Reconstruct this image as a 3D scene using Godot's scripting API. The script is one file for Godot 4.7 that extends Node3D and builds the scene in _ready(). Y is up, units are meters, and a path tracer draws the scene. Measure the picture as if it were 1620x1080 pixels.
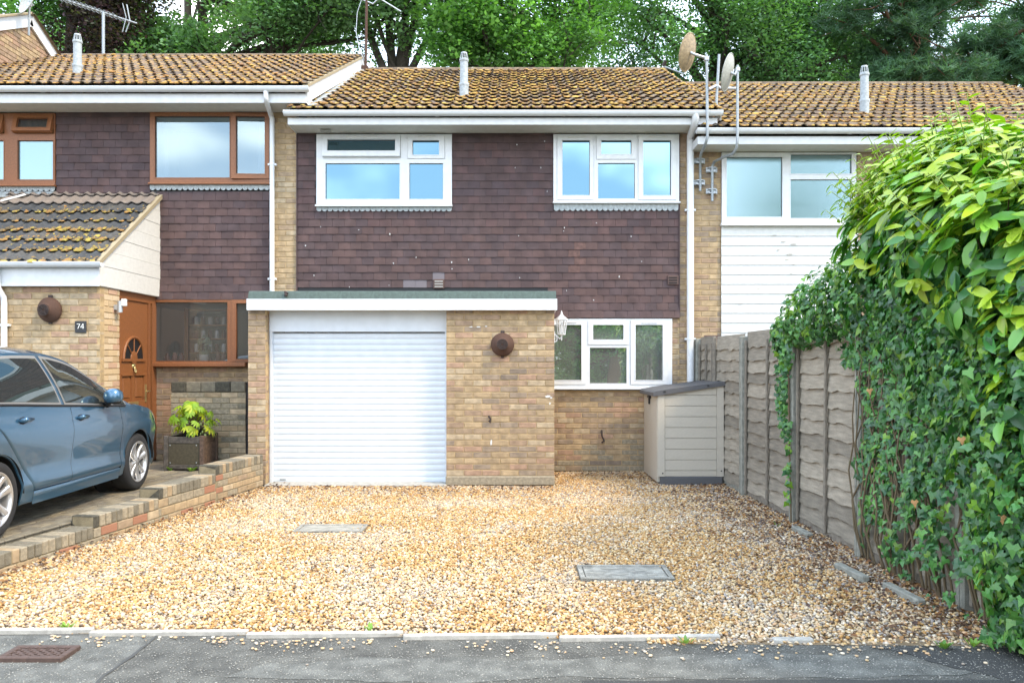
extends Node3D

const F := 1300.0     # focal length in pixels of a 1620 x 1080 picture
const HY := 573.0     # picture row of the horizon
const CH := 1.52      # height of the camera above the gravel
const DW := 11.5      # distance of the house walls
const DF := 11.1      # distance of the eaves boards
const DG := 10.2      # distance of the garage front

var rng := RandomNumberGenerator.new()
var M := {}
var T := {}
var used_names := {}
var budgets := {}

func P(px, py, d) -> Vector3:
	return Vector3((px - 810.0) * d / F, CH + (HY - py) * d / F, -d)

func X(px, d = DW) -> float:
	return (px - 810.0) * d / F

func Y(py, d = DW) -> float:
	return CH + (HY - py) * d / F

func rf(a, b) -> float:
	return rng.randf_range(a, b)

func lin(r, g, b) -> Color:
	return Color(r, g, b).linear_to_srgb()

# ------------------------------------------------------------------ mesh builder
class MB:
	var v := PackedVector3Array()
	var n := PackedVector3Array()
	var c := PackedColorArray()
	var colored := false
	var col := Color.WHITE

	func tri(a: Vector3, b: Vector3, d: Vector3) -> void:
		var m := (b - a).cross(d - a).normalized()
		v.append(a); v.append(d); v.append(b)
		n.append(m); n.append(m); n.append(m)
		if colored:
			c.append(col); c.append(col); c.append(col)

	func quad(a, b, d, e) -> void:
		tri(a, b, d)
		tri(a, d, e)

	func tri_n(a: Vector3, b: Vector3, d: Vector3, na: Vector3, nb: Vector3, nd: Vector3) -> void:
		v.append(a); v.append(d); v.append(b)
		n.append(na); n.append(nd); n.append(nb)
		if colored:
			c.append(col); c.append(col); c.append(col)

	func box(ctr: Vector3, size: Vector3, bs := Basis()) -> void:
		var h := size / 2.0
		var p := []
		for i in 8:
			p.append(ctr + bs * Vector3(h.x if i & 1 else -h.x, h.y if i & 2 else -h.y, h.z if i & 4 else -h.z))
		quad(p[4], p[5], p[7], p[6])
		quad(p[1], p[0], p[2], p[3])
		quad(p[5], p[1], p[3], p[7])
		quad(p[0], p[4], p[6], p[2])
		quad(p[6], p[7], p[3], p[2])
		quad(p[0], p[1], p[5], p[4])

	# box between two corners
	func slab(a: Vector3, b: Vector3) -> void:
		box((a + b) / 2.0, (b - a).abs())

	# chamfered box
	func cbox(ctr: Vector3, size: Vector3, ch: float, bs := Basis()) -> void:
		var h := size / 2.0
		ch = minf(ch, minf(h.x, minf(h.y, h.z)) * 0.9)
		var q := func(sx, sy, sz, ax) -> Vector3:
			var o := Vector3(sx * h.x, sy * h.y, sz * h.z)
			if ax != 0: o.x -= sx * ch
			if ax != 1: o.y -= sy * ch
			if ax != 2: o.z -= sz * ch
			return ctr + bs * o
		for s in [-1.0, 1.0]:
			var a: Array
			a = [q.call(s, -1, -1, 0), q.call(s, 1, -1, 0), q.call(s, 1, 1, 0), q.call(s, -1, 1, 0)]
			if s > 0: quad(a[0], a[1], a[2], a[3])
			else: quad(a[3], a[2], a[1], a[0])
			a = [q.call(-1, s, -1, 1), q.call(-1, s, 1, 1), q.call(1, s, 1, 1), q.call(1, s, -1, 1)]
			if s > 0: quad(a[0], a[1], a[2], a[3])
			else: quad(a[3], a[2], a[1], a[0])
			a = [q.call(-1, -1, s, 2), q.call(1, -1, s, 2), q.call(1, 1, s, 2), q.call(-1, 1, s, 2)]
			if s > 0: quad(a[0], a[1], a[2], a[3])
			else: quad(a[3], a[2], a[1], a[0])
		for s in [-1.0, 1.0]:
			for t in [-1.0, 1.0]:
				var e := [q.call(s, t, -1, 0), q.call(s, t, 1, 0), q.call(s, t, 1, 1), q.call(s, t, -1, 1)]
				face_out(e, ctr)
				e = [q.call(s, -1, t, 0), q.call(s, 1, t, 0), q.call(s, 1, t, 2), q.call(s, -1, t, 2)]
				face_out(e, ctr)
				e = [q.call(-1, s, t, 1), q.call(1, s, t, 1), q.call(1, s, t, 2), q.call(-1, s, t, 2)]
				face_out(e, ctr)
				for u in [-1.0, 1.0]:
					face_out([q.call(s, t, u, 0), q.call(s, t, u, 1), q.call(s, t, u, 2)], ctr)

	func face_out(e: Array, ctr: Vector3) -> void:
		var m: Vector3 = (e[1] - e[0]).cross(e[2] - e[0])
		var mid: Vector3 = (e[0] + e[1] + e[2]) / 3.0
		if m.dot(mid - ctr) < 0:
			e.reverse()
		if e.size() == 4: quad(e[0], e[1], e[2], e[3])
		else: tri(e[0], e[1], e[2])

	# tube along points with a radius for each
	func tube(pts: Array, rad, seg := 8, caps := true) -> void:
		var rings := []
		var up := Vector3.UP
		for i in pts.size():
			var t: Vector3 = ((pts[mini(i + 1, pts.size() - 1)] as Vector3) - (pts[maxi(i - 1, 0)] as Vector3)).normalized()
			if absf(t.dot(up)) > 0.95: up = Vector3.RIGHT if absf(t.x) < 0.9 else Vector3.BACK
			var a := t.cross(up).normalized()
			var b := a.cross(t).normalized()
			up = b
			var r: float = rad[i] if rad is Array else rad
			var ring := []
			for k in seg:
				var th := TAU * k / seg
				var d := a * cos(th) + b * sin(th)
				ring.append([pts[i] + d * r, d])
			rings.append(ring)
		for i in pts.size() - 1:
			for k in seg:
				var p = rings[i][k]
				var q = rings[i][(k + 1) % seg]
				var s = rings[i + 1][(k + 1) % seg]
				var w = rings[i + 1][k]
				tri_n(p[0], s[0], q[0], p[1], s[1], q[1])
				tri_n(p[0], w[0], s[0], p[1], w[1], s[1])
		if caps:
			for k in range(1, seg - 1):
				tri(rings[0][0][0], rings[0][k][0], rings[0][k + 1][0])
				var e = rings[-1]
				tri(e[0][0], e[k + 1][0], e[k][0])

	# profile of (radius, height) points, counter-clockwise outline seen with y up and outside on the right
	func lathe(prof: Array, seg: int, xf := Transform3D(), smooth := true) -> void:
		var ns := []
		for i in prof.size():
			var a: Vector2 = prof[maxi(i - 1, 0)]
			var b: Vector2 = prof[mini(i + 1, prof.size() - 1)]
			var t := (b - a).normalized()
			ns.append(Vector2(t.y, -t.x))
		for i in prof.size() - 1:
			for k in seg:
				var q := []
				for e in [[i, k], [i, k + 1], [i + 1, k + 1], [i + 1, k]]:
					var th: float = TAU * e[1] / seg
					var r: Vector2 = prof[e[0]]
					var m: Vector2 = ns[e[0]]
					q.append([xf * Vector3(r.x * cos(th), r.y, -r.x * sin(th)), (xf.basis * Vector3(m.x * cos(th), m.y, -m.x * sin(th))).normalized()])
				if smooth:
					if prof[i].x > 1e-6: tri_n(q[0][0], q[1][0], q[2][0], q[0][1], q[1][1], q[2][1])
					if prof[i + 1].x > 1e-6: tri_n(q[0][0], q[2][0], q[3][0], q[0][1], q[2][1], q[3][1])
				else:
					if prof[i].x > 1e-6: tri(q[0][0], q[1][0], q[2][0])
					if prof[i + 1].x > 1e-6: tri(q[0][0], q[2][0], q[3][0])

	# polygon (2-D, counter-clockwise) pushed along z from z0 to z1, placed by xf
	func prism(poly: PackedVector2Array, z0: float, z1: float, xf := Transform3D()) -> void:
		var idx := Geometry2D.triangulate_polygon(poly)
		for i in range(0, idx.size(), 3):
			var a := poly[idx[i]]; var b := poly[idx[i + 1]]; var d := poly[idx[i + 2]]
			if (b - a).cross(d - a) < 0:
				var t := b; b = d; d = t
			tri(xf * Vector3(a.x, a.y, z1), xf * Vector3(b.x, b.y, z1), xf * Vector3(d.x, d.y, z1))
			tri(xf * Vector3(a.x, a.y, z0), xf * Vector3(d.x, d.y, z0), xf * Vector3(b.x, b.y, z0))
		for i in poly.size():
			var a := poly[i]; var b := poly[(i + 1) % poly.size()]
			quad(xf * Vector3(a.x, a.y, z0), xf * Vector3(b.x, b.y, z0), xf * Vector3(b.x, b.y, z1), xf * Vector3(a.x, a.y, z1))

	# grid of points [row][column]; smooth normals
	func grid(g: Array, closed := false, flip := false) -> void:
		var R := g.size()
		var C: int = g[0].size()
		var nn := []
		for i in R:
			var row := []
			for j in C:
				var j0 := (j - 1 + C) % C if closed else maxi(j - 1, 0)
				var j1 := (j + 1) % C if closed else mini(j + 1, C - 1)
				var a: Vector3 = g[i][j1] - g[i][j0]
				var b: Vector3 = g[mini(i + 1, R - 1)][j] - g[maxi(i - 1, 0)][j]
				var m := a.cross(b).normalized()
				row.append(-m if flip else m)
			nn.append(row)
		for i in R - 1:
			for j in (C if closed else C - 1):
				var k := (j + 1) % C
				if flip:
					tri_n(g[i][j], g[i + 1][k], g[i][k], nn[i][j], nn[i + 1][k], nn[i][k])
					tri_n(g[i][j], g[i + 1][j], g[i + 1][k], nn[i][j], nn[i + 1][j], nn[i + 1][k])
				else:
					tri_n(g[i][j], g[i][k], g[i + 1][k], nn[i][j], nn[i][k], nn[i + 1][k])
					tri_n(g[i][j], g[i + 1][k], g[i + 1][j], nn[i][j], nn[i + 1][k], nn[i + 1][j])

	# plate in a vertical plane facing +z, from x0,y0 to x1,y1 with rectangular holes [x0,y0,x1,y1]; front at zf, back at zb
	func plate(r: Array, holes: Array, zf: float, zb: float) -> void:
		var xs := [r[0], r[2]]
		var ys := [r[1], r[3]]
		for h in holes:
			for k in [0, 2]:
				if h[k] > r[0] and h[k] < r[2] and not xs.has(h[k]): xs.append(h[k])
			for k in [1, 3]:
				if h[k] > r[1] and h[k] < r[3] and not ys.has(h[k]): ys.append(h[k])
		xs.sort(); ys.sort()
		var full := func(i: int, j: int) -> bool:
			if i < 0 or j < 0 or i >= xs.size() - 1 or j >= ys.size() - 1: return false
			var mx: float = (xs[i] + xs[i + 1]) / 2.0
			var my: float = (ys[j] + ys[j + 1]) / 2.0
			for h in holes:
				if mx > h[0] and mx < h[2] and my > h[1] and my < h[3]: return false
			return true
		for i in xs.size() - 1:
			for j in ys.size() - 1:
				if not full.call(i, j): continue
				var a := Vector3(xs[i], ys[j], 0); var b := Vector3(xs[i + 1], ys[j], 0)
				var e := Vector3(xs[i + 1], ys[j + 1], 0); var d := Vector3(xs[i], ys[j + 1], 0)
				var f := Vector3(0, 0, zf); var k := Vector3(0, 0, zb)
				quad(a + f, b + f, e + f, d + f)
				quad(b + k, a + k, d + k, e + k)
				if not full.call(i - 1, j): quad(a + k, a + f, d + f, d + k)
				if not full.call(i + 1, j): quad(b + f, b + k, e + k, e + f)
				if not full.call(i, j - 1): quad(a + k, b + k, b + f, a + f)
				if not full.call(i, j + 1): quad(d + f, e + f, e + k, d + k)

	func put(o: MB, xf: Transform3D) -> void:
		var nb := xf.basis.orthonormalized()
		for i in o.v.size():
			v.append(xf * o.v[i])
			n.append(nb * o.n[i])
			if colored: c.append(col)

	func mesh() -> ArrayMesh:
		var a := []
		a.resize(Mesh.ARRAY_MAX)
		a[Mesh.ARRAY_VERTEX] = v
		a[Mesh.ARRAY_NORMAL] = n
		if colored: a[Mesh.ARRAY_COLOR] = c
		var m := ArrayMesh.new()
		m.add_surface_from_arrays(Mesh.PRIMITIVE_TRIANGLES, a)
		return m

# ------------------------------------------------------------------ nodes
func numbered(called: String) -> String:
	if not used_names.has(called):
		used_names[called] = 0
		return called
	used_names[called] += 1
	return "%s_%03d" % [called, used_names[called]]

func thing(called, label, category, at = Vector3.ZERO, group = "", kind = "") -> Node3D:
	var o := Node3D.new()
	o.name = numbered(called)
	add_child(o)
	o.position = at
	tag(o, label, category, group, kind)
	return o

func tag(o, label, category, group = "", kind = ""):
	o.set_meta("label", label)
	if category: o.set_meta("category", category)
	if group: o.set_meta("group", group)
	if kind: o.set_meta("kind", kind)

# a mesh given in world coordinates, as a named part
func part(called, mb, m, parent, xf = Transform3D()) -> MeshInstance3D:
	var o := MeshInstance3D.new()
	o.name = called
	o.mesh = mb.mesh() if mb is MB else mb
	o.material_override = m
	parent.add_child(o, true)
	o.global_transform = xf
	return o

func group_part(called, parent, at = Vector3.ZERO) -> Node3D:
	var o := Node3D.new()
	o.name = called
	parent.add_child(o, true)
	o.global_position = at
	return o

func solo(called, mb, m, label, category, group = "", kind = "") -> MeshInstance3D:
	var o = part(numbered(called), mb, m, self)
	tag(o, label, category, group, kind)
	return o

func structure(called, mb, m, label = "") -> MeshInstance3D:
	var o = part(called, mb, m, self)
	o.set_meta("kind", "structure")
	if label: o.set_meta("label", label)
	return o

func copies(called, mesh, m, xfs: Array, cols: Array, parent) -> MultiMeshInstance3D:
	var mm := MultiMesh.new()
	mm.transform_format = MultiMesh.TRANSFORM_3D
	mm.use_colors = cols.size() > 0
	mm.mesh = mesh
	mm.instance_count = xfs.size()
	for i in xfs.size():
		mm.set_instance_transform(i, xfs[i])
		if cols.size(): mm.set_instance_color(i, cols[i])
	var o := MultiMeshInstance3D.new()
	o.name = called
	o.multimesh = mm
	o.material_override = m
	parent.add_child(o, true)
	o.global_transform = Transform3D()
	o.set_meta("kind", "stuff")
	return o

# ------------------------------------------------------------------ materials
func noise_tex(key, seed_, freq, oct, lo, hi, size = 512, kind = FastNoiseLite.TYPE_SIMPLEX_SMOOTH, normal = false, bump = 4.0):
	var n := FastNoiseLite.new()
	n.seed = seed_
	n.noise_type = kind
	n.frequency = freq
	n.fractal_octaves = oct
	var t := NoiseTexture2D.new()
	t.width = size
	t.height = size
	t.seamless = true
	t.noise = n
	if normal:
		t.as_normal_map = true
		t.bump_strength = bump
	else:
		var g := Gradient.new()
		g.set_color(0, Color(lo, lo, lo))
		g.set_color(1, Color(hi, hi, hi))
		t.color_ramp = g
	T[key] = t

func mat(key, color: Color, rough = 0.8, o = {}) -> StandardMaterial3D:
	var m := StandardMaterial3D.new()
	m.resource_name = key
	m.albedo_color = color
	m.roughness = rough
	m.metallic = o.get("metal", 0.0)
	m.metallic_specular = o.get("spec", 0.5)
	if o.has("tex"):
		m.albedo_texture = T[o.tex]
		m.uv1_triplanar = true
		m.uv1_world_triplanar = o.get("world", true)
		var s = o.get("scale", 1.0)
		m.uv1_scale = s if s is Vector3 else Vector3(s, s, s)
	if o.has("tex2"):
		m.detail_enabled = true
		m.detail_blend_mode = BaseMaterial3D.BLEND_MODE_MUL
		m.detail_albedo = T[o.tex2]
		m.detail_uv_layer = BaseMaterial3D.DETAIL_UV_2
		m.uv2_triplanar = true
		m.uv2_world_triplanar = true
		var s2 = o.get("scale2", 1.0)
		m.uv2_scale = s2 if s2 is Vector3 else Vector3(s2, s2, s2)
	if o.has("bump"):
		m.normal_enabled = true
		m.normal_texture = T[o.bump]
		m.normal_scale = o.get("bumps", 0.5)
		m.uv1_triplanar = true
		m.uv1_world_triplanar = o.get("world", true)
		var s3 = o.get("scale", 1.0)
		m.uv1_scale = s3 if s3 is Vector3 else Vector3(s3, s3, s3)
	if o.get("vc", false): m.vertex_color_use_as_albedo = true
	if o.has("coat"):
		m.clearcoat_enabled = true
		m.clearcoat = o.coat
		m.clearcoat_roughness = 0.03
	if o.has("back"):
		m.backlight_enabled = true
		m.backlight = o.back
	if o.has("alpha"):
		m.transparency = BaseMaterial3D.TRANSPARENCY_ALPHA
		m.albedo_color.a = o.alpha
	m.cull_mode = BaseMaterial3D.CULL_DISABLED if o.get("two", false) else BaseMaterial3D.CULL_BACK
	M[key] = m
	return m

func make_sky():
	var W := 1024
	var H := 512
	var im := Image.create(W, H, false, Image.FORMAT_RGBF)
	var n := FastNoiseLite.new()
	n.seed = 11
	n.noise_type = FastNoiseLite.TYPE_SIMPLEX_SMOOTH
	n.frequency = 1.5
	n.fractal_octaves = 5
	for j in H:
		var up := PI / 2 - PI * (j + 0.5) / H
		var cu := cos(up)
		var su := sin(up)
		for i in W:
			var a := TAU * (i + 0.5) / W
			var h := maxf(su, 0.0)
			var t := pow(1.0 - h, 3.0)
			var r := lerpf(0.74, 1.12, t)
			var g := lerpf(0.96, 1.22, t)
			var b := lerpf(1.30, 1.32, t)
			if su > -0.02:
				var k := 1.0 / (h + 0.35)
				var c := n.get_noise_3d(cu * cos(a) * k * 1.3, 3.0 + h, cu * sin(a) * k * 1.3)
				var cl := smoothstep(0.0, 0.45, c)
				r = lerpf(r, 2.12, cl)
				g = lerpf(g, 2.1, cl)
				b = lerpf(b, 2.05, cl)
			im.set_pixel(i, j, Color(r, g, b))
	return ImageTexture.create_from_image(im)

func setup_camera_and_light():
	var cam := Camera3D.new()
	cam.name = "camera"
	cam.projection = Camera3D.PROJECTION_FRUSTUM
	cam.near = 0.1
	cam.far = 400.0
	cam.size = 0.1 * 1080.0 / F
	cam.frustum_offset = Vector2(0, 0.1 * (HY - 540.0) / F)
	cam.position = Vector3(0, CH, 0)
	add_child(cam)
	cam.current = true
	var we := WorldEnvironment.new()
	we.name = "environment"
	var e := Environment.new()
	e.background_mode = Environment.BG_SKY
	var sky := Sky.new()
	var sm := PanoramaSkyMaterial.new()
	sm.panorama = make_sky()
	sky.sky_material = sm
	e.sky = sky
	e.background_energy_multiplier = 1.0
	e.tonemap_mode = Environment.TONE_MAPPER_LINEAR
	e.tonemap_exposure = 2.65
	e.sdfgi_enabled = true
	e.ssao_enabled = true
	e.ssil_enabled = true
	we.environment = e
	add_child(we)
	var sun := DirectionalLight3D.new()
	sun.name = "sun"
	sun.light_energy = 0.5
	sun.light_angular_distance = 12.0
	sun.light_color = Color(1.0, 0.90, 0.74)
	sun.shadow_enabled = true
	add_child(sun)
	sun.look_at_from_position(Vector3(0.62, 0.8, 0.36) * 30.0, Vector3.ZERO)

func make_materials():
	noise_tex("fine", 1, 0.06, 5, 0.80, 1.0)
	noise_tex("coarse", 2, 0.012, 5, 0.76, 1.0)
	noise_tex("soft", 3, 0.02, 4, 0.95, 1.0)
	noise_tex("speck", 4, 0.12, 3, 0.60, 1.0, 512, FastNoiseLite.TYPE_CELLULAR)
	noise_tex("stain", 5, 0.008, 6, 0.66, 1.0)
	noise_tex("bump", 6, 0.08, 5, 0, 1, 512, FastNoiseLite.TYPE_SIMPLEX_SMOOTH, true, 6.0)
	noise_tex("bumpc", 7, 0.02, 4, 0, 1, 512, FastNoiseLite.TYPE_SIMPLEX_SMOOTH, true, 6.0)
	var tones := [[0.45, 0.335, 0.195], [0.395, 0.295, 0.19], [0.50, 0.375, 0.22], [0.45, 0.30, 0.20], [0.35, 0.275, 0.195], [0.52, 0.415, 0.27], [0.43, 0.325, 0.195], [0.385, 0.275, 0.18], [0.27, 0.215, 0.16]]
	for i in tones.size():
		var t = tones[i]
		mat("brick_%d" % i, lin(t[0] * 1.40, t[1] * 1.37, t[2] * 1.38), 0.92, {"tex": "fine", "scale": 5.0 + i * 0.7, "tex2": "coarse", "scale2": 1.3, "bump": "bump", "bumps": 0.55})
	mat("brick_grey", lin(0.42, 0.37, 0.27), 0.95, {"tex": "speck", "scale": 3.0, "tex2": "coarse", "scale2": 2.0, "bump": "bump", "bumps": 0.7})
	mat("brick_grey2", lin(0.52, 0.44, 0.31), 0.95, {"tex": "coarse", "scale": 3.0, "tex2": "fine", "scale2": 4.0, "bump": "bump", "bumps": 0.7})
	mat("brick_dark", lin(0.19, 0.175, 0.13), 0.95, {"tex": "speck", "scale": 4.0, "tex2": "stain", "scale2": 5.0, "bump": "bump", "bumps": 0.9})
	mat("brick_red", lin(0.42, 0.20, 0.12), 0.95, {"tex": "fine", "scale": 6.0, "bump": "bump", "bumps": 0.7})
	mat("brick_vc", Color.WHITE, 0.92, {"tex": "fine", "scale": 5.0, "vc": true, "bump": "bump", "bumps": 0.5})
	mat("mortar", lin(0.74, 0.53, 0.28), 0.95, {"tex": "fine", "scale": 4.0, "tex2": "coarse", "scale2": 1.0, "bump": "bump", "bumps": 0.5})
	mat("mortar_grey", lin(0.42, 0.35, 0.22), 0.95, {"tex": "fine", "scale": 4.0, "tex2": "coarse", "scale2": 1.4})
	var tt := [[0.112, 0.064, 0.058], [0.103, 0.060, 0.056], [0.122, 0.070, 0.062], [0.100, 0.062, 0.060], [0.130, 0.072, 0.062], [0.110, 0.068, 0.064]]
	for i in tt.size():
		mat("tile_%d" % i, lin(tt[i][0] * 1.25, tt[i][1] * 1.36, tt[i][2] * 1.46), 0.86, {"tex": "fine", "scale": 3.0 + i * 0.6, "tex2": "coarse", "scale2": 0.55, "bump": "bump", "bumps": 0.4})
	mat("tile_pale", lin(0.19, 0.165, 0.18), 0.8, {"tex": "fine", "scale": 3.0})
	mat("tile_scuffed", lin(0.155, 0.088, 0.076), 0.86, {"tex": "stain", "scale": 3.0})
	mat("tile_vc", Color.WHITE, 0.86, {"tex": "fine", "scale": 3.0, "tex2": "coarse", "scale2": 0.55, "vc": true, "bump": "bump", "bumps": 0.4})
	var rt := [[0.30, 0.215, 0.135], [0.25, 0.175, 0.11], [0.35, 0.25, 0.155], [0.20, 0.145, 0.10]]
	for i in rt.size():
		mat("roof_%d" % i, lin(rt[i][0], rt[i][1], rt[i][2]), 0.92, {"tex": "coarse", "scale": 2.4 + i * 0.5, "tex2": "stain", "scale2": 1.6, "bump": "bump", "bumps": 0.6})
	mat("slate_0", lin(0.085, 0.09, 0.095), 0.85, {"tex": "coarse", "scale": 3.0, "tex2": "stain", "scale2": 2.0, "bump": "bump", "bumps": 0.5})
	mat("slate_1", lin(0.13, 0.125, 0.115), 0.85, {"tex": "coarse", "scale": 3.6, "tex2": "stain", "scale2": 2.0, "bump": "bump", "bumps": 0.5})
	mat("slate_clean", lin(0.26, 0.215, 0.18), 0.85, {"tex": "coarse", "scale": 3.0, "bump": "bump", "bumps": 0.4})
	mat("moss", Color.WHITE, 0.98, {"vc": true})
	mat("upvc", lin(0.72, 0.74, 0.75), 0.32, {"tex": "soft", "scale": 0.8})
	mat("upvc_dirty", lin(0.74, 0.75, 0.74), 0.45, {"tex": "soft", "scale": 1.6, "tex2": "soft", "scale2": 5.0})
	mat("paint", lin(0.70, 0.70, 0.67), 0.55, {"tex": "soft", "scale": 1.2, "tex2": "soft", "scale2": Vector3(0.6, 6.0, 0.6), "bump": "bump", "bumps": 0.15})
	mat("paint_old", lin(0.67, 0.69, 0.68), 0.7, {"tex": "soft", "scale": 2.2, "tex2": "soft", "scale2": Vector3(0.5, 8.0, 0.5), "bump": "bump", "bumps": 0.3})
	mat("bare_board", lin(0.50, 0.49, 0.45), 0.85, {"tex": "fine", "scale": Vector3(1.0, 6.0, 1.0)})
	mat("soffit", lin(0.66, 0.66, 0.62), 0.7, {"tex": "soft", "scale": 0.7})
	mat("roller", lin(0.64, 0.69, 0.74), 0.38, {"tex": "soft", "scale": 0.5})
	mat("lead", lin(0.46, 0.50, 0.50), 0.6, {"tex": "coarse", "scale": 3.0, "metal": 0.2})
	mat("felt", lin(0.13, 0.18, 0.16), 0.95, {"tex": "coarse", "scale": 2.5, "tex2": "fine", "scale2": 8.0, "bump": "bump", "bumps": 0.7})
	mat("wood_frame", lin(0.30, 0.115, 0.042), 0.45, {"tex": "fine", "scale": Vector3(1.2, 1.2, 1.2)})
	mat("wood_door", lin(0.33, 0.125, 0.042), 0.45, {"tex": "fine", "scale": Vector3(5.0, 0.5, 5.0), "tex2": "soft", "scale2": 2.0})
	mat("verge", lin(0.40, 0.33, 0.21), 0.95, {"tex": "fine", "scale": 4.0})
	mat("black", lin(0.012, 0.012, 0.014), 0.5)
	mat("black_rubber", lin(0.022, 0.022, 0.023), 0.75, {"tex": "fine", "scale": 6.0, "bump": "bump", "bumps": 0.3})
	mat("steel", lin(0.50, 0.53, 0.56), 0.45, {"metal": 0.6, "tex": "soft", "scale": 4.0})
	mat("galv", lin(0.42, 0.46, 0.48), 0.5, {"metal": 0.45, "tex": "coarse", "scale": 6.0})
	mat("flue", lin(0.48, 0.53, 0.55), 0.6, {"tex": "coarse", "scale": 3.0, "tex2": "soft", "scale2": 9.0})
	mat("rust", lin(0.13, 0.065, 0.042), 0.85, {"tex": "coarse", "scale": 9.0, "tex2": "fine", "scale2": 12.0, "bump": "bump", "bumps": 0.6})
	mat("rust_dark", lin(0.055, 0.038, 0.034), 0.8, {"tex": "fine", "scale": 9.0})
	mat("dish_rust", lin(0.56, 0.42, 0.24), 0.6, {"tex": "stain", "scale": 5.0, "tex2": "coarse", "scale2": 3.0})
	mat("dish_pale", lin(0.46, 0.47, 0.42), 0.6, {"tex": "coarse", "scale": 4.0})
	# coated glazing: a share of mirror, the rest lets light through to the rooms
	mat("glass_sky_tint", lin(0.13, 0.235, 0.295), 0.02, {"metal": 0.94})  # blue of the reflected sky painted into the tint, beyond any coating
	mat("glass_obscure", lin(0.27, 0.385, 0.41), 0.10, {"metal": 0.62, "bump": "bump", "bumps": 0.05, "scale": 2.0})
	mat("glass_clear", lin(0.16, 0.17, 0.17), 0.01, {"metal": 0.5, "alpha": 0.03})
	mat("glass_green", lin(0.58, 0.62, 0.58), 0.01, {"metal": 0.80, "alpha": 0.03})
	mat("car_glass_b", lin(0.22, 0.30, 0.34), 0.01, {"metal": 0.72, "alpha": 0.03})
	mat("lamp_glass", lin(0.8, 0.85, 0.85), 0.05, {"alpha": 0.12})
	mat("room_wall", lin(0.78, 0.75, 0.64), 0.9)
	mat("room_dark", lin(0.10, 0.09, 0.08), 0.9)
	mat("cupboard", lin(0.42, 0.22, 0.08), 0.6, {"tex": "fine", "scale": Vector3(4, 0.6, 4)})
	mat("curtain", lin(0.78, 0.80, 0.80), 0.9, {"tex": "soft", "scale": 3.0})
	mat("net", lin(0.72, 0.80, 0.80), 0.95, {"tex": "soft", "scale": 4.0})
	mat("concrete", lin(0.50, 0.475, 0.40), 0.92, {"tex": "fine", "scale": 4.0, "tex2": "coarse", "scale2": 1.5, "bump": "bump", "bumps": 0.5})
	mat("concrete_pale", lin(0.66, 0.63, 0.54), 0.92, {"tex": "speck", "scale": 2.4, "tex2": "stain", "scale2": 1.8, "bump": "bump", "bumps": 0.5})
	mat("post", lin(0.40, 0.40, 0.34), 0.92, {"tex": "fine", "scale": 4.0, "tex2": "coarse", "scale2": 2.0, "bump": "bump", "bumps": 0.4})
	for i in 4:
		var k: float = [1.15, 1.0, 1.3, 0.85][i]
		mat("fence_%d" % i, lin(0.40 * k, 0.355 * k, 0.28 * k), 0.93, {"tex": "fine", "scale": Vector3(7.0, 9.0, 0.9), "tex2": "coarse", "scale2": Vector3(2, 4, 0.6), "bump": "bump", "bumps": 0.5})
	mat("batten", lin(0.34, 0.30, 0.24), 0.93, {"tex": "fine", "scale": Vector3(8.0, 0.9, 8.0), "tex2": "coarse", "scale2": 2.0})
	mat("box_side", lin(0.47, 0.43, 0.355), 0.75, {"tex": "soft", "scale": Vector3(2.0, 9.0, 2.0), "bump": "bump", "bumps": 0.35})
	mat("box_dark", lin(0.11, 0.11, 0.115), 0.65, {"tex": "fine", "scale": 3.0, "bump": "bump", "bumps": 0.4})
	mat("planter", lin(0.17, 0.145, 0.12), 0.9, {"tex": "coarse", "scale": Vector3(4, 7, 4), "tex2": "stain", "scale2": 3.0, "bump": "bump", "bumps": 0.7})
	mat("planter_red", lin(0.21, 0.135, 0.095), 0.9, {"tex": "coarse", "scale": Vector3(6, 2, 6), "tex2": "stain", "scale2": 4.0, "bump": "bump", "bumps": 0.7})
	mat("planter_board", lin(0.15, 0.125, 0.075), 0.95, {"tex": "speck", "scale": 6.0, "tex2": "coarse", "scale2": 4.0})
	mat("soil", lin(0.05, 0.035, 0.025), 1.0, {"tex": "fine", "scale": 9.0})
	mat("car_paint", lin(0.045, 0.125, 0.21), 0.28, {"metal": 0.55, "coat": 1.0})
	mat("car_glass", lin(0.17, 0.205, 0.205), 0.01, {"metal": 0.90, "alpha": 0.03})
	mat("car_trim", lin(0.20, 0.195, 0.185), 0.35)
	mat("car_black", lin(0.016, 0.016, 0.017), 0.55)
	mat("alloy", lin(0.60, 0.60, 0.60), 0.28, {"metal": 0.75})
	mat("alloy_dark", lin(0.06, 0.06, 0.06), 0.5)
	mat("tail_lamp", lin(0.30, 0.02, 0.02), 0.15, {"coat": 1.0})
	mat("head_lamp", lin(0.75, 0.8, 0.8), 0.08, {"metal": 0.3, "coat": 1.0})
	mat("paver", lin(0.30, 0.26, 0.185), 0.95, {"tex": "fine", "scale": 4.0, "tex2": "coarse", "scale2": 1.1, "bump": "bump", "bumps": 0.6})
	mat("paver_b", lin(0.36, 0.30, 0.20), 0.95, {"tex": "fine", "scale": 5.0, "tex2": "coarse", "scale2": 1.3, "bump": "bump", "bumps": 0.6})
	mat("paver_c", lin(0.25, 0.215, 0.16), 0.95, {"tex": "fine", "scale": 5.0, "tex2": "coarse", "scale2": 1.7, "bump": "bump", "bumps": 0.6})
	mat("joint_sand", lin(0.12, 0.10, 0.075), 1.0, {"tex": "fine", "scale": 6.0})
	mat("ground", lin(0.10, 0.11, 0.05), 1.0, {"tex": "coarse", "scale": 0.4})
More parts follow.
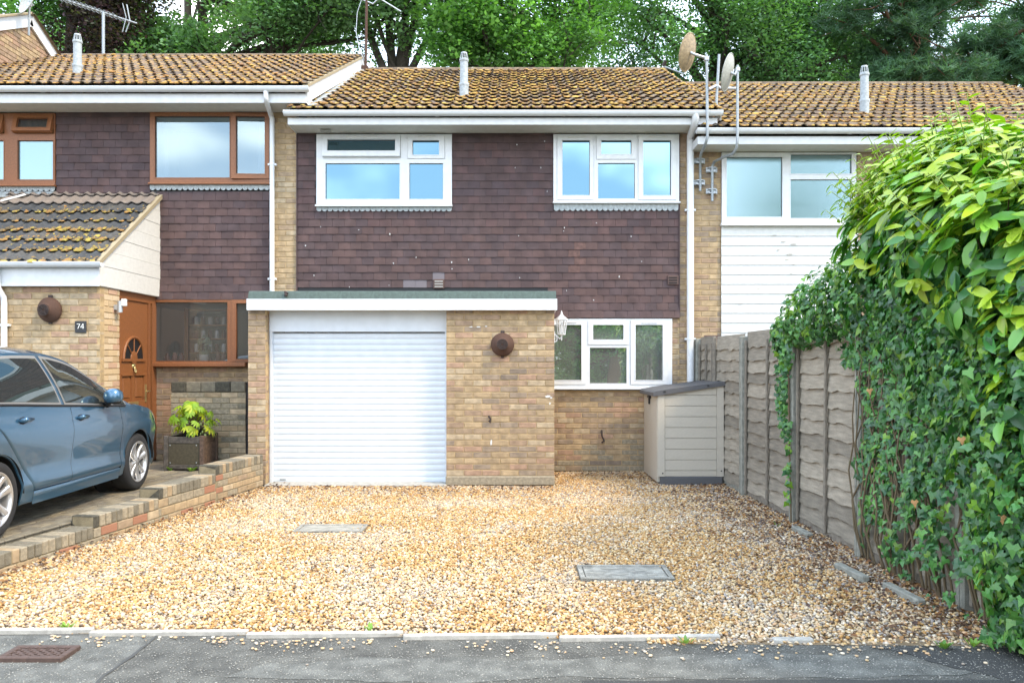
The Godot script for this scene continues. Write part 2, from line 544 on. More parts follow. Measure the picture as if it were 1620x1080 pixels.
	mat("gravel_bed", lin(0.42, 0.30, 0.17), 1.0, {"tex": "speck", "scale": 5.0, "tex2": "fine", "scale2": 9.0})
	mat("pebble", Color.WHITE, 0.8, {"vc": true})
	mat("asphalt", lin(0.24, 0.235, 0.205), 0.95, {"tex": "speck", "scale": 1.6, "tex2": "stain", "scale2": 0.9, "bump": "bump", "bumps": 1.0})
	mat("asphalt_pale", lin(0.31, 0.31, 0.275), 0.95, {"tex": "speck", "scale": 1.9, "tex2": "stain", "scale2": 1.1, "bump": "bump", "bumps": 1.0})
	mat("asphalt_dark", lin(0.10, 0.10, 0.095), 0.95, {"tex": "speck", "scale": 2.1, "tex2": "fine", "scale2": 6.0, "bump": "bump", "bumps": 1.0})
	mat("bitumen", lin(0.07, 0.07, 0.065), 0.85, {"tex": "fine", "scale": 6.0})
	mat("kerb", lin(0.66, 0.63, 0.56), 0.9, {"tex": "fine", "scale": 5.0, "tex2": "coarse", "scale2": 2.0})
	mat("iron", lin(0.13, 0.08, 0.062), 0.8, {"tex": "fine", "scale": 8.0, "tex2": "coarse", "scale2": 4.0})
	mat("bark", lin(0.10, 0.083, 0.062), 0.98, {"tex": "coarse", "scale": Vector3(5, 1.2, 5), "tex2": "fine", "scale2": 3.0, "bump": "bump", "bumps": 0.9})
	mat("bark_pine", lin(0.20, 0.11, 0.065), 0.98, {"tex": "coarse", "scale": Vector3(5, 1.5, 5), "bump": "bump", "bumps": 0.9})
	mat("leaf", Color.WHITE, 0.5, {"vc": true, "two": true, "back": Color(0.85, 0.95, 0.5)})
	mat("leaf_gloss", Color.WHITE, 0.30, {"vc": true, "two": true, "back": Color(0.6, 0.75, 0.25)})
	mat("stem", lin(0.12, 0.09, 0.05), 0.95)
	mat("litter", Color.WHITE, 0.9, {"vc": true, "two": true})
	mat("pot_white", lin(0.75, 0.76, 0.76), 0.3)
	mat("plant_pale", lin(0.30, 0.34, 0.22), 0.7, {"two": true})
	mat("jar", lin(0.20, 0.10, 0.07), 0.2)
	mat("slate_sign", lin(0.035, 0.037, 0.04), 0.6, {"tex": "fine", "scale": 8.0})
	mat("white_print", lin(0.8, 0.8, 0.76), 0.6)
	mat("brass", lin(0.55, 0.45, 0.22), 0.35, {"metal": 0.8})
	mat("vent_brown", lin(0.10, 0.06, 0.05), 0.7)
	mat("vent_slot", lin(0.01, 0.01, 0.01), 0.9)

# ------------------------------------------------------------------ building pieces
var brick_meshes := []
var tile_meshes := []
var rooftile_meshes := []
var tile_src: MB
var brick_src: MB

func make_shared_meshes():
	for i in 4:
		var b := MB.new()
		b.cbox(Vector3.ZERO, Vector3(0.215, 0.065, 0.1), 0.003 + 0.001 * (i % 3), Basis.from_euler(Vector3(0, 0, rf(-0.006, 0.006))))
		brick_meshes.append(b.mesh())
		brick_src = b
	for i in 4:
		var b := MB.new()
		var w := 0.162
		var top := 0.125
		# a plain tile, slightly cambered, lower edge at y = 0
		var rows := []
		for k in 2:
			var row := []
			for j in 5:
				var u := (j - 2) / 2.0
				row.append(Vector3(u * w / 2, k * top + (rf(-0.0015, 0.0015) if k == 0 else 0.0), 0.012 - 0.0025 * u * u - (0.012 if k == 1 else 0.0)))
			rows.append(row)
		b.grid(rows)
		for j in 4:
			var a: Vector3 = rows[0][j]
			var e: Vector3 = rows[0][j + 1]
			b.quad(a + Vector3(0, 0, -0.012), e + Vector3(0, 0, -0.012), e, a)
		for s in [0, 4]:
			var a: Vector3 = rows[0][s]
			var e: Vector3 = rows[1][s]
			var z := Vector3(0, 0, -0.012)
			if s == 0: b.quad(a + z, a, e, e + z)
			else: b.quad(a, a + z, e + z, e)
		tile_meshes.append(b.mesh())
		tile_src = b
	for i in 3:
		var b := MB.new()
		var w := 0.3
		var g := 0.37
		var rows := []
		var prof := []
		for j in 13:
			var u := j / 12.0
			prof.append(0.030 * pow(maxf(0.0, sin(u * TAU * 2.0 - 0.6)), 0.8))
		for k in 2:
			var row := []
			for j in 13:
				row.append(Vector3((j / 12.0 - 0.5) * w * 0.992, 0.040 + prof[j] * (1.0 - 0.15 * k) - 0.036 * k, -g * k + (rf(-0.004, 0.004) if k == 0 else 0.0)))
			rows.append(row)
		b.grid(rows)
		for j in 12:
			var a: Vector3 = rows[0][j]
			var e: Vector3 = rows[0][j + 1]
			b.quad(a + Vector3(0, -0.013, 0), e + Vector3(0, -0.013, 0), e, a)
			# underside near the tail
			b.quad(e + Vector3(0, -0.013, 0), a + Vector3(0, -0.013, 0), a + Vector3(0, -0.022, -0.1), e + Vector3(0, -0.022, -0.1))
		rooftile_meshes.append(b.mesh())

func left_in(parent, kind) -> bool:
	var k = str(parent.get_instance_id()) + kind
	if not budgets.has(k): budgets[k] = 0
	budgets[k] += 1
	return budgets[k] <= 298

# bricks of one wall face, each a part; xf: lower corner on the face, x along the wall, y up, z out of the face
func brick_wall(parent, called, xf: Transform3D, W: float, H: float, o = {}):
	var holes: Array = o.get("holes", [])
	var tones: Array = o.get("tones", ["brick_0", "brick_1", "brick_2", "brick_3", "brick_4", "brick_5", "brick_6", "brick_7"])
	var wall = group_part(called, parent, xf.origin)
	var mo := MB.new()
	mo.plate([0.0, 0.0, W, H], holes, -0.007, -0.105)
	if not o.has("clip"): part("mortar", mo, M[o.get("mortar", "mortar")], wall, xf)
	var rest := MB.new()
	rest.colored = true
	var rows := int(round(H / 0.075))
	var ch := H / rows
	for r in rows:
		var y := r * ch
		var u: float = -0.1125 * (r % 2) - o.get("shift", 0.0)
		while u < W - 0.02:
			var a := maxf(u, 0.0)
			var e := minf(u + 0.215, W)
			u += 0.225
			var segs := [[a, e]]
			for h in holes:
				if y + ch * 0.5 < h[1] or y + ch * 0.5 > h[3]: continue
				var nxt := []
				for s in segs:
					if h[2] <= s[0] or h[0] >= s[1]: nxt.append(s); continue
					if h[0] > s[0]: nxt.append([s[0], h[0]])
					if h[2] < s[1]: nxt.append([h[2], s[1]])
				segs = nxt
			for s in segs:
				var L: float = s[1] - s[0]
				if L < 0.035: continue
				var t: String = tones[rng.randi() % tones.size()]
				if o.has("pick"): t = o.pick.call(s[0], y, t)
				if o.has("clip") and o.clip.call((s[0] + s[1]) / 2, y + ch): continue
				var at := xf * Transform3D(Basis.from_scale(Vector3(L / 0.215, (ch - 0.0115) / 0.065, 1)).rotated(Vector3.BACK, rf(-0.004, 0.004)), Vector3((s[0] + s[1]) / 2, y + ch / 2, -0.05 + rf(-0.0025, 0.0025)))
				if left_in(parent, "brick"):
					part("brick", brick_meshes[rng.randi() % 4], M[t], wall, at)
				else:
					rest.col = (M[t].albedo_color as Color).srgb_to_linear()
					rest.put(brick_src, at)
	if rest.v.size():
		part("brick_courses", rest, M.brick_vc, wall).set_meta("kind", "stuff")
	return wall

# hanging tiles on a wall that faces the street
func tile_wall(house, called, x0, x1, y0, y1, d, holes, odd = {}):
	var wall = group_part(called, house, Vector3(x0, y0, -d))
	var mo := MB.new()
	mo.plate([x0, y0 + 0.02, x1, y1], holes, -d, -d - 0.1)
	part("backing_board", mo, M.black, wall)
	var g := 0.1065
	var rows := int(ceil((y1 - y0) / g))
	var rest := MB.new()
	rest.colored = true
	for r in rows:
		var y: float = y0 + r * g
		var u: float = x0 - 0.0825 * (r % 2)
		while u < x1 - 0.01:
			var a := maxf(u, x0)
			var e := minf(u + 0.165, x1)
			u += 0.165
			var segs := [[a, e]]
			for h in holes:
				if y + g * 0.75 < h[1] or y + 0.02 > h[3]: continue
				var nxt := []
				for s in segs:
					if h[2] <= s[0] or h[0] >= s[1]: nxt.append(s); continue
					if h[0] > s[0]: nxt.append([s[0], h[0]])
					if h[2] < s[1]: nxt.append([h[2], s[1]])
				segs = nxt
			for s in segs:
				var L: float = s[1] - s[0]
				if L < 0.03: continue
				var k := rng.randi() % 6
				var t := "tile_%d" % k
				for key in odd:
					var q: Vector2 = key
					if absf((s[0] + s[1]) / 2 - q.x) < 0.083 and absf(y + 0.05 - q.y) < 0.055: t = odd[key]
				var bell := 0.03 * pow(maxf(0.0, 1.0 - r / 2.5), 1.5)
				var xf := Transform3D(Basis.from_scale(Vector3(L / 0.1645, 1, 1)).rotated(Vector3.RIGHT, rf(-0.012, 0.012) - (0.12 if r == 0 else 0.06 if r == 1 else 0.0)).rotated(Vector3.BACK, rf(-0.006, 0.006)), Vector3((s[0] + s[1]) / 2, y + rf(-0.002, 0.002), -d + 0.008 + bell + rf(-0.001, 0.0015)))
				if left_in(house, "tile"):
					part("tile", tile_meshes[rng.randi() % 4], M[t], wall, xf)
				else:
					rest.col = (M[t].albedo_color as Color).srgb_to_linear()
					rest.put(tile_src, xf)
	if rest.v.size():
		part("tile_courses", rest, M.tile_vc, wall).set_meta("kind", "stuff")
	return wall

func roof_slope(house, called, x0, x1, eave_y, eave_d, slope, run, gauge, o = {}):
	var roof = group_part(called, house, Vector3(x0, eave_y, -eave_d))
	var th := atan(slope)
	var length = run / cos(th)
	var rows := int(ceil(length / gauge))
	var bs := Basis(Vector3.RIGHT, th)      # local -z runs up the slope
	var up := bs * Vector3(0, 0, -1)
	var nor := bs * Vector3.UP
	var o0 := Vector3(0, eave_y, -eave_d)
	var deck := MB.new()
	deck.quad(Vector3(x0, 0, 0) + o0, Vector3(x1, 0, 0) + o0, Vector3(x1, 0, 0) + o0 + up * length, Vector3(x0, 0, 0) + o0 + up * length)
	part("roof_deck", deck, M.black, roof)
	var tones: Array = o.get("tones", ["roof_0", "roof_1", "roof_2", "roof_3"])
	var nx := int(round((x1 - x0) / 0.3))
	var w: float = (x1 - x0) / nx
	for r in rows:
		for k in nx:
			var t: String = tones[rng.randi() % tones.size()]
			if o.has("clean") and r >= rows - o.clean: t = "slate_clean"
			var at = o0 + Vector3(x0 + (k + 0.5) * w, 0, 0) + up * (r * gauge - 0.03 + rf(-0.006, 0.006)) + nor * (0.006 + rf(0, 0.003))
			part("roof_tile", rooftile_meshes[rng.randi() % 3], M[t], roof, Transform3D(bs * Basis.from_scale(Vector3(w / 0.3, 1, 1)) * Basis(Vector3.UP, rf(-0.006, 0.006)), at))
	# moss in the channels and along the lower edges of the tiles
	var n := FastNoiseLite.new()
	n.seed = 40 + int(x0 * 10)
	n.frequency = 0.55
	n.fractal_octaves = 3
	var blob := MB.new()
	var prof := [Vector2(0, -0.3), Vector2(0.75, -0.25), Vector2(1.0, 0.1), Vector2(0.75, 0.55), Vector2(0.3, 0.75), Vector2(0, 0.8)]
	blob.lathe(prof, 6)
	var xfs := []
	var cols := []
	var pal: Array = o.get("moss", [[0.37, 0.215, 0.055], [0.28, 0.15, 0.045], [0.40, 0.265, 0.065], [0.22, 0.13, 0.04], [0.16, 0.085, 0.04], [0.31, 0.22, 0.05], [0.12, 0.075, 0.04]])
	var want: int = o.get("moss_n", 24000)
	var tries := 0
	n.fractal_gain = 0.6
	var mrows: int = rows - o.get("clean", 0)
	while xfs.size() < want and tries < want * 12:
		tries += 1
		var x := rf(x0 + 0.02, x1 - 0.02)
		var r := rng.randi() % mrows
		var f := pow(rng.randf(), 2.2) - 0.05
		var s = (r + f) * gauge
		if s > length - 0.02: continue
		var d := n.get_noise_2d(x, s * 1.6) * 0.5 + 0.5
		var u := fposmod((x - x0) / w, 1.0)
		var roll := maxf(0.0, sin(u * TAU * 2.0 - 0.6))
		if rng.randf() > clampf((d - 0.33) * 3.2, 0.10, 1.0) * (1.0 - 0.85 * minf(1.0, roll * 1.6)): continue
		var sc := (rf(0.008, 0.019) if rng.randf() < 0.97 else rf(0.02, 0.032)) * (1.3 if f < 0.10 else 1.0)
		var hgt := 0.040 + 0.026 * roll - 0.036 * f
		var at = o0 + Vector3(x, 0, 0) + up * (s - 0.03) + nor * (hgt + 0.004)
		xfs.append(Transform3D(bs * Basis(Vector3.UP, rf(0, TAU)) * Basis.from_scale(Vector3(sc * rf(0.8, 1.7), sc * rf(0.45, 0.8), sc * rf(0.8, 1.4))), at))
		var c = pal[clampi(int(n.get_noise_2d(x * 3.0 + 50, s * 3.0) * 5.0 + 3.0 + rf(-1.6, 1.6)), 0, pal.size() - 1)]
		var kk := rf(0.8, 1.25)
		cols.append(Color(c[0] * kk, c[1] * kk, c[2] * kk))
	copies("moss", blob.mesh(), M.moss, xfs, cols, roof)
	if o.get("ridge", true):
		var rl := 0.45
		var cnt := int(ceil((x1 - x0) / rl))
		var top = o0 + up * length
		for k in cnt:
			var b := MB.new()
			var a: float = x0 + k * (x1 - x0) / cnt
			var e: float = x0 + (k + 1) * (x1 - x0) / cnt + 0.01
			var g := []
			for q in 2:
				var row := []
				for j in 9:
					var t := PI * (j / 8.0) * 0.86 + 0.22
					row.append(Vector3(a if q == 0 else e, top.y - 0.05 + 0.115 * sin(t), top.z - 0.115 * cos(t) * -1.0))
				g.append(row)
			b.grid(g, false, true)
			part("ridge_tile", b, M[["roof_0", "roof_1", "roof_2"][k % 3]], roof)
	return roof

# window frame and panes. o.panes: [[glass px rect], [sash px rect] or null]
func window(house, d, outer: Array, panes: Array, fm, gm, o = {}):
	var r := [X(outer[0], d), Y(outer[3], d), X(outer[2], d), Y(outer[1], d)]
	var w = group_part("window", house, Vector3((r[0] + r[2]) / 2, r[1], -d))
	var zf: float = -d + o.get("proud", 0.03)
	var holes := []
	for p in panes:
		var q = p[1] if p[1] else p[0]
		holes.append([X(q[0], d), Y(q[3], d), X(q[2], d), Y(q[1], d)])
	var f := MB.new()
	f.plate(r, holes, zf, zf - 0.09)
	part("frame", f, fm, w)
	for i in panes.size():
		var p = panes[i]
		var g := [X(p[0][0], d), Y(p[0][3], d), X(p[0][2], d), Y(p[0][1], d)]
		var mid := Vector3((g[0] + g[2]) / 2, (g[1] + g[3]) / 2, zf - 0.03)
		var tilt := Transform3D()
		if p[1]:
			var h: Array = holes[i]
			var sb := MB.new()
			sb.plate([h[0] + 0.003, h[1] + 0.003, h[2] - 0.003, h[3] - 0.003], [g], zf + 0.014, zf - 0.05)
			# glazing bead
			var bead := MB.new()
			bead.plate([g[0] - 0.012, g[1] - 0.012, g[2] + 0.012, g[3] + 0.012], [g], zf + 0.018, zf + 0.008)
			if p.size() > 2:
				var hinge := Vector3(mid.x, h[3], zf)
				tilt = Transform3D(Basis(), hinge) * Transform3D(Basis(Vector3.RIGHT, -p[2])) * Transform3D(Basis(), -hinge)
				if p.size() > 3:
					hinge = Vector3(h[2], mid.y, zf)
					tilt = Transform3D(Basis(), hinge) * Transform3D(Basis(Vector3.UP, p[2])) * Transform3D(Basis(), -hinge)
			part("sash", sb, fm, w, tilt)
			part("glazing_bead", bead, fm, w, tilt)
		else:
			var bead := MB.new()
			bead.plate([g[0] - 0.012, g[1] - 0.012, g[2] + 0.012, g[3] + 0.012], [g], zf + 0.004, zf - 0.004)
			part("glazing_bead", bead, fm, w)
		var pm := MB.new()
		pm.quad(Vector3(g[0] - 0.004, g[1] - 0.004, mid.z), Vector3(g[2] + 0.004, g[1] - 0.004, mid.z), Vector3(g[2] + 0.004, g[3] + 0.004, mid.z), Vector3(g[0] - 0.004, g[3] + 0.004, mid.z))
		var gl = gm
		if o.has("glass") and o.glass.has(i): gl = o.glass[i]
		part("pane", pm, gl, w, tilt)
		# dark seal line round the pane
		var seal := MB.new()
		seal.plate([g[0] - 0.004, g[1] - 0.004, g[2] + 0.004, g[3] + 0.004], [[g[0] + 0.004, g[1] + 0.004, g[2] - 0.004, g[3] - 0.004]], mid.z + 0.006, mid.z + 0.001)
		part("seal", seal, M.black_rubber, w, tilt)
	if o.get("sill", true):
		var s := MB.new()
		s.cbox(Vector3((r[0] + r[2]) / 2, r[1] - 0.012, zf - 0.01), Vector3(r[2] - r[0] + 0.02, 0.026, 0.12), 0.004)
		part("sill", s, fm, w)
	for q in o.get("vents", []):
		var s := MB.new()
		s.cbox(Vector3(X((q[0] + q[1]) / 2.0, d), Y(q[2], d), zf + 0.014), Vector3((q[1] - q[0]) * d / F, 0.018, 0.03), 0.004)
		part("trickle_vent", s, M.upvc_dirty, w)
	return w

# scalloped lead skirt below a window
func lead_skirt(house, x0, x1, y, d):
	var p := PackedVector2Array()
	p.append(Vector2(x0, y + 0.07))
	var n := int(round((x1 - x0) / 0.075))
	var w: float = (x1 - x0) / n
	for i in n:
		for k in 6:
			var t := PI * k / 5.0
			p.append(Vector2(x0 + (i + 0.5) * w - cos(t) * w * 0.48, y - sin(t) * 0.032))
	p.append(Vector2(x1, y + 0.07))
	var b := MB.new()
	b.prism(p, -d + 0.026, -d + 0.032)
	return part("lead_flashing", b, M.lead, house)

func gutter(house, x0, x1, y, d, r = 0.056):
	var b := MB.new()
	for s in [0, 1]:
		var g := []
		for q in 2:
			var row := []
			for j in 9:
				var t := PI + PI * j / 8.0
				var rr: float = r - 0.004 * s
				row.append(Vector3(x0 if q == 0 else x1, y + rr * sin(t), -d + rr * cos(t)))
			g.append(row)
		b.grid(g, false, s == 0)
	b.box(Vector3((x0 + x1) / 2, y + 0.003, -d + r - 0.002), Vector3(x1 - x0, 0.012, 0.009))
	for x in [x0, x1]:
		var p := PackedVector2Array()
		for j in 9:
			var t := PI + PI * j / 8.0
			p.append(Vector2(r * cos(t), r * sin(t)))
		b.prism(p, -0.003, 0.003, Transform3D(Basis(Vector3.UP, -PI / 2), Vector3(x, y, -d)))
	var o = part("gutter", b, M.upvc, house)
	var x: float = x0 + 0.35
	var k := 0
	while x < x1 - 0.1:
		var c := MB.new()
		var pts := []
		for j in 9:
			var t := PI + PI * j / 8.0
			pts.append(Vector3(x, y + (r + 0.004) * sin(t), -d + (r + 0.004) * cos(t)))
		var ww := 0.05 if k % 4 == 2 else 0.016
		var g := []
		for q in 2:
			var row := []
			for pt in pts: row.append(pt + Vector3(ww * (q - 0.5), 0, 0))
			g.append(row)
		c.grid(g, false, true)
		part("bracket", c, M.upvc, o)
		x += 0.85
		k += 1
	return o

func downpipe(house, pts: Array, r = 0.034, clips = []):
	var b := MB.new()
	b.tube(pts, r, 12)
	var o = part("downpipe", b, M.upvc, house)
	for c in clips:
		var k := MB.new()
		k.box(c + Vector3(0, 0, -0.02), Vector3(r * 2 + 0.05, 0.028, 0.05))
		k.tube([c - Vector3(0, 0.014, 0), c + Vector3(0, 0.014, 0)], r + 0.006, 12)
		part("pipe_clip", k, M.upvc, o)
	return o

func flue(house, at: Vector3, h):
	var b := MB.new()
	b.lathe([Vector2(0.066, -0.25), Vector2(0.066, h * 0.3), Vector2(0.075, h * 0.31), Vector2(0.075, h * 0.36), Vector2(0.06, h * 0.37), Vector2(0.058, h * 0.8)], 16, Transform3D(Basis(), at))
	var o = part("flue", b, M.flue, house)
	var t := MB.new()
	t.lathe([Vector2(0.058, h * 0.8), Vector2(0.068, h * 0.81), Vector2(0.068, h * 0.85), Vector2(0.06, h * 0.86)], 16, Transform3D(Basis(), at))
	for k in 10:
		var a := TAU * k / 10.0
		t.tube([at + Vector3(0.056 * cos(a), h * 0.86, 0.056 * sin(a)), at + Vector3(0.04 * cos(a), h * 0.97, 0.04 * sin(a))], 0.007, 5)
	t.lathe([Vector2(0.046, h * 0.96), Vector2(0.044, h * 0.99), Vector2(0.02, h), Vector2(0.0, h)], 14, Transform3D(Basis(), at))
	part("cowl", t, M.flue, o)
	var s := MB.new()
	s.cbox(at + Vector3(0, -0.005, 0.03), Vector3(0.5, 0.012, 0.34), 0.004, Basis(Vector3.RIGHT, 0.45))
	part("flashing", s, M.lead, o)

func room(parent, x0, y0, x1, y1, d0, d1, m, back = null):
	var b := MB.new()
	b.quad(Vector3(x0, y0, -d1), Vector3(x0, y0, -d0), Vector3(x0, y1, -d0), Vector3(x0, y1, -d1))
	b.quad(Vector3(x1, y0, -d0), Vector3(x1, y0, -d1), Vector3(x1, y1, -d1), Vector3(x1, y1, -d0))
	for k in b.n.size(): b.n[k] = -b.n[k]
	b = MB.new()
	var t := 0.04
	b.slab(Vector3(x0 - t, y0, -d1), Vector3(x0, y1, -d0))
	b.slab(Vector3(x1, y0, -d1), Vector3(x1 + t, y1, -d0))
	b.slab(Vector3(x0 - t, y0 - t, -d1), Vector3(x1 + t, y0, -d0))
	b.slab(Vector3(x0 - t, y1, -d1), Vector3(x1 + t, y1 + t, -d0))
	b.slab(Vector3(x0 - t, y0 - t, -d1 - t), Vector3(x1 + t, y1 + t, -d1))
	part("room_wall", b, m, parent)

func house_shell(house, x0, x1, eave_y, slope, run, m, d0 = 11.62, eave_d = 11.05):
	var top: float = eave_y + slope * run
	var dr: float = eave_d + run
	var db: float = dr + run
	var b := MB.new()
	b.quad(Vector3(x1, top, -dr), Vector3(x0, top, -dr), Vector3(x0, eave_y, -db), Vector3(x1, eave_y, -db))
	part("rear_roof", b, m, house)
	var w := MB.new()
	w.slab(Vector3(x0, 0, -db + 0.4), Vector3(x1, eave_y + 0.1, -db + 0.6))
	part("rear_wall", w, M.brick_1, house)

func gable_side(house, x, eave_y, slope, run, t = 0.1, eave_d = 11.05, called = "gable_wall"):
	var top: float = eave_y + slope * run
	var p := PackedVector2Array([Vector2(DW + 0.11, 0), Vector2(eave_d + 2 * run - 0.4, 0), Vector2(eave_d + 2 * run - 0.4, eave_y + 0.1), Vector2(eave_d + run, top - 0.06), Vector2(DW + 0.11, eave_y + slope * (DW - eave_d) - 0.05)])
	var b := MB.new()
	b.prism(p, -t, 0, Transform3D(Basis(Vector3(0, 0, -1), Vector3.UP, Vector3.RIGHT), Vector3(x, 0, 0)))
	part(called, b, M.brick_6, house)

func eaves(house, x0, x1, fy0, fy1, gy):
	var b := MB.new()
	b.cbox(Vector3((x0 + x1) / 2, (fy0 + fy1) / 2, -11.06), Vector3(x1 - x0, fy1 - fy0, 0.022), 0.003)
	part("fascia", b, M.upvc, house)
	var s := MB.new()
	s.slab(Vector3(x0 + 0.01, fy0 + 0.008, -DW), Vector3(x1 - 0.01, fy0 + 0.018, -11.072))
	part("soffit", s, M.soffit, house)
	# box ends
	for x in [x0 + 0.006, x1 - 0.006]:
		var e := MB.new()
		e.slab(Vector3(x - 0.006, fy0, -DW), Vector3(x + 0.006, fy1, -11.072))
		part("soffit_end", e, M.upvc, house)
	gutter(house, x0 - 0.03, x1 + 0.05, gy, 10.985)
	var x: float = x0 + rf(1.2, 1.6)
	while x < x1 - 0.3:
		var j := MB.new()
		j.slab(Vector3(x - 0.0012, fy0 + 0.002, -11.049), Vector3(x + 0.0012, fy1 - 0.002, -11.0465))
		part("fascia_joint", j, M.upvc_dirty, house)
		x += rf(1.8, 2.4)

func bargeboard(house, x, eave_y, slope, run, h, t, m, eave_d = 11.05, back = true):
	var th := atan(slope)
	for s in ([1, -1] if back else [1]):
		var dr: float = eave_d + run
		var a := Vector3(x, eave_y, -eave_d) if s == 1 else Vector3(x, eave_y, -(eave_d + 2 * run))
		var e := Vector3(x, eave_y + slope * run, -dr)
		var mid := (a + e) / 2.0
		var L := a.distance_to(e)
		var b := MB.new()
		b.box(Vector3.ZERO, Vector3(t, h, L + 0.02))
		part("bargeboard", b, m, house, Transform3D(Basis(Vector3.RIGHT, th * s), mid + Vector3(0, -h / 2 - 0.01, 0)))
		var c := MB.new()
		c.box(Vector3.ZERO, Vector3(t + 0.05, 0.035, L + 0.03))
		part("verge_bed", c, M.verge, house, Transform3D(Basis(Vector3.RIGHT, th * s), mid + Vector3(-0.01, 0.01, 0)))

func build_main_house():
	var h = thing("terraced_house", "dark brown tile-hung house with white upvc windows directly above the garage", "house", Vector3(-0.3, 0, -DW))
	var ey := 4.907
	var y0 := Y(503.0)
	var y1 := 4.72
	# wall tiles, with holes for the windows
	var w1 := [501.0, 213.0, 715.0, 325.0]
	var w2 := [875.5, 213.0, 1074.0, 320.0]
	var holes := [[X(501), Y(333), X(715), 5.0], [X(875.5), Y(332), X(1075) + 0.01, 5.0], [-3.3, 0.0, 0.5, Y(462)]]
	var odd := {}
	for q in [[703, 438, "tile_pale"], [650, 449, "tile_pale"], [668, 449, "tile_pale"], [905, 400, "tile_scuffed"], [925, 412, "tile_scuffed"], [905, 424, "tile_scuffed"], [925, 388, "tile_scuffed"], [1050, 437, "tile_4"], [640, 340, "tile_3"], [560, 205, "tile_pale"]]:
		odd[Vector2(X(q[0]), Y(q[1]))] = q[2]
	tile_wall(h, "tile_hung_wall", X(470.0), X(1075.0), y0, y1, DW, holes, odd)
	var trim := MB.new()
	trim.slab(Vector3(X(1073.5), y0, -DW), Vector3(X(1075.5), y1 - 0.01, -DW + 0.03))
	trim.slab(Vector3(X(469.0), 2.4, -DW), Vector3(X(470.6), y1 - 0.01, -DW + 0.028))
	part("tile_edge_trim", trim, M.tile_1, h)
	# windows of the first floor
	window(h, DW, w1, [[[519, 222, 626, 241], [511, 215, 634, 250], 0.16], [[515.5, 259, 632.6, 315.5], null], [[653, 223, 695, 246], [645, 215, 704, 252]], [[648, 259, 701, 315.5], null]], M.upvc, M.glass_sky_tint, {"vents": [[548, 597, 217.5], [662, 688, 217.5]]})
	window(h, DW, w2, [[[889.5, 223, 932.7, 309.6], [881, 215, 939, 317]], [[951, 223, 998.5, 245], [943, 215, 1006, 253]], [[946, 258.7, 1004, 314.7], null], [[1017, 223, 1061, 309.6], [1009, 215, 1069, 317]]], M.upvc, M.glass_sky_tint, {"vents": [[898, 924, 218], [1026, 1052, 217.5]]})
	lead_skirt(h, X(501.0), X(715.0), Y(331.5), DW)
	lead_skirt(h, X(876.0), X(1073.0), Y(330.5), DW)
	# ground floor
	window(h, DW, [866, 504, 1063, 613], [[[876, 514, 919.5, 601], [868, 507, 927, 608]], [[938, 514, 986, 537], [930, 507, 994.7, 545]], [[933, 550, 991, 606], null], [[1005, 514, 1048, 601], [997, 507, 1055, 608]]], M.upvc, M.glass_green, {"vents": [[890, 912, 510], [1014, 1040, 510.5]]})
	room(h, 0.45, 0.3, 2.33, 2.2, DW + 0.075, 15.0, M.room_wall)
	var win := [X(866) + 0.0, Y(618), X(1063), Y(503)]
	brick_wall(h, "front_wall", Transform3D(Basis(), Vector3(0.53, 0, -DW)), 2.344 - 0.53, 2.15, {"holes": [[0.0, 1.125, X(1063) - 0.53, 3.0]], "pick": pick_damp})
	brick_wall(h, "party_pier", Transform3D(Basis(), Vector3(X(427.0), 2.39, -DW)), X(469.5) - X(427.0), 5.02 - 2.39, {"tones": ["brick_0", "brick_2", "brick_2", "brick_5", "brick_6", "brick_1"]})
	# eaves and roof
	eaves(h, -3.02, 2.765, 4.715, 4.81, 4.868)
	roof_slope(h, "roof", -3.02, 2.82, ey, 11.05, 0.483, 4.1, 0.33)
	house_shell(h, -3.02, 2.82, ey, 0.483, 4.1, M.roof_1)
	gable_side(h, 2.79, ey, 0.483, 4.1)
	bargeboard(h, 2.81, ey, 0.483, 4.1, 0.12, 0.02, M.upvc_dirty)
	flue(h, P(734, 160, 12.05), 0.72)
	downpipe(h, [P(1100, 178, 10.985), P(1101, 187, 10.99), P(1099, 197, 11.05), P(1093, 214, 11.36), P(1092.5, 222, 11.42), P(1092.5, 250, 11.43), P(1092.5, 609, 11.43)], 0.05, [P(1092.5, 332, 11.43), P(1092.5, 536, 11.43)])
	# louvre vents in the tiles
	for q in [[694, 449], [1065, 443]]:
		var v := MB.new()
		v.cbox(P(q[0], q[1], DW - 0.028), Vector3(0.15, 0.13, 0.03), 0.004)
		var o = part("vent", v, M.vent_brown, h)
		for k in 3:
			var s := MB.new()
			s.box(P(q[0], q[1] - 4.2 + k * 4.2, DW - 0.047), Vector3(0.115, 0.014, 0.006))
			part("slot", s, M.vent_slot if q[0] > 1000 else M.bare_board, o)
	# bird lime and lichen spots on the tiles
	var sp := MB.new()
	for k in 40:
		var q := Vector2(rf(475, 1068), rf(222, 498))
		if q.x > 495 and q.x < 720 and q.y < 340: continue
		if q.x > 870 and q.y < 338: continue
		if q.x < 885 and q.y > 455: continue
		sp.put(splat(Vector3.ZERO, rf(0.004, 0.010), rf(0.006, 0.02)), Transform3D(Basis(Vector3.RIGHT, -0.09), P(q.x, q.y, DW - 0.0235)))
	part("lichen_spots", sp, M.paint_old, h).set_meta("kind", "stuff")
	# small tap bracket under the window
	var t := MB.new()
	t.tube([P(952, 680, DW - 0.01), P(952.5, 690, DW - 0.03), P(956, 697, DW - 0.04), P(952, 700, DW - 0.03)], 0.012, 6)
	part("tap_bracket", t, M.rust_dark, h)
	var sv := MB.new()
	sv.cbox(P(515, 207, DW - 0.2), Vector3(0.15, 0.008, 0.09), 0.003)
	part("soffit_vent", sv, M.bare_board, h)

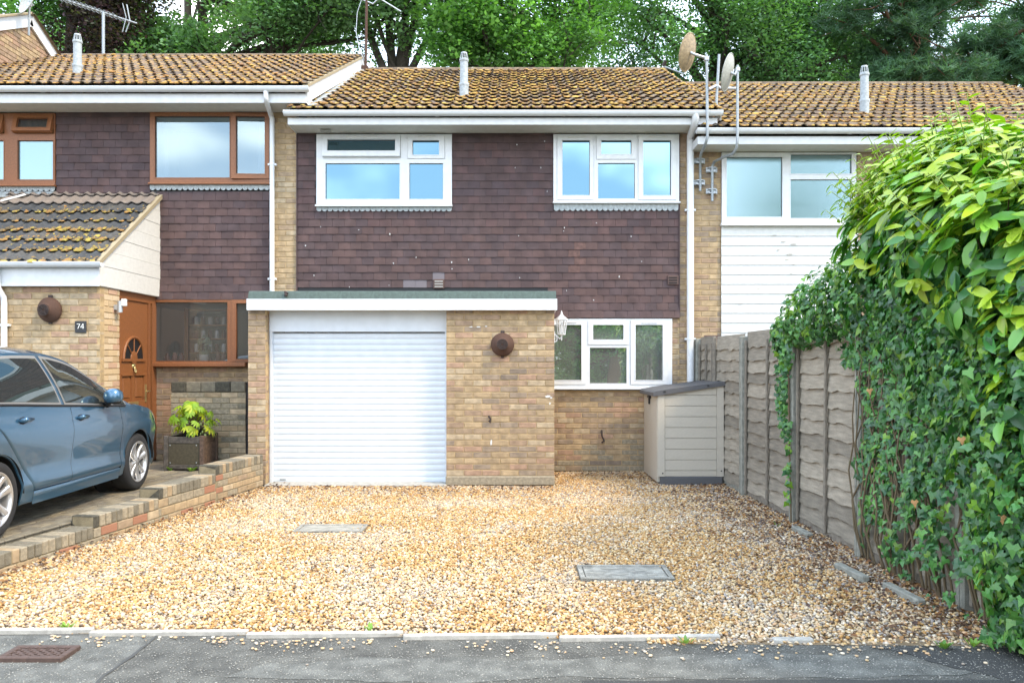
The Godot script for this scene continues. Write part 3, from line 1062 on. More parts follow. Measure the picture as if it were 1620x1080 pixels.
func pick_damp(u, y, t):
	# greenish, weathered bricks in a patch near the ground under the tap
	if y < 0.42 and u > 0.3 and u < 1.5 and rng.randf() < 0.6: return "brick_grey2"
	if y < 0.1: return ["brick_grey2", "brick_8", "brick_1"][rng.randi() % 3]
	return t

func build_garage():
	var g = thing("garage", "flat-roofed buff brick garage with white roller door and white fascia", "garage", Vector3(-1.4, 0, -DG))
	var xl := -3.28
	var xo := -3.06
	var xr := -0.816
	var xe := 0.526
	var top := 2.19
	brick_wall(g, "front_wall", Transform3D(Basis(), Vector3(xr, 0.11, -DG)), xe - xr, top - 0.11, {"pick": pick_garage})
	brick_wall(g, "pier", Transform3D(Basis(), Vector3(xl, 0.0, -DG)), xo - xl, top, {"tones": ["brick_1", "brick_3", "brick_4", "brick_5", "brick_7", "brick_1"], "shift": 0.0})
	var side := Basis(Vector3(0, 0, -1), Vector3.UP, Vector3.RIGHT)
	brick_wall(g, "jamb", Transform3D(side, Vector3(xo, 0.0, -DG - 0.104)), 0.12, top, {"tones": ["brick_3", "brick_7", "brick_2"]})
	brick_wall(g, "side_wall", Transform3D(side, Vector3(xe, 0.0, -DG - 0.104)), DW - DG - 0.11, top, {})
	var ls := MB.new()
	ls.slab(Vector3(xl, 0, -DW), Vector3(xl + 0.1, top, -DG - 0.106))
	part("neighbour_side_wall", ls, M.brick_1, g)
	var rj := MB.new()
	rj.slab(Vector3(xr, 0, -DG - 0.3), Vector3(xr + 0.1, top, -DG - 0.106))
	part("jamb", rj, M.brick_6, g)
	var pl := MB.new()
	pl.cbox(Vector3((xr + xe) / 2, 0.052, -DG - 0.04), Vector3(xe - xr + 0.015, 0.115, 0.12), 0.012)
	part("plinth", pl, M.brick_grey2, g)
	# flat roof
	var f := MB.new()
	f.cbox(Vector3((X(389.5, 10.1) + X(881.5, 10.1)) / 2, (Y(472.5, 10.1) + Y(490.5, 10.1)) / 2, -10.111), Vector3(X(881.5, 10.1) - X(389.5, 10.1), Y(472.5, 10.1) - Y(490.5, 10.1), 0.022), 0.003)
	part("fascia", f, M.upvc, g)
	var fs := MB.new()
	for x in [X(390, 10.1) + 0.008, X(881, 10.1) - 0.008]:
		fs.slab(Vector3(x - 0.009, Y(490.5, 10.1), -DW), Vector3(x + 0.009, Y(472.5, 10.1), -10.123))
	part("side_fascia", fs, M.upvc, g)
	var sf := MB.new()
	sf.slab(Vector3(X(391, 10.1) + 0.01, Y(490, 10.1), -DW + 0.002), Vector3(X(880, 10.1) - 0.01, Y(490, 10.1) + 0.01, -10.123))
	part("soffit", sf, M.soffit, g)
	var r := MB.new()
	var yb := Y(472.5, 10.1)
	var yt := Y(459.5, 10.1)
	var pr := PackedVector2Array([Vector2(-DW, yb), Vector2(-10.1, yb), Vector2(-10.112, yb + 0.03), Vector2(-10.14, yt - 0.012), Vector2(-10.165, yt), Vector2(-10.3, yt - 0.02), Vector2(-DW, yt - 0.01)])
	# profile is (z, y); pushed along x
	var xf := Transform3D(Basis(Vector3(0, 0, 1), Vector3.UP, Vector3(-1, 0, 0)), Vector3(0, 0, 0))
	r.prism(pr, -X(880, 10.1), -X(391.5, 10.1), xf)
	part("felt_roof", r, M.felt, g)
	var seam := MB.new()
	seam.slab(Vector3(X(631.0, 10.09), Y(490, 10.09), -10.1), Vector3(X(631.7, 10.09), Y(473, 10.09), -10.098))
	part("fascia_joint", seam, M.upvc_dirty, g)
	var n := MB.new()
	n.tube([P(452, 462, 10.1), P(452, 468, 10.09)], 0.02, 6)
	n.tube([P(450, 461, 10.1), P(455, 464, 10.09)], 0.012, 6)
	part("moss_tuft", n, M.rust_dark, g)
	# roller door
	var dd := 10.40
	var door = group_part("roller_door", g, Vector3((xo + xr) / 2, 0, -dd))
	var hd := MB.new()
	hd.cbox(Vector3((xo + xr) / 2, (Y(491.5, dd) + Y(525, dd)) / 2, -dd + 0.03), Vector3(xr - xo - 0.004, Y(491.5, dd) - Y(525, dd), 0.06), 0.004)
	part("header_panel", hd, M.roller, door)
	var ytop := Y(526.5, dd)
	var ybot := Y(764.0, dd)
	var cnt := 25
	var sh := (ytop - ybot) / cnt
	var sl := MB.new()
	var pts := []
	var sp := [[0.0, -0.007], [0.004, -0.002], [0.012, 0.0005], [0.03, 0.0036], [0.05, 0.0036], [0.066, 0.0], [0.073, -0.003], [0.0756, -0.007]]
	for e in sp:
		pts.append([Vector3(xo + 0.012, e[0] * sh / 0.0756, e[1]), Vector3(xr - 0.012, e[0] * sh / 0.0756, e[1])])
	sl.grid(pts)
	var slm = sl.mesh()
	for k in cnt:
		part("slat", slm, M.roller, door, Transform3D(Basis(), Vector3(0, ybot + k * sh, -dd)))
	var gr := MB.new()
	gr.cbox(Vector3(xo + 0.02, top / 2, -dd + 0.02), Vector3(0.036, top, 0.07), 0.004)
	part("guide_rail", gr, M.roller, door)
	gr = MB.new()
	gr.cbox(Vector3(xr - 0.016, top / 2, -dd + 0.02), Vector3(0.03, top, 0.07), 0.004)
	part("guide_rail", gr, M.roller, door)
	var se := MB.new()
	se.cbox(Vector3((xo + xr) / 2, ybot - 0.014, -dd), Vector3(xr - xo - 0.03, 0.026, 0.03), 0.004)
	part("rubber_seal", se, M.black_rubber, door)
	var tg := MB.new()
	tg.box(P(447, 758.5, dd - 0.006), Vector3(0.075, 0.02, 0.004))
	part("maker_tag", tg, M.galv, door)
	var th := MB.new()
	th.cbox(Vector3((xo + xr) / 2, -0.015, -dd + 0.12), Vector3(xr - xo, 0.05, 0.3), 0.006)
	part("threshold", th, M.kerb, g)
	# round vent cap
	boiler_vent(g, P(795, 545, DG), 0.145, false)
	var hk := MB.new()
	hk.tube([P(773, 658, DG - 0.005), P(776, 662, DG - 0.03), P(775, 668, DG - 0.02), P(773.5, 665, DG - 0.015)], 0.012, 6)
	part("hook", hk, M.rust_dark, g)
	# chalky splashes on the bricks
	for q in [[867, 627, 0.04, 0.02], [872, 629, 0.02, 0.014], [870, 638, 0.012, 0.02], [745, 517, 0.02, 0.01], [757, 517, 0.03, 0.011], [769, 516, 0.02, 0.01], [777, 700, 0.012, 0.05]]:
		part("paint_splash", splat(P(q[0], q[1], DG - 0.004), q[2], q[3]), M.paint, g)

func pick_garage(u, y, t):
	# the soot-stained bricks round and under the round vent, pinkish replacement bricks
	var px = (u + 0.1 + 0.816) * 0.0
	var cx := 0.70 - 0.02
	var dx: float = absf(u + 0.1 - cx)
	var dy: float = 1.62 - y
	if dy > 0.1 and dy < 0.45 and dx < 0.22 and rng.randf() < 0.7: return ["brick_4", "brick_8", "brick_8"][rng.randi() % 3]
	if y < 0.3 and rng.randf() < 0.4: return "brick_3"
	return t

# a thin irregular patch lying on a wall that faces the street
func splat(at: Vector3, rx: float, ry: float, bs = Basis()) -> MB:
	var p := PackedVector2Array()
	for k in 14:
		var t := TAU * k / 14.0
		var r := rf(0.55, 1.0)
		p.append(Vector2(cos(t) * rx * r, sin(t) * ry * r))
	var b := MB.new()
	b.prism(p, 0, 0.0016, Transform3D(bs, at))
	return b

func boiler_vent(house, at: Vector3, r: float, tilted: bool):
	var bs := Basis(Vector3.RIGHT, PI / 2)
	if tilted: bs = Basis(Vector3.UP, -0.12) * Basis(Vector3.RIGHT, PI / 2 + 0.06)
	var xf := Transform3D(bs, at)
	var b := MB.new()
	b.lathe([Vector2(r * 0.96, 0.0), Vector2(r, 0.02), Vector2(r, 0.035), Vector2(r * 0.95, 0.05), Vector2(r * 0.8, 0.075), Vector2(r * 0.56, 0.10), Vector2(r * 0.5, 0.115), Vector2(r * 0.48, 0.13), Vector2(0.0, 0.13)], 28, xf)
	var o = part("round_vent", b, M.rust, house)
	var c := MB.new()
	for rr in [0.42, 0.3, 0.18]:
		var pts := []
		for k in 17:
			var t := TAU * k / 16.0
			pts.append(xf * Vector3(cos(t) * r * rr, 0.137, sin(t) * r * rr))
		c.tube(pts, 0.006, 5, false)
	for k in 6:
		var t := TAU * k / 6.0
		c.tube([xf * Vector3(cos(t) * r * 0.1, 0.138, sin(t) * r * 0.1), xf * Vector3(cos(t) * r * 0.45, 0.138, sin(t) * r * 0.45)], 0.005, 5)
	part("guard", c, M.rust_dark, o)
	var l := MB.new()
	l.box(at + Vector3(0, r + 0.012, 0.012), Vector3(0.05, 0.03, 0.016))
	l.box(at + Vector3(0, -r - 0.008, 0.012), Vector3(0.04, 0.025, 0.016))
	part("fixing_lug", l, M.rust_dark, o)

func build_left_house():
	var h = thing("terraced_house", "tile-hung house with brown timber windows, brown front door and white-boarded porch", "house", Vector3(-5.6, 0, -DW))
	var ey := 5.234
	var wa := [-48.0, 180.0, 88.0, 293.0]
	var wb := [238.0, 178.5, 428.0, 290.0]
	var holes := [[X(-60), Y(303), X(88), 6.0], [X(238), Y(302), X(428) + 0.01, 6.0], [-12.0, 0.0, X(248), Y(312)]]
	tile_wall(h, "tile_hung_wall", X(-60), X(427.0), Y(474), 5.02, DW, holes)
	window(h, DW, wa, [[[31, 189, 79, 206], [24, 183, 86, 212], 0.3], [[29, 223, 85, 284.5], null], [[-38, 189, 2, 206], [-44, 183, 8, 212], 0.3], [[-40, 223, 7, 284.5], null]], M.wood_frame, M.glass_obscure, {"glass": {0: M.glass_clear, 2: M.glass_clear}})
	window(h, DW, wb, [[[246, 184.5, 364, 281.5], null], [[375, 185.5, 420, 276], [367, 181, 427, 284], 0.05, 1]], M.wood_frame, M.glass_sky_tint, {"glass": {0: M.car_glass_b, 1: M.car_glass_b}})
	room(h, X(236), Y(292), X(430) - 0.03, 5.02, DW + 0.075, 12.5, M.room_wall)
	# curtains and blind rail behind the large pane
	var cu = group_part("curtains", h, P(300, 240, DW + 0.16))
	for q in [[246, 258], [402, 421]]:
		var g := []
		for i in 2:
			var row := []
			for j in 17:
				row.append(Vector3(lerpf(X(q[0]), X(q[1]), j / 16.0), Y(284) if i == 0 else Y(186), -DW - 0.16 + 0.02 * sin(j * 1.9)))
			g.append(row)
		var c := MB.new()
		c.grid(g)
		part("curtain", c, M.curtain, cu)
	var rail := MB.new()
	rail.slab(Vector3(X(247), Y(196), -DW - 0.14), Vector3(X(364), Y(191), -DW - 0.12))
	part("curtain_rail", rail, M.curtain, cu)
	lead_skirt(h, X(238.0), X(427.0), Y(298), DW)
	lead_skirt(h, X(-60.0), X(88.0), Y(300), DW)
	var lf := MB.new()
	lf.slab(Vector3(X(-60), Y(312), -DW), Vector3(X(88), Y(303), -DW + 0.02))
	part("lead_apron", lf, M.lead, h)
	eaves(h, -8.3, -2.765, 5.008, 5.135, 5.19)
	roof_slope(h, "roof", -8.3, -2.75, ey, 11.05, 0.465, 4.1, 0.33, {"moss_n": 22000, "moss": [[0.37, 0.205, 0.055], [0.28, 0.145, 0.045], [0.41, 0.25, 0.065], [0.20, 0.12, 0.04], [0.15, 0.08, 0.04], [0.27, 0.175, 0.045], [0.12, 0.07, 0.04]]})
	house_shell(h, -8.3, -2.75, ey, 0.465, 4.1, M.roof_1)
	gable_side(h, -2.80, ey, 0.465, 4.1)
	bargeboard(h, -2.765, ey, 0.465, 4.1, 0.2, 0.024, M.upvc)
	var ss := MB.new()
	var th := atan(0.465)
	ss.box(Vector3.ZERO, Vector3(0.1, 0.012, 4.4))
	part("step_flashing", ss, M.lead, h, Transform3D(Basis(Vector3.RIGHT, 0.45), Vector3(-2.72, 5.95, -13.1)))
	flue(h, P(122, 130, 12.2), 0.72)
	downpipe(h, [P(420, 141, 10.985), P(420.5, 152, 10.99), P(421, 160, 11.0), P(427, 178, 11.3), P(430, 187, 11.40), P(430, 200, 11.42), P(430, 462, 11.42)], 0.034, [P(430, 441, 11.42), P(430, 260, 11.42)])
	# ---- ground floor: kitchen window and wall below it
	window(h, DW, [232, 470, 401, 573], [[[243, 478, 361, 571], null], [[375, 480, 398, 568], [368, 474, 399, 572]]], M.wood_frame, M.glass_clear, {"proud": 0.04, "sill": false})
	var sl := MB.new()
	sl.cbox(Vector3((X(231) + X(392)) / 2, Y(576.5), -DW + 0.04), Vector3(X(392) - X(231), 0.065, 0.16), 0.01)
	part("sill", sl, M.wood_frame, h)
	var hd := MB.new()
	hd.slab(Vector3(X(232), Y(470), -DW - 0.05), Vector3(X(392), Y(466), -DW + 0.02))
	part("window_head", hd, M.wood_frame, h)
	brick_wall(h, "wall_below_window", Transform3D(Basis(), Vector3(X(232), 0.15, -DW)), X(392) - X(232), Y(580) - 0.15, {"tones": ["brick_0", "brick_3", "brick_1", "brick_6", "brick_7", "brick_4"]})
	room(h, -5.4, 0.2, -3.42, 2.36, DW + 0.1, 14.0, M.room_wall)
	build_kitchen(h)
	build_porch(h)

func build_kitchen(h):
	var d := 12.1
	var k = group_part("kitchen_units", h, P(300, 560, d))
	var c := MB.new()
	c.slab(Vector3(-4.75, 1.45, -12.25), Vector3(-4.70, 2.3, -11.9))
	c.slab(Vector3(-4.15, 1.45, -12.25), Vector3(-4.12, 2.3, -11.9))
	for y in [1.45, 1.65, 1.85, 2.05, 2.27]:
		c.slab(Vector3(-4.70, y, -12.25), Vector3(-4.15, y + 0.02, -11.95))
	part("shelf_unit", c, M.cupboard, k)
	var w := MB.new()
	w.cbox(Vector3(-4.4, 1.36, -11.9), Vector3(1.9, 0.04, 0.5), 0.005)
	part("worktop", w, M.cupboard, k)

func build_porch(h):
	var p = h
	var xs := -4.95
	var df := 9.86
	var side := Basis(Vector3(0, 0, -1), Vector3.UP, Vector3.RIGHT)
	var pt := ["brick_0", "brick_5", "brick_2", "brick_5", "brick_6", "brick_2", "brick_3"]
	brick_wall(p, "porch_front_wall", Transform3D(Basis(), Vector3(-6.5, 0.825, -df)), xs + 6.5, 2.43 - 0.825, {"tones": pt, "shift": 0.05})
	var low := MB.new()
	low.slab(Vector3(-6.5, 0, -df - 0.105), Vector3(xs, 0.825, -df))
	part("porch_base", low, M.brick_6, p)
	brick_wall(p, "porch_side_wall", Transform3D(side, Vector3(xs, 0.15, -df - 0.104)), 0.39, 2.43 - 0.15, {"tones": pt})
	var lw := MB.new()
	lw.slab(Vector3(-8.3, 0, -DW - 0.1), Vector3(-5.35, Y(312), -DW + 0.0))
	part("ground_floor_wall", lw, M.brick_6, p)
	# front door and its frame, facing the garage side
	var door = group_part("front_door", p, Vector3(xs - 0.05, 0.2, -10.36))
	var ox := Transform3D(side, Vector3(xs - 0.03, 0.0, -10.355))
	var fr := MB.new()
	fr.plate([0.0, 0.17, 1.15, 2.43], [[0.06, 0.17, 0.90, 2.33], [0.955, 0.25, 1.01, 2.33]], 0.0, -0.09)
	part("frame", fr, M.wood_frame, door, ox)
	var sidelight := MB.new()
	sidelight.box(Vector3(0.983, 1.29, -0.04), Vector3(0.06, 2.1, 0.01))
	part("side_light", sidelight, M.black, door, ox)
	var pan := [[0.17, 1.02, 0.44, 1.35], [0.53, 1.02, 0.80, 1.35], [0.17, 0.34, 0.44, 0.92], [0.53, 0.34, 0.80, 0.92]]
	var lf := MB.new()
	lf.plate([0.065, 0.19, 0.895, 2.325], pan, -0.02, -0.07)
	part("leaf", lf, M.wood_door, door, ox)
	for q in pan:
		var b := MB.new()
		b.cbox(Vector3((q[0] + q[2]) / 2, (q[1] + q[3]) / 2, -0.045), Vector3(q[2] - q[0], q[3] - q[1], 0.02), 0.004)
		b.cbox(Vector3((q[0] + q[2]) / 2, (q[1] + q[3]) / 2, -0.032), Vector3(q[2] - q[0] - 0.07, q[3] - q[1] - 0.07, 0.02), 0.008)
		part("panel", b, M.wood_door, door, ox)
		var mo := MB.new()
		mo.plate([q[0] - 0.018, q[3] - 0.006, q[2] + 0.018, q[3] + 0.016], [], -0.006, -0.02)
		part("moulding", mo, M.wood_door, door, ox)
	# fan light
	var fan := PackedVector2Array()
	for i in 13:
		var t := PI * i / 12.0
		fan.append(Vector2(0.48 + cos(t) * 0.27, 1.56 + sin(t) * 0.27))
	var fl := MB.new()
	fl.prism(fan, -0.02, -0.012, Transform3D())
	part("fan_light", fl, M.black, door, ox)
	var fa := MB.new()
	var arc := []
	for i in 13:
		var t := PI * i / 12.0
		arc.append(Vector3(0.48 + cos(t) * 0.29, 1.56 + sin(t) * 0.29, -0.012))
	fa.tube(arc, 0.022, 6)
	fa.box(Vector3(0.48, 1.55, -0.012), Vector3(0.66, 0.035, 0.03))
	for i in [3, 6, 9]:
		var t = PI * i / 12.0
		fa.tube([Vector3(0.48, 1.57, -0.008), Vector3(0.48 + cos(t) * 0.27, 1.56 + sin(t) * 0.27, -0.008)], 0.009, 5)
	fa.lathe([Vector2(0.09, 0.0), Vector2(0.085, 0.012), Vector2(0, 0.014)], 14, Transform3D(Basis(Vector3.RIGHT, PI / 2), Vector3(0.48, 1.58, -0.012)))
	part("fan_moulding", fa, M.wood_door, door, ox)
	var hw := MB.new()
	hw.box(Vector3(0.84, 1.1, -0.014), Vector3(0.035, 0.24, 0.012))
	hw.tube([Vector3(0.84, 1.13, -0.01), Vector3(0.84, 1.13, 0.045), Vector3(0.74, 1.13, 0.05)], 0.01, 6)
	part("handle", hw, M.brass, door, ox)
	var kn := MB.new()
	kn.lathe([Vector2(0.035, 0.0), Vector2(0.03, 0.02), Vector2(0.0, 0.024)], 12, Transform3D(Basis(Vector3.RIGHT, PI / 2), Vector3(0.48, 1.47, -0.02)))
	kn.tube([Vector3(0.48, 1.46, 0.0), Vector3(0.46, 1.41, 0.012), Vector3(0.48, 1.37, 0.014), Vector3(0.50, 1.41, 0.012), Vector3(0.48, 1.46, 0.0)], 0.008, 5)
	part("knocker", kn, M.brass, door, ox)
	var lb := MB.new()
	lb.cbox(Vector3(0.48, 0.97, -0.016), Vector3(0.28, 0.06, 0.014), 0.004)
	part("letter_box", lb, M.brass, door, ox)
	# timber post between the door and the kitchen window
	var po := MB.new()
	po.slab(Vector3(X(230) - 0.10, 0.15, -DW + 0.0), Vector3(X(230) + 0.012, 2.43, -DW + 0.05))
	part("corner_post", po, M.wood_frame, p)
	# roof of the porch
	var sl := (Y(311) - Y(416, 9.75)) / (DW - 9.75)
	roof_slope(p, "porch_roof", -7.05, xs + 0.02, Y(416, 9.75), 9.75, sl, DW - 9.75, 0.295, {"tones": ["slate_0", "slate_1", "slate_0", "slate_1"], "clean": 2, "moss_n": 3600, "ridge": false, "moss": [[0.22, 0.16, 0.035], [0.27, 0.20, 0.04], [0.26, 0.14, 0.04], [0.19, 0.12, 0.04], [0.11, 0.08, 0.04], [0.29, 0.22, 0.045]]})
	var ye := Y(416, 9.75)
	var f := MB.new()
	f.cbox(Vector3((-8.25 + xs + 0.03) / 2, (Y(423, 9.78) + Y(452.5, 9.78)) / 2, -9.79), Vector3(xs + 0.03 + 8.25, Y(423, 9.78) - Y(452.5, 9.78), 0.022), 0.003)
	part("porch_fascia", f, M.upvc, p)
	gutter(p, -8.25, X(161, 9.72), Y(415.5, 9.72), 9.71, 0.055)
	var so := MB.new()
	so.slab(Vector3(-8.2, 2.431, -DW + 0.01), Vector3(xs + 0.01, 2.443, -9.805))
	part("porch_soffit", so, M.soffit, p)
	# white boards on the side of the porch, each cut to the slope of the roof
	var yb := 2.436
	var bh := 0.19
	var n := 0
	while yb < Y(311) - 0.02:
		var yt := yb + (0.245 if n == 0 else bh)
		# board polygon in (distance behind the front, height)
		var poly := PackedVector2Array()
		var at := func(y: float) -> float:
			return clampf((y - ye + 0.03) / sl, 0.035, DW - 9.75)
		var L := DW - 9.75 - 0.003
		poly.append(Vector2(at.call(yb), yb))
		poly.append(Vector2(L, yb))
		poly.append(Vector2(L, minf(yt - 0.004, ye + L * sl - 0.02)))
		if at.call(yt - 0.004) < L - 0.01: poly.append(Vector2(at.call(yt - 0.004), yt - 0.004))
		var b := MB.new()
		b.prism(poly, -0.02, 0.004 * (n % 2), Transform3D(side, Vector3(xs + 0.024, 0, -9.75)))
		part("side_board", b, M.paint, p)
		yb = yt
		n += 1
	var back := MB.new()
	back.prism(PackedVector2Array([Vector2(0.06, 2.445), Vector2(DW - 9.76, 2.445), Vector2(DW - 9.76, Y(311) - 0.05), Vector2(0.06, ye)]), -0.05, -0.022, Transform3D(side, Vector3(xs + 0.024, 0, -9.75)))
	part("side_backing", back, M.black, p)
	var th := atan(sl)
	var len := (DW - 9.75) / cos(th)
	var v := MB.new()
	v.box(Vector3.ZERO, Vector3(0.06, 0.05, len))
	part("verge_bed", v, M.verge, p, Transform3D(Basis(Vector3.RIGHT, th), Vector3(xs + 0.03, (ye + Y(311)) / 2 + 0.005, -(9.75 + DW) / 2)))
	boiler_vent(p, P(80, 490, df - 0.005), 0.15, true)
	# downpipe of the porch
	downpipe(p, [P(-8, 420, 9.71), P(-6, 432, 9.72), P(-4, 455, 9.76), P(5, 470, 9.82), P(6, 480, 9.82), P(6, 640, 9.82)], 0.034, [P(6, 514, 9.82)])
	var ld := MB.new()
	ld.box(Vector3.ZERO, Vector3(0.06, 0.01, 0.42), Basis(Vector3.RIGHT, th) * Basis(Vector3.UP, -0.75))
	part("lead_strip", ld, M.paint, p, Transform3D(Basis(), P(14, 322, 11.28) + Vector3(0, 0.07, 0)))

func build_right_house():
	var h = thing("terraced_house", "house with white weatherboards under a net-curtained white window behind the fence", "house", Vector3(5.0, 0, -DW))
	var ey := 4.665
	brick_wall(h, "party_pier", Transform3D(Basis(), Vector3(2.346, 0.15, -DW)), X(1141) - 2.346, 4.465 - 0.15, {"tones": ["brick_0", "brick_6", "brick_1", "brick_7", "brick_2", "brick_4"], "shift": 0.03})
	var up := MB.new()
	up.slab(Vector3(2.346, 4.466, -DW - 0.1), Vector3(X(1102), 4.72, -DW))
	part("pier_head", up, M.brick_7, h)
	window(h, DW, [1141.5, 242, 1354, 353], [[[1149, 249, 1237, 343.5], null], [[1250, 245, 1346.5, 275.5], null], [[1250, 284.5, 1346.5, 345.5], null]], M.upvc, M.glass_obscure, {})
	# weatherboards
	var n := 0
	var y: float = Y(357)
	while y > 0.3:
		var b := MB.new()
		var bh := 0.1345
		b.box(Vector3((X(1141) + X(1357)) / 2, 0, 0), Vector3(X(1357) - X(1141), bh + 0.012, 0.014))
		part("weatherboard", b, M.paint_old if n % 3 else M.paint, h, Transform3D(Basis(Vector3.RIGHT, -0.085), Vector3(0, y - bh / 2 - 0.006, -DW + 0.018)))
		y -= bh
		n += 1
	for q in [[1240, 382, 0.045, 0.012], [1256, 386, 0.06, 0.016], [1250, 402, 0.05, 0.02], [1232, 395, 0.03, 0.014], [1246, 410, 0.04, 0.01], [1256, 418, 0.02, 0.01], [1252, 433, 0.025, 0.008], [1225, 372, 0.05, 0.008], [1200, 457, 0.03, 0.01], [1172, 480, 0.05, 0.007], [1262, 374, 0.03, 0.006]]:
		part("peeled_patch", splat(P(q[0], q[1], DW - 0.036), q[2], q[3], Basis(Vector3.RIGHT, -0.085)), M.bare_board, h)
	var bk := MB.new()
	bk.slab(Vector3(2.93, 0, -DW - 0.12), Vector3(X(1357), Y(356), -DW))
	part("wall_core", bk, M.brick_1, h)
	brick_wall(h, "upper_wall", Transform3D(Basis(), Vector3(X(1357), 2.9, -DW)), 1.6, 4.46 - 2.9, {"tones": ["brick_3", "brick_7", "brick_4", "brick_1", "brick_7"]})
	var lw := MB.new()
	lw.slab(Vector3(X(1357), 0, -DW - 0.105), Vector3(8.98, 2.9, -DW))
	lw.slab(Vector3(X(1357) + 1.6, 2.9, -DW - 0.105), Vector3(8.98, 4.46, -DW))
	part("plain_wall", lw, M.brick_7, h)
	eaves(h, 2.50, 9.0, 4.452, 4.56, 4.632)
	roof_slope(h, "roof", 2.84, 9.0, ey, 11.05, 0.478, 4.1, 0.33, {"moss_n": 26000})
	roof_slope(h, "roof_edge", 2.52, 2.84, ey, 11.05, 0.478, 0.45, 0.33, {"moss_n": 250, "ridge": false})
	house_shell(h, 2.84, 9.0, ey, 0.478, 4.1, M.roof_1)
	gable_side(h, 8.95, ey, 0.478, 4.1)
	flue(h, P(1368, 188, 12.0), 0.78)
	var v := MB.new()
	v.cbox(P(1127, 536, DW - 0.004), Vector3(0.225, 0.1, 0.012), 0.003)
	var o = part("air_brick", v, M.vent_brown, h)
	var ar := MB.new()
	ar.cbox(Vector3(X(1247), Y(356.5), -DW + 0.05), Vector3(X(1357) - X(1141), 0.03, 0.1), 0.004)
	part("sill", ar, M.upvc, h)

func build_gable_house():
	var h = thing("terraced_house", "next house up the terrace, only its orange brick gable and white bargeboard showing", "house", Vector3(-8.3, 0, -12))
	var x := -8.32
	var rd := 14.15
	var ry := 7.52
	var s := 0.48
	var side := Basis(Vector3(0, 0, -1), Vector3.UP, Vector3.RIGHT)
	var p := PackedVector2Array([Vector2(10.4, 0), Vector2(17.9, 0), Vector2(17.9, ry - s * 3.75 - 0.05), Vector2(rd, ry - 0.05), Vector2(10.4, ry - s * 3.75 - 0.05)])
	var b := MB.new()
	b.prism(p, -0.2, -0.006, Transform3D(side, Vector3(x, 0, 0)))
	part("gable_wall", b, M.mortar, h)
	var clip := func(u, y): return y + 6.0 > ry - 0.08 - s * absf(12.9 + u - rd)
	var pick := func(_u, _y, _t): return ["brick_3", "brick_0", "brick_7", "brick_2"][rng.randi() % 4]
	brick_wall(h, "gable_bricks", Transform3D(side, Vector3(x + 0.004, 6.0, -12.9)), 2.9, 1.5, {"pick": pick, "clip": clip})
	bargeboard(h, x + 0.03, ry - s * 4.1, s, 4.1, 0.2, 0.03, M.upvc, rd - 4.1)
	var f := MB.new()
	f.quad(Vector3(x - 6, ry - s * 4.1, -rd + 4.1), Vector3(x + 0.1, ry - s * 4.1, -rd + 4.1), Vector3(x + 0.1, ry, -rd), Vector3(x - 6, ry, -rd))
	f.quad(Vector3(x + 0.1, ry - s * 4.1, -rd - 4.1), Vector3(x - 6, ry - s * 4.1, -rd - 4.1), Vector3(x - 6, ry, -rd), Vector3(x + 0.1, ry, -rd))
	part("roof", f, M.roof_0, h)
	var fl := MB.new()
	fl.slab(Vector3(x + 0.006, 6.05, -13.1), Vector3(x + 0.014, 6.3, -15.2))
	part("flashing", fl, M.lead, h)

# the houses opposite, across the road behind the camera: seen in the window panes
func build_opposite():
	var h = thing("terraced_house", "brick and tile-hung house across the road, mirrored in the kitchen window", "house", Vector3(-16, 0, 15))
	var z := 15.0
	for e in [["brick_wall_panel", -30.0, -19.5, 0.0, 5.2, "brick_1"], ["tile_panel", -19.5, -15.5, 0.0, 2.4, "tile_0"], ["brick_pier", -15.5, -11.0, 0.0, 5.2, "brick_6"], ["tile_panel", -19.5, -15.5, 4.0, 5.2, "tile_1"], ["white_boards", -19.5, -15.5, 2.4, 2.7, "paint"]]:
		var b := MB.new()
		b.slab(Vector3(e[1], e[3], z), Vector3(e[2], e[4], z + 0.3))
		part(e[0], b, M[e[5]], h)
	var f := MB.new()
	f.plate([-19.5, 2.7, -15.5, 4.0], [[-19.3, 2.85, -17.6, 3.85], [-17.4, 2.85, -15.7, 3.85]], 0.05, -0.05)
	part("window_frame", f, M.upvc, h, Transform3D(Basis(Vector3.UP, PI), Vector3(-35, 0, z + 0.1)))
	var g := MB.new()
	g.slab(Vector3(-19.5, 2.7, z + 0.15), Vector3(-15.5, 4.0, z + 0.2))
	part("window_glass", g, M.black, h)
	var r := MB.new()
	r.quad(Vector3(-10.5, 5.2, z - 0.4), Vector3(-30.5, 5.2, z - 0.4), Vector3(-30.5, 7.2, z + 4), Vector3(-10.5, 7.2, z + 4))
	part("roof", r, M.roof_0, h)
	var fa := MB.new()
	fa.slab(Vector3(-30.5, 5.0, z - 0.42), Vector3(-10.5, 5.22, z - 0.38))
	part("fascia", fa, M.upvc, h)

func wall_x(d): return -3.06 - 0.16 * (10.08 - d)
func fence_x(d): return 2.62 + (11.4 - d) * 0.035

func sheet(pts: Array, y: float) -> MB:
	# flat polygon given as [x, d] points
	var p := PackedVector2Array()
	for q in pts: p.append(Vector2(q[0], q[1]))
	if Geometry2D.is_polygon_clockwise(p): p.reverse()
	var b := MB.new()
	var idx := Geometry2D.triangulate_polygon(p)
	for i in range(0, idx.size(), 3):
		var v := []
		for k in 3: v.append(Vector3(p[idx[i + k]].x, y, -p[idx[i + k]].y))
		if (v[1] - v[0]).cross(v[2] - v[0]).y < 0: v.reverse()
		b.tri(v[0], v[1], v[2])
	return b

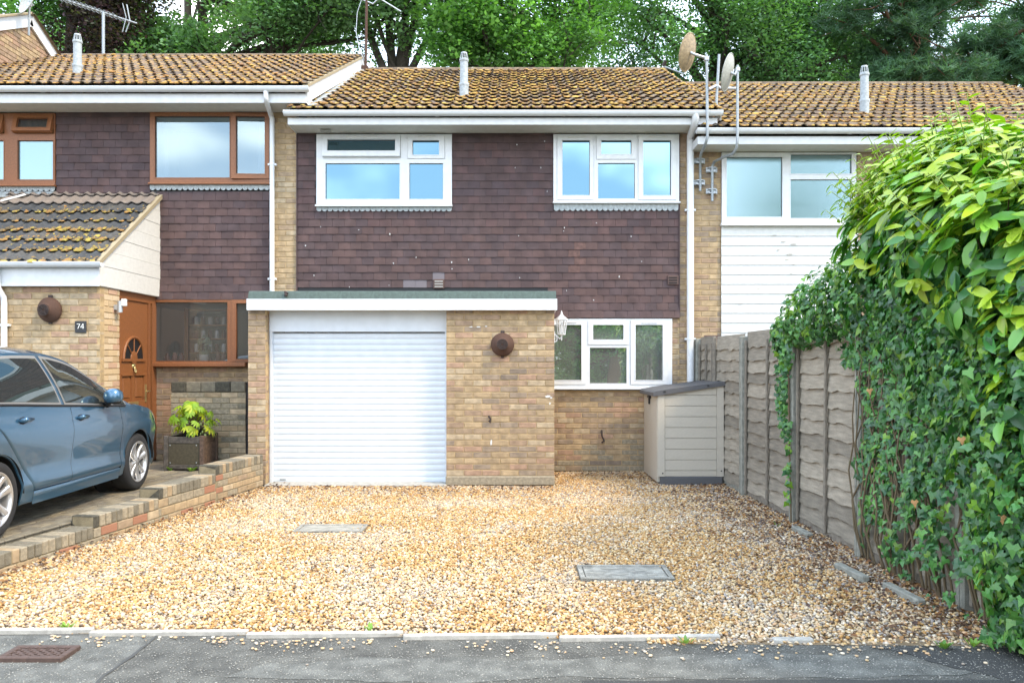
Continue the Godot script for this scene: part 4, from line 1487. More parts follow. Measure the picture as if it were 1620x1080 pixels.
func ragged(pts: Array, amp: float, step := 0.12) -> Array:
	var out := []
	for i in pts.size():
		var a := Vector2(pts[i][0], pts[i][1])
		var e := Vector2(pts[(i + 1) % pts.size()][0], pts[(i + 1) % pts.size()][1])
		var n := maxi(1, int(a.distance_to(e) / step))
		for k in n:
			var q := a.lerp(e, float(k) / n)
			out.append([q.x + rf(-amp, amp), q.y + rf(-amp, amp)])
	return out

func build_ground():
	var g := MB.new()
	g.quad(Vector3(-200, -0.09, 120), Vector3(200, -0.09, 120), Vector3(200, -0.09, -200), Vector3(-200, -0.09, -200))
	structure("ground", g, M.ground)
	structure("gravel_bed", sheet([[-3.98, 4.72], [0.75, 4.575], [0.95, 4.50], [2.95, 4.46], [2.7, 11.5], [0.5, 11.5], [0.5, 10.3], [-3.2, 10.5], [-3.2, 9.5]], -0.022), M.gravel_bed)
	structure("road", sheet([[-60, 4.74], [-2.9, 4.70], [0.8, 4.585], [60, 4.5], [60, -9.0], [-60, -9.0]], -0.024), M.asphalt)
	var far := sheet([[-60, -9.0], [60, -9.0], [60, -60], [-60, -60]], -0.03)
	structure("verge", far, M.ground)
	# repairs in the asphalt, each laid on top of the old surface
	var patches := [
		["asphalt_pale", [[-3.6, 4.645], [-2.05, 4.63], [-1.98, 4.40], [-2.0, 4.05], [-1.9, 3.4], [-3.6, 3.4]], 0.008],
		["asphalt_pale", [[-1.25, 4.20], [-0.7, 4.30], [0.1, 4.26], [0.9, 4.33], [1.9, 4.34], [2.3, 4.10], [2.2, 4.03], [1.2, 4.02], [0.3, 4.03], [-0.5, 3.95], [-1.4, 4.0]], 0.03],
		["asphalt_dark", [[2.0, 4.45], [2.42, 4.42], [2.9, 4.43], [3.3, 4.3], [3.4, 3.3], [2.6, 3.3], [2.48, 3.9], [2.24, 4.15]], 0.012],
		["asphalt_dark", [[0.35, 3.98], [1.2, 3.985], [2.4, 3.99], [2.4, 3.3], [0.2, 3.3]], 0.012],
	]
	for i in patches.size():
		structure("road_patch" if i == 0 else "road_patch_%03d" % i, sheet(ragged(patches[i][1], patches[i][2], maxf(0.05, patches[i][2] * 4.5)), -0.0228 + 0.0009 * i), M[patches[i][0]])
	structure("joint_seal", sheet(ragged([[-2.01, 4.63], [-1.995, 4.63], [-1.985, 4.38], [-2.0, 4.05], [-1.93, 3.5], [-1.945, 3.5], [-2.02, 4.05], [-2.0, 4.38]], 0.007, 0.06), -0.0185), M.bitumen)
	# chippings that show in the worn asphalt
	var xs := []
	var cs := []
	for i in 10000:
		var q := Vector2(rf(-2.9, 2.9), rf(3.6, 4.6))
		if absf(q.x) > q.y * 0.64: continue
		if q.y > 4.56 - q.x * 0.031: continue
		var r := rf(0.0018, 0.0045)
		xs.append(Transform3D(Basis(Vector3.UP, rf(0, TAU)) * Basis.from_scale(Vector3(r * 1.2, r * 0.5, r)), Vector3(q.x, -0.0212, -q.y)))
		var k := rf(0.14, 0.34)
		cs.append(Color(k, k * 0.96, k * 0.84))
	var ch = thing("chippings", "pale stone chippings embedded in the worn asphalt", "chippings", Vector3(0, 0, -4.2), "", "stuff")
	copies("stone_chips", pebble_mesh(2), M.pebble, xs, cs, ch)
	# edging: short concrete lengths
	var e = group_part("kerb", self)
	e.set_meta("kind", "structure")
	var x := -6.0
	while x < 0.7:
		var L := rf(0.86, 0.92)
		var b := MB.new()
		b.cbox(Vector3(x + L / 2, -0.04, -(4.58 - x * 0.031)), Vector3(L - 0.006, 0.086, 0.036), 0.006, Basis(Vector3.UP, 0.031 + rf(-0.004, 0.004)))
		part("edging_stone", b, M.kerb, e)
		x += L
	var ex := MB.new()
	ex.cbox(Vector3(1.55, -0.043, -4.535), Vector3(0.22, 0.086, 0.05), 0.006)
	part("edging_stone", ex, M.kerb, e)

func pebble_mesh(k: int) -> ArrayMesh:
	var b := MB.new()
	var r := RandomNumberGenerator.new()
	r.seed = 900 + k
	var dirs := []
	for j in 4:
		for i in 6:
			pass
	var rows := []
	var rad := []
	for j in 4:
		var row := []
		var la := -PI / 2 + PI * j / 3.0
		for i in 6:
			var lo := TAU * (i + 0.5 * (j % 2)) / 6.0
			var s := r.randf_range(0.82, 1.15)
			row.append(Vector3(cos(la) * cos(lo), sin(la) * 0.8, -cos(la) * sin(lo)) * s if j in [1, 2] else Vector3(0, sin(la) * 0.62, 0))
		rows.append(row)
	for j in 3:
		for i in 6:
			var q := (i + 1) % 6
			var a: Vector3 = rows[j][i]; var c: Vector3 = rows[j][q]
			var d: Vector3 = rows[j + 1][q]; var e: Vector3 = rows[j + 1][i]
			if j > 0: b.tri_n(a, c, d, a.normalized(), c.normalized(), d.normalized())
			if j < 2: b.tri_n(a, d, e, a.normalized(), d.normalized(), e.normalized())
			if j == 0: pass
	return b.mesh()

func build_gravel():
	var n := FastNoiseLite.new()
	n.seed = 77
	n.frequency = 0.9
	n.fractal_octaves = 4
	var n2 := FastNoiseLite.new()
	n2.seed = 78
	n2.frequency = 0.35
	n2.fractal_octaves = 3
	var pale := [[0.56, 0.41, 0.24], [0.60, 0.48, 0.32], [0.53, 0.35, 0.175], [0.46, 0.32, 0.185], [0.29, 0.24, 0.19], [0.56, 0.36, 0.20], [0.66, 0.57, 0.44], [0.52, 0.37, 0.20], [0.62, 0.50, 0.35], [0.38, 0.30, 0.22]]
	var gold := [[0.52, 0.32, 0.12], [0.56, 0.37, 0.155], [0.46, 0.25, 0.08], [0.42, 0.25, 0.105], [0.58, 0.44, 0.25], [0.35, 0.19, 0.07], [0.60, 0.49, 0.33]]
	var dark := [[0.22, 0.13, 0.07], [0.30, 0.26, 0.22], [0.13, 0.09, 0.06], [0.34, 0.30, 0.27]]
	var lists := [[], [], []]
	var lcols := [[], [], []]
	var holes := [[0.47, 5.75, 1.17, 6.2], [-2.0, 7.38, -1.33, 7.74]]
	var d := 4.40
	var meadow := 0
	while d < 11.5:
		var step := 0.0175
		var x: float = wall_x(d) + 0.02
		var x1: float = fence_x(d) + 0.02
		while x < x1:
			var px := x + rf(-0.012, 0.012)
			var pd := d + rf(-0.012, 0.012)
			x += step * rf(0.85, 1.25)
			var front := 4.605 - px * 0.031
			if px > 0.75: front = 4.50 - 0.06 * n.get_noise_1d(px * 3.0)
			if pd < front: continue
			if pd > 10.2 and px < 0.55: continue
			var hole := false
			for q in holes:
				if px > q[0] and px < q[2] and pd > q[1] and pd < q[3]: hole = true
			if hole and rng.randf() < (0.97 if px > 0 else 0.72): continue
			var h := -0.012 + 0.016 * n2.get_noise_2d(px, pd)
			if pd < front + 0.08: h -= 0.008
			# patches of golden and of paler stones, as they were tipped
			var k := n.get_noise_2d(px * 1.1, pd) * 1.1 + n2.get_noise_2d(px * 1.5 + 30, pd * 1.5)
			k += 0.55 * exp(-pow((px - 0.4) / 1.6, 2) - pow((pd - 7.6) / 1.5, 2)) + (0.35 if pd > 9.3 and n.get_noise_2d(px * 2.0, 9.0) > -0.2 else 0.0) - 0.12
			var pal: Array = gold if rng.randf() < smoothstep(-0.85, 0.7, k) else pale
			var dk := 0.07 + 0.20 * exp(-pow((pd - 10.0) / 0.7, 2)) + 0.5 * smoothstep(1.5, 0.1, fence_x(pd) - px) * (0.55 + n.get_noise_2d(px * 3.0, pd * 3.0))  # dark stones by the house; towards the fence dirt, and its shade painted in
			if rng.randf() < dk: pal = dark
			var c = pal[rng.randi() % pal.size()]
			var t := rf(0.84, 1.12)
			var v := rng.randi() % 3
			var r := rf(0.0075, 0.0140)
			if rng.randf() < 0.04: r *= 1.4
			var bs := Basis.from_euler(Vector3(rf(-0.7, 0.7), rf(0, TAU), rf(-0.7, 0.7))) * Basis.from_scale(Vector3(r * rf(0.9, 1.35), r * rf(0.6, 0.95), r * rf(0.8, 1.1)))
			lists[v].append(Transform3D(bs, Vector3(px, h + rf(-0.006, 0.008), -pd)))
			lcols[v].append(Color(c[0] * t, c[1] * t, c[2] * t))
		d += step
	var root = thing("gravel", "loose golden and cream pea shingle covering the whole drive", "gravel", Vector3(-0.4, 0, -7.5), "", "stuff")
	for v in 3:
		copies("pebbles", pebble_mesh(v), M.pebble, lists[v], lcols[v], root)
	# stones thrown over the edging onto the asphalt
	var xs := []
	var cs := []
	for i in 420:
		var px := rf(-2.6, 2.6)
		var pd := 4.56 - px * 0.031 - absf(rng.randfn(0.0, 0.11)) - 0.02
		if n.get_noise_2d(px * 2.5, pd * 2.5) < -0.05 and rng.randf() < 0.85: continue
		var r := rf(0.005, 0.012)
		xs.append(Transform3D(Basis.from_euler(Vector3(0, rf(0, TAU), 0)) * Basis.from_scale(Vector3(r * 1.2, r * 0.7, r)), Vector3(px, -0.02 + r * 0.5, -pd)))
		var c = pale[rng.randi() % pale.size()]
		cs.append(Color(c[0], c[1], c[2]))
	copies("strewn_pebbles", pebble_mesh(4), M.pebble, xs, cs, root)
	# dead leaves and bark chips
	var lf := MB.new()
	var top := [Vector3(0, 0, 0.5), Vector3(0.28, 0.12, 0.15), Vector3(0.22, 0.1, -0.25), Vector3(0, 0, -0.5), Vector3(-0.22, 0.1, -0.25), Vector3(-0.28, 0.12, 0.15)]
	lf.quad(top[0], top[1], top[2], top[3])
	lf.quad(top[0], top[3], top[4], top[5])
	xs = []
	cs = []
	for i in 3600:
		var pd := rf(4.5, 11.3)
		var px: float
		if rng.randf() < 0.72: px = fence_x(pd) - absf(rng.randfn(0, 0.5))
		elif rng.randf() < 0.5:
			px = wall_x(pd) + absf(rng.randfn(0, 0.16))
		else:
			px = rf(-3.0, 2.6)
			pd = (10.1 if px < 0.5 else 11.3) - absf(rng.randfn(0, 0.3))
		if px < -3.0 and pd > 10.1: continue
		var s := rf(0.018, 0.05)
		xs.append(Transform3D(Basis.from_euler(Vector3(rf(-0.5, 0.5), rf(0, TAU), rf(-0.5, 0.5))) * Basis.from_scale(Vector3(s, s * rf(0.4, 1.4), s)), Vector3(px, rf(0.0, 0.014), -pd)))
		var c = [[0.16, 0.07, 0.025], [0.10, 0.05, 0.025], [0.24, 0.12, 0.04], [0.07, 0.04, 0.03]][rng.randi() % 4]
		cs.append(Color(c[0], c[1], c[2]))
	var lr = thing("leaf_litter", "small dry brown leaves scattered on the gravel along the fence and walls", "leaves", Vector3(2.2, 0, -7), "", "stuff")
	copies("dead_leaves", lf.mesh(), M.litter, xs, cs, lr)

func cover(label, group, x0, x1, d0, d1, frame_m, plate_m, called = "manhole_cover", y = 0.0):
	var t = thing(called, label, "cover", Vector3((x0 + x1) / 2, y, -(d0 + d1) / 2), group)
	var f := MB.new()
	var w := 0.035
	for q in [[x0, d0, x1, d0 + w], [x0, d1 - w, x1, d1], [x0, d0 + w, x0 + w, d1 - w], [x1 - w, d0 + w, x1, d1 - w]]:
		f.cbox(Vector3((q[0] + q[2]) / 2, y - 0.012, -(q[1] + q[3]) / 2), Vector3(q[2] - q[0], 0.03, q[3] - q[1]), 0.004)
	part("frame", f, frame_m, t)
	var p := MB.new()
	p.cbox(Vector3((x0 + x1) / 2, y - 0.014, -(d0 + d1) / 2), Vector3(x1 - x0 - 2 * w - 0.012, 0.026, d1 - d0 - 2 * w - 0.012), 0.004)
	part("lid", p, plate_m, t)
	return t

func build_covers():
	cover("pale concrete inspection cover set in the gravel toward the storage box", "", 0.485, 1.15, 5.78, 6.17, M.concrete_pale, M.concrete_pale)
	cover("half-buried grey inspection cover in the gravel before the garage door", "", -1.98, -1.35, 7.40, 7.72, M.concrete_pale, M.concrete)
	for q in [[0.62, 5.93, 0.07, 0.03], [0.78, 5.9, 0.09, 0.035], [0.95, 6.02, 0.06, 0.04], [0.72, 6.05, 0.08, 0.025], [1.0, 5.88, 0.05, 0.03]]:
		var sp := splat(Vector3.ZERO, q[2], q[3])
		var o = part("worn_patch", sp, M.concrete, get_node("manhole_cover"), Transform3D(Basis(Vector3.RIGHT, -PI / 2), Vector3(q[0], 0.0, -q[1])))
	var t = cover("rusty red iron service cover in the pale asphalt", "", -2.66, -2.32, 4.225, 4.42, M.iron, M.iron, "service_cover", -0.002)
	var xs := []
	for i in 11:
		for j in 6:
			var b := MB.new()
			b.cbox(Vector3(-2.61 + i * 0.0245, 0.0, -(4.268 + j * 0.0215)), Vector3(0.016, 0.006, 0.013), 0.002)
			if (i + j) % 2 == 0: part("tread_stud", b, M.iron, t)

func build_low_wall():
	var w = thing("garden_wall", "low stepped brick garden wall with lichened brick-on-edge coping beside the gravel", "wall", Vector3(wall_x(7.4), 0, -7.4))
	var dir := Vector3(0.16, 0, -1).normalized()
	var nor := Vector3(1, 0, 0.16).normalized()
	var bs := Basis(dir, Vector3.UP, nor)
	var tiers := [[8.98, 10.09, 0.39], [7.92, 8.98, 0.302], [6.98, 7.92, 0.212], [4.66, 6.98, 0.128]]
	var sp := ["brick_grey2", "brick_grey2", "brick_6", "brick_1", "brick_0", "brick_5", "brick_grey2", "brick_6", "brick_2", "brick_red"]
	for t in tiers:
		var L: float = (t[1] - t[0]) / absf(dir.z)
		var o := Vector3(wall_x(t[0]), -0.06, -t[0])
		var ch: float = t[2] - 0.105 + 0.06
		brick_wall(w, "brickwork", Transform3D(bs, o), L, ch, {"tones": sp, "mortar": "mortar_grey", "shift": rf(0, 0.1)})
		var core := MB.new()
		core.slab(Vector3(0.0, 0, -0.21), Vector3(L, ch, -0.106))
		part("core", core, M.brick_grey2, w, Transform3D(bs, o))
		var n := int(round(L / 0.0765))
		for k in n:
			var b := MB.new()
			var s := L / n
			b.cbox(Vector3.ZERO, Vector3(s - 0.009, 0.103, 0.216), 0.007, Basis.from_euler(Vector3(rf(-0.01, 0.01), rf(-0.012, 0.012), rf(-0.02, 0.02))))
			var m = M.brick_grey if rng.randf() < 0.6 else M.brick_grey2
			if k == 0: m = M.brick_dark
			elif rng.randf() < 0.06: m = M.brick_6
			part("coping_brick", b, m, w, Transform3D(bs, o + bs * Vector3((k + 0.5) * s, ch + 0.053, -0.106 + rf(-0.004, 0.004))))
		var mo := MB.new()
		mo.slab(Vector3(0.004, ch + 0.001, -0.203), Vector3(L - 0.004, ch + 0.094, -0.009))
		part("coping_mortar", mo, M.mortar_grey, w, Transform3D(bs, o))

func build_paving():
	var pv = group_part("paving", self)
	pv.set_meta("kind", "structure")
	var y := 0.155
	var b := MB.new()
	b.put(sheet([[-9.0, 4.70], [wall_x(4.7) - 0.21, 4.70], [wall_x(10.2) - 0.21, 10.2], [-3.3, 10.2], [-3.3, 11.5], [-9.0, 11.5]], y - 0.008), Transform3D())
	part("bed", b, M.joint_sand, pv)
	var blk := MB.new()
	blk.cbox(Vector3.ZERO, Vector3(0.195, 0.05, 0.095), 0.006)
	var blm := blk.mesh()
	var rest := MB.new()
	rest.colored = true
	var cnt := 0
	var i := 0
	# rows run with the wall
	var dir := Vector3(0.16, 0, -1).normalized()
	var nor := Vector3(1, 0, 0.16).normalized()
	for r in 34:
		var off: float = 0.1 * (r % 2)
		for k in 36:
			var base := Vector3(wall_x(4.72) - 0.22, y - 0.025, -4.72)
			var p: Vector3 = base - nor * (0.052 + r * 0.1) + dir * (0.1 + k * 0.2 - off)
			var d := -p.z
			if d > 11.4 or d < 4.75 or p.x > wall_x(minf(d, 10.1)) - 0.27: continue
			if d > 10.1 and p.x > -3.4: continue
			var xf := Transform3D(Basis(dir, Vector3.UP, nor) * Basis.from_euler(Vector3(rf(-0.01, 0.01), rf(-0.008, 0.008), rf(-0.01, 0.01))), p + Vector3(0, rf(-0.003, 0.003), 0))
			var m = M[["paver", "paver_b", "paver_c"][rng.randi() % 3]]
			var shown := p.x > -4.75 - maxf(0, d - 8.6) * 0.3
			if shown and cnt < 298:
				part("paver", blm, m, pv, xf)
				cnt += 1
			else:
				rest.col = (m.albedo_color as Color).srgb_to_linear()
				rest.put(blk, xf)
	part("paver_field", rest, M.brick_vc, pv).set_meta("kind", "stuff")

func slat_mesh(k: int) -> MB:
	# unit length 1 along x, lower edge wavy, height about 0.17
	var r := RandomNumberGenerator.new()
	r.seed = 300 + k
	var n := FastNoiseLite.new()
	n.seed = 500 + k
	n.frequency = 1.7
	var b := MB.new()
	var C := 22
	var front := []
	var low := []
	var a := []
	var c := []
	var e := []
	for j in C + 1:
		var u := j / float(C)
		var dip := n.get_noise_1d(u * 2.0) * 0.03 + n.get_noise_1d(u * 7.0 + 30) * 0.008
		var bow := n.get_noise_1d(u * 1.5 + 60) * 0.012
		a.append(Vector3(u, dip, 0.024 + bow))
		c.append(Vector3(u, 0.085, 0.012 + bow * 0.4))
		e.append(Vector3(u, 0.18, 0.0))
	b.grid([a, c, e])
	for j in C:
		b.quad(a[j] + Vector3(0, 0.001, -0.013), a[j + 1] + Vector3(0, 0.001, -0.013), a[j + 1], a[j])
	return b

func build_fence():
	var f = thing("fence", "weathered grey waney-lap timber fence with concrete posts along the drive", "fence", Vector3(fence_x(8), 0, -8))
	var posts := [11.42, 10.62, 9.41, 7.87, 6.48, 5.08, 4.15]
	var slats := []
	for k in 7: slats.append(slat_mesh(k).mesh())
	var dir := Vector3(0, 0, 1)
	for i in posts.size():
		var d: float = posts[i]
		var p := Vector3(fence_x(d), 0, -d)
		var thin: bool = i == 1
		var b := MB.new()
		var hgt := 1.86 if i != 2 else 1.83
		var w := 0.05 if thin else 0.095
		b.cbox(Vector3(0, hgt / 2 - 0.06, 0), Vector3(w, hgt + 0.1, w), 0.012)
		part("post", b, M.batten if thin else M.post, f, Transform3D(Basis.from_euler(Vector3(rf(-0.008, 0.008), 0, rf(-0.008, 0.008))), p + Vector3(-0.03, 0, 0)))
		if not thin:
			var gv := MB.new()
			gv.box(Vector3(-0.078, hgt / 2 - 0.05, -0.0), Vector3(0.008, hgt + 0.06, 0.022))
			part("post_rib", gv, M.post, f, Transform3D(Basis(), p))
		if i == posts.size() - 1: break
		var d2: float = posts[i + 1]
		var q := Vector3(fence_x(d2), 0, -d2)
		var along := (q - p).normalized()
		var out := along.cross(Vector3.UP).normalized() * -1.0
		out = Vector3.UP.cross(along).normalized()
		if out.x > 0: out = -out
		var bs := Basis(along, Vector3.UP, along.cross(Vector3.UP))
		var L := p.distance_to(q)
		var rows := 13
		for r in rows:
			var y := 0.06 + r * 0.135 + rf(-0.01, 0.01)
			var xf := Transform3D(bs * Basis.from_scale(Vector3(L - 0.08, 1, 1)), p + along * 0.04 + Vector3(0, y, 0) + bs.z * 0.0)
			part("slat", slats[rng.randi() % 7], M["fence_%d" % (rng.randi() % 4)], f, xf * Transform3D(Basis(Vector3.BACK, rf(-0.006, 0.006)), Vector3.ZERO))
		var bk := MB.new()
		bk.box(Vector3(L / 2, 0.9, -0.03), Vector3(L - 0.1, 1.7, 0.012))
		part("backing_slat", bk, M.fence_3, f, Transform3D(bs, p))
		# battens and frame
		for u in [0.07, L / 2, L - 0.07]:
			if thin and u == L / 2: continue
			var v := MB.new()
			v.cbox(Vector3(0, 0.9, 0.038), Vector3(0.034 if u == L / 2 else 0.03, 1.74, 0.022), 0.004)
			part("batten", v, M.batten, f, Transform3D(bs * Basis(Vector3.BACK, rf(-0.02, 0.02)), p + along * u))
		var gb := MB.new()
		gb.cbox(Vector3(L / 2, 0.03, 0.0), Vector3(L - 0.09, 0.14, 0.03), 0.006)
		part("gravel_board", gb, M.batten if i > 1 else M.post, f, Transform3D(bs, p))
	# loose concrete lengths lying at the foot of the fence
	for q in [[2.55, 5.35, 0.42, 0.08, "length of grey concrete edging lying under the hanging ivy"], [2.44, 5.9, 0.4, 0.1, "length of grey concrete edging on the gravel clear of the ivy"], [2.58, 7.3, 0.35, 0.05, "short grey concrete edging piece against the bare fence panel"]]:
		var b := MB.new()
		b.cbox(Vector3.ZERO, Vector3(0.06, 0.05, q[2]), 0.008, Basis(Vector3.UP, q[3]))
		var o = solo("edging_stone", b, M.post, q[4], "edging", "concrete edging along the fence")
		o.global_position = Vector3(q[0], 0.012, -q[1])

# ------------------------------------------------------------------ leaves
func laurel_leaf() -> MB:
	var b := MB.new()
	# base at origin, tip along -z, blade folded along the midrib; unit length 1
	var st := [[0.0, 0.02], [0.15, 0.12], [0.35, 0.2], [0.6, 0.19], [0.82, 0.11], [1.0, 0.0]]
	var rows := []
	for e in st:
		var bend: float = -0.16 * e[0] * e[0]
		rows.append([Vector3(-e[1], 0.055 * e[1] / 0.2 + bend, -e[0]), Vector3(0, bend, -e[0]), Vector3(e[1], 0.055 * e[1] / 0.2 + bend, -e[0])])
	b.grid(rows)
	return b

func ivy_leaf() -> MB:
	var b := MB.new()
	# lobed blade in the x-z plane, stalk at origin, tip along -z
	var p := [Vector3(0.0, 0, 0.0), Vector3(0.30, -0.02, 0.22), Vector3(0.52, -0.06, -0.12), Vector3(0.28, 0.02, -0.36), Vector3(0.2, 0, -0.55), Vector3(0, -0.08, -1.0), Vector3(-0.2, 0, -0.55), Vector3(-0.28, 0.02, -0.36), Vector3(-0.52, -0.06, -0.12), Vector3(-0.30, -0.02, 0.22)]
	var c := Vector3(0, 0.05, -0.3)
	for i in p.size():
		b.tri(c, p[i], p[(i + 1) % p.size()])
	return b

func oriented(n: Vector3, tip: Vector3, s: float, at: Vector3) -> Transform3D:
	n = n.normalized()
	var z := -(tip - n * tip.dot(n))
	if z.length() < 0.01: z = n.cross(Vector3.RIGHT)
	z = z.normalized()
	return Transform3D(Basis(n.cross(z).normalized() * s, n * s, z * s), at)

func rdir() -> Vector3:
	while true:
		var v := Vector3(rf(-1, 1), rf(-1, 1), rf(-1, 1))
		if v.length() > 0.1 and v.length() < 1.0: return v.normalized()
	return Vector3.UP

# first `own` leaves that lie nearest the camera become parts of their own
func put_leaves(root, mesh_src: MB, m, xfs: Array, cols: Array, called, stuff_called, own = 296):
	var mesh := mesh_src.mesh()
	var order := range(xfs.size())
	var cam := Vector3(0, CH, 0)
	var score := []
	for i in xfs.size():
		var p: Vector3 = xfs[i].origin
		var vis := -1.0
		var d := -p.z
		if d > 0.5:
			var u: float = 810.0 + p.x / d * F
			var v: float = HY - (p.y - CH) / d * F
			if u > 0 and u < 1610 and v > 0 and v < 1075: vis = xfs[i].basis.x.length() / d
		score.append(vis)
	order.sort_custom(func(a, b): return score[a] > score[b])
	var mine := {}
	for k in mini(own, order.size()): mine[order[k]] = true
	var palette := {}
	var rx := []
	var rc := []
	for i in xfs.size():
		if mine.has(i):
			var key := "%.2f_%.2f_%.2f" % [snappedf(cols[i].r, 0.03), snappedf(cols[i].g, 0.03), snappedf(cols[i].b, 0.02)]
			if not palette.has(key):
				var mm: StandardMaterial3D = m.duplicate()
				mm.vertex_color_use_as_albedo = false
				mm.albedo_color = Color(maxf(0.01, snappedf(cols[i].r, 0.03)), maxf(0.02, snappedf(cols[i].g, 0.03)), maxf(0.01, snappedf(cols[i].b, 0.02))).linear_to_srgb()
				palette[key] = mm
			part(called, mesh, palette[key], root, xfs[i])
		else:
			rx.append(xfs[i])
			rc.append(cols[i])
	copies(stuff_called, mesh, m, rx, rc, root)

func build_hedge():
	var h = thing("laurel_hedge", "glossy green laurel hedge with yellow-green new growth and sun-glow colour on top rising above the fence", "hedge", Vector3(3.3, 0, -5.4))
	var blobs := [
		[3.25, 2.46, 6.2, 0.66, 0.62, 0.52], [3.08, 2.5, 5.9, 0.50, 0.52, 0.45], [3.06, 2.42, 5.45, 0.56, 0.60, 0.5], [3.2, 2.3, 5.1, 0.80, 0.64, 0.5], [3.3, 2.05, 4.5, 0.90, 0.72, 0.5],
		[3.3, 1.6, 5.0, 0.55, 0.8, 1.2], [3.9, 2.45, 5.6, 0.7, 0.65, 1.3], [3.30, 1.5, 4.3, 0.75, 1.1, 0.4], [3.4, 1.9, 3.6, 0.8, 0.9, 0.6],
	]
	var xfs := []
	var cols := []
	for b in blobs:
		var n := int(300 * (b[3] + b[4] + b[5]))
		for i in n:
			var q := rdir()
			var f := rf(0.62, 1.0) if rng.randf() < 0.35 else rf(0.88, 1.06)
			var at := Vector3(b[0] + q.x * b[3] * f, b[1] + q.y * b[4] * f, -b[2] + q.z * b[5] * f)
			if at.y < 0.25: continue
			var nn := Vector3(q.x / b[3], q.y / b[4], q.z / b[5]).normalized()
			# a shoot: several leaves round one twig
			var shoot := (nn + Vector3(0, 0.55, 0) + rdir() * 0.45).normalized()
			var fresh := rng.randf() < (0.85 if q.y > 0.2 and f > 0.86 else 0.16)  # lime leaves crowd the top: new growth, plus backlit glow put in as colour
			for k in (5 if fresh else 2):
				var a := rdir()
				var tip := (shoot * 0.7 + a * 0.9).normalized() if fresh else (shoot * 0.3 + Vector3.DOWN * 0.55 + a * 0.8).normalized()
				var up := (Vector3.UP * (0.75 if fresh else 0.4) + nn * 0.9 + rdir() * 0.45).normalized()
				var s := rf(0.11, 0.185)
				xfs.append(oriented(up, tip, s, at + shoot * 0.018 * k))
				var g := rf(0.75, 1.3)
				if fresh: cols.append(Color(0.37 * g, 0.50 * g, 0.04 * g) if rng.randf() < 0.6 else Color(0.18 * g, 0.37 * g, 0.045 * g))
				else: cols.append([Color(0.06, 0.19, 0.045), Color(0.09, 0.25, 0.05), Color(0.045, 0.145, 0.045), Color(0.13, 0.32, 0.055)][rng.randi() % 4] * g)
	# long young shoots that stand out of the mass
	var sh := MB.new()
	for i in 260:
		var b = blobs[rng.randi() % 5]
		var q := rdir()
		q.y = absf(q.y) * 0.9 + 0.05
		q.x = -absf(q.x) if rng.randf() < 0.6 else q.x
		q = q.normalized()
		var at := Vector3(b[0] + q.x * b[3] * 0.92, b[1] + q.y * b[4] * 0.92, -b[2] + q.z * b[5] * 0.92)
		var dir := (q + Vector3(-0.1, 0.9, 0.1) + rdir() * 0.35).normalized()
		var L := rf(0.12, 0.40)
		sh.tube([at, at + dir * L], [0.005, 0.0025], 5)
		for k in 9:
			var u := k / 8.0
			var a := k * 2.4
			var side := dir.cross(Vector3.RIGHT).normalized().rotated(dir, a)
			var g := rf(0.85, 1.2)
			xfs.append(oriented((dir + side * -0.2 + rdir() * 0.25).normalized(), (side + dir * lerpf(0.5, 2.0, u)).normalized(), rf(0.09, 0.14) * (1.0 - 0.35 * u), at + dir * L * u))
			cols.append(Color(0.34 * g, 0.44 * g, 0.03 * g) if u > 0.45 else Color(0.18 * g, 0.34 * g, 0.035 * g))
	part("shoots", sh, mat("shoot", lin(0.2, 0.28, 0.04), 0.6), h)
	put_leaves(h, laurel_leaf(), M.leaf_gloss, xfs, cols, "leaf", "foliage")
	var st := MB.new()
	for i in 60:
		var b = blobs[rng.randi() % blobs.size()]
		var q := rdir()
		var foot := Vector3(3.2 + rf(-0.2, 0.5), 0.0, -rf(4.2, 6.4))
		var tip := Vector3(b[0] + q.x * b[3] * 0.85, maxf(0.8, b[1] + q.y * b[4] * 0.85), -b[2] + q.z * b[5] * 0.85)
		var mid := foot.lerp(tip, 0.55) + rdir() * 0.12
		st.tube([foot, mid, tip], [0.02, 0.012, 0.004], 5)
	part("stems", st, M.stem, h)

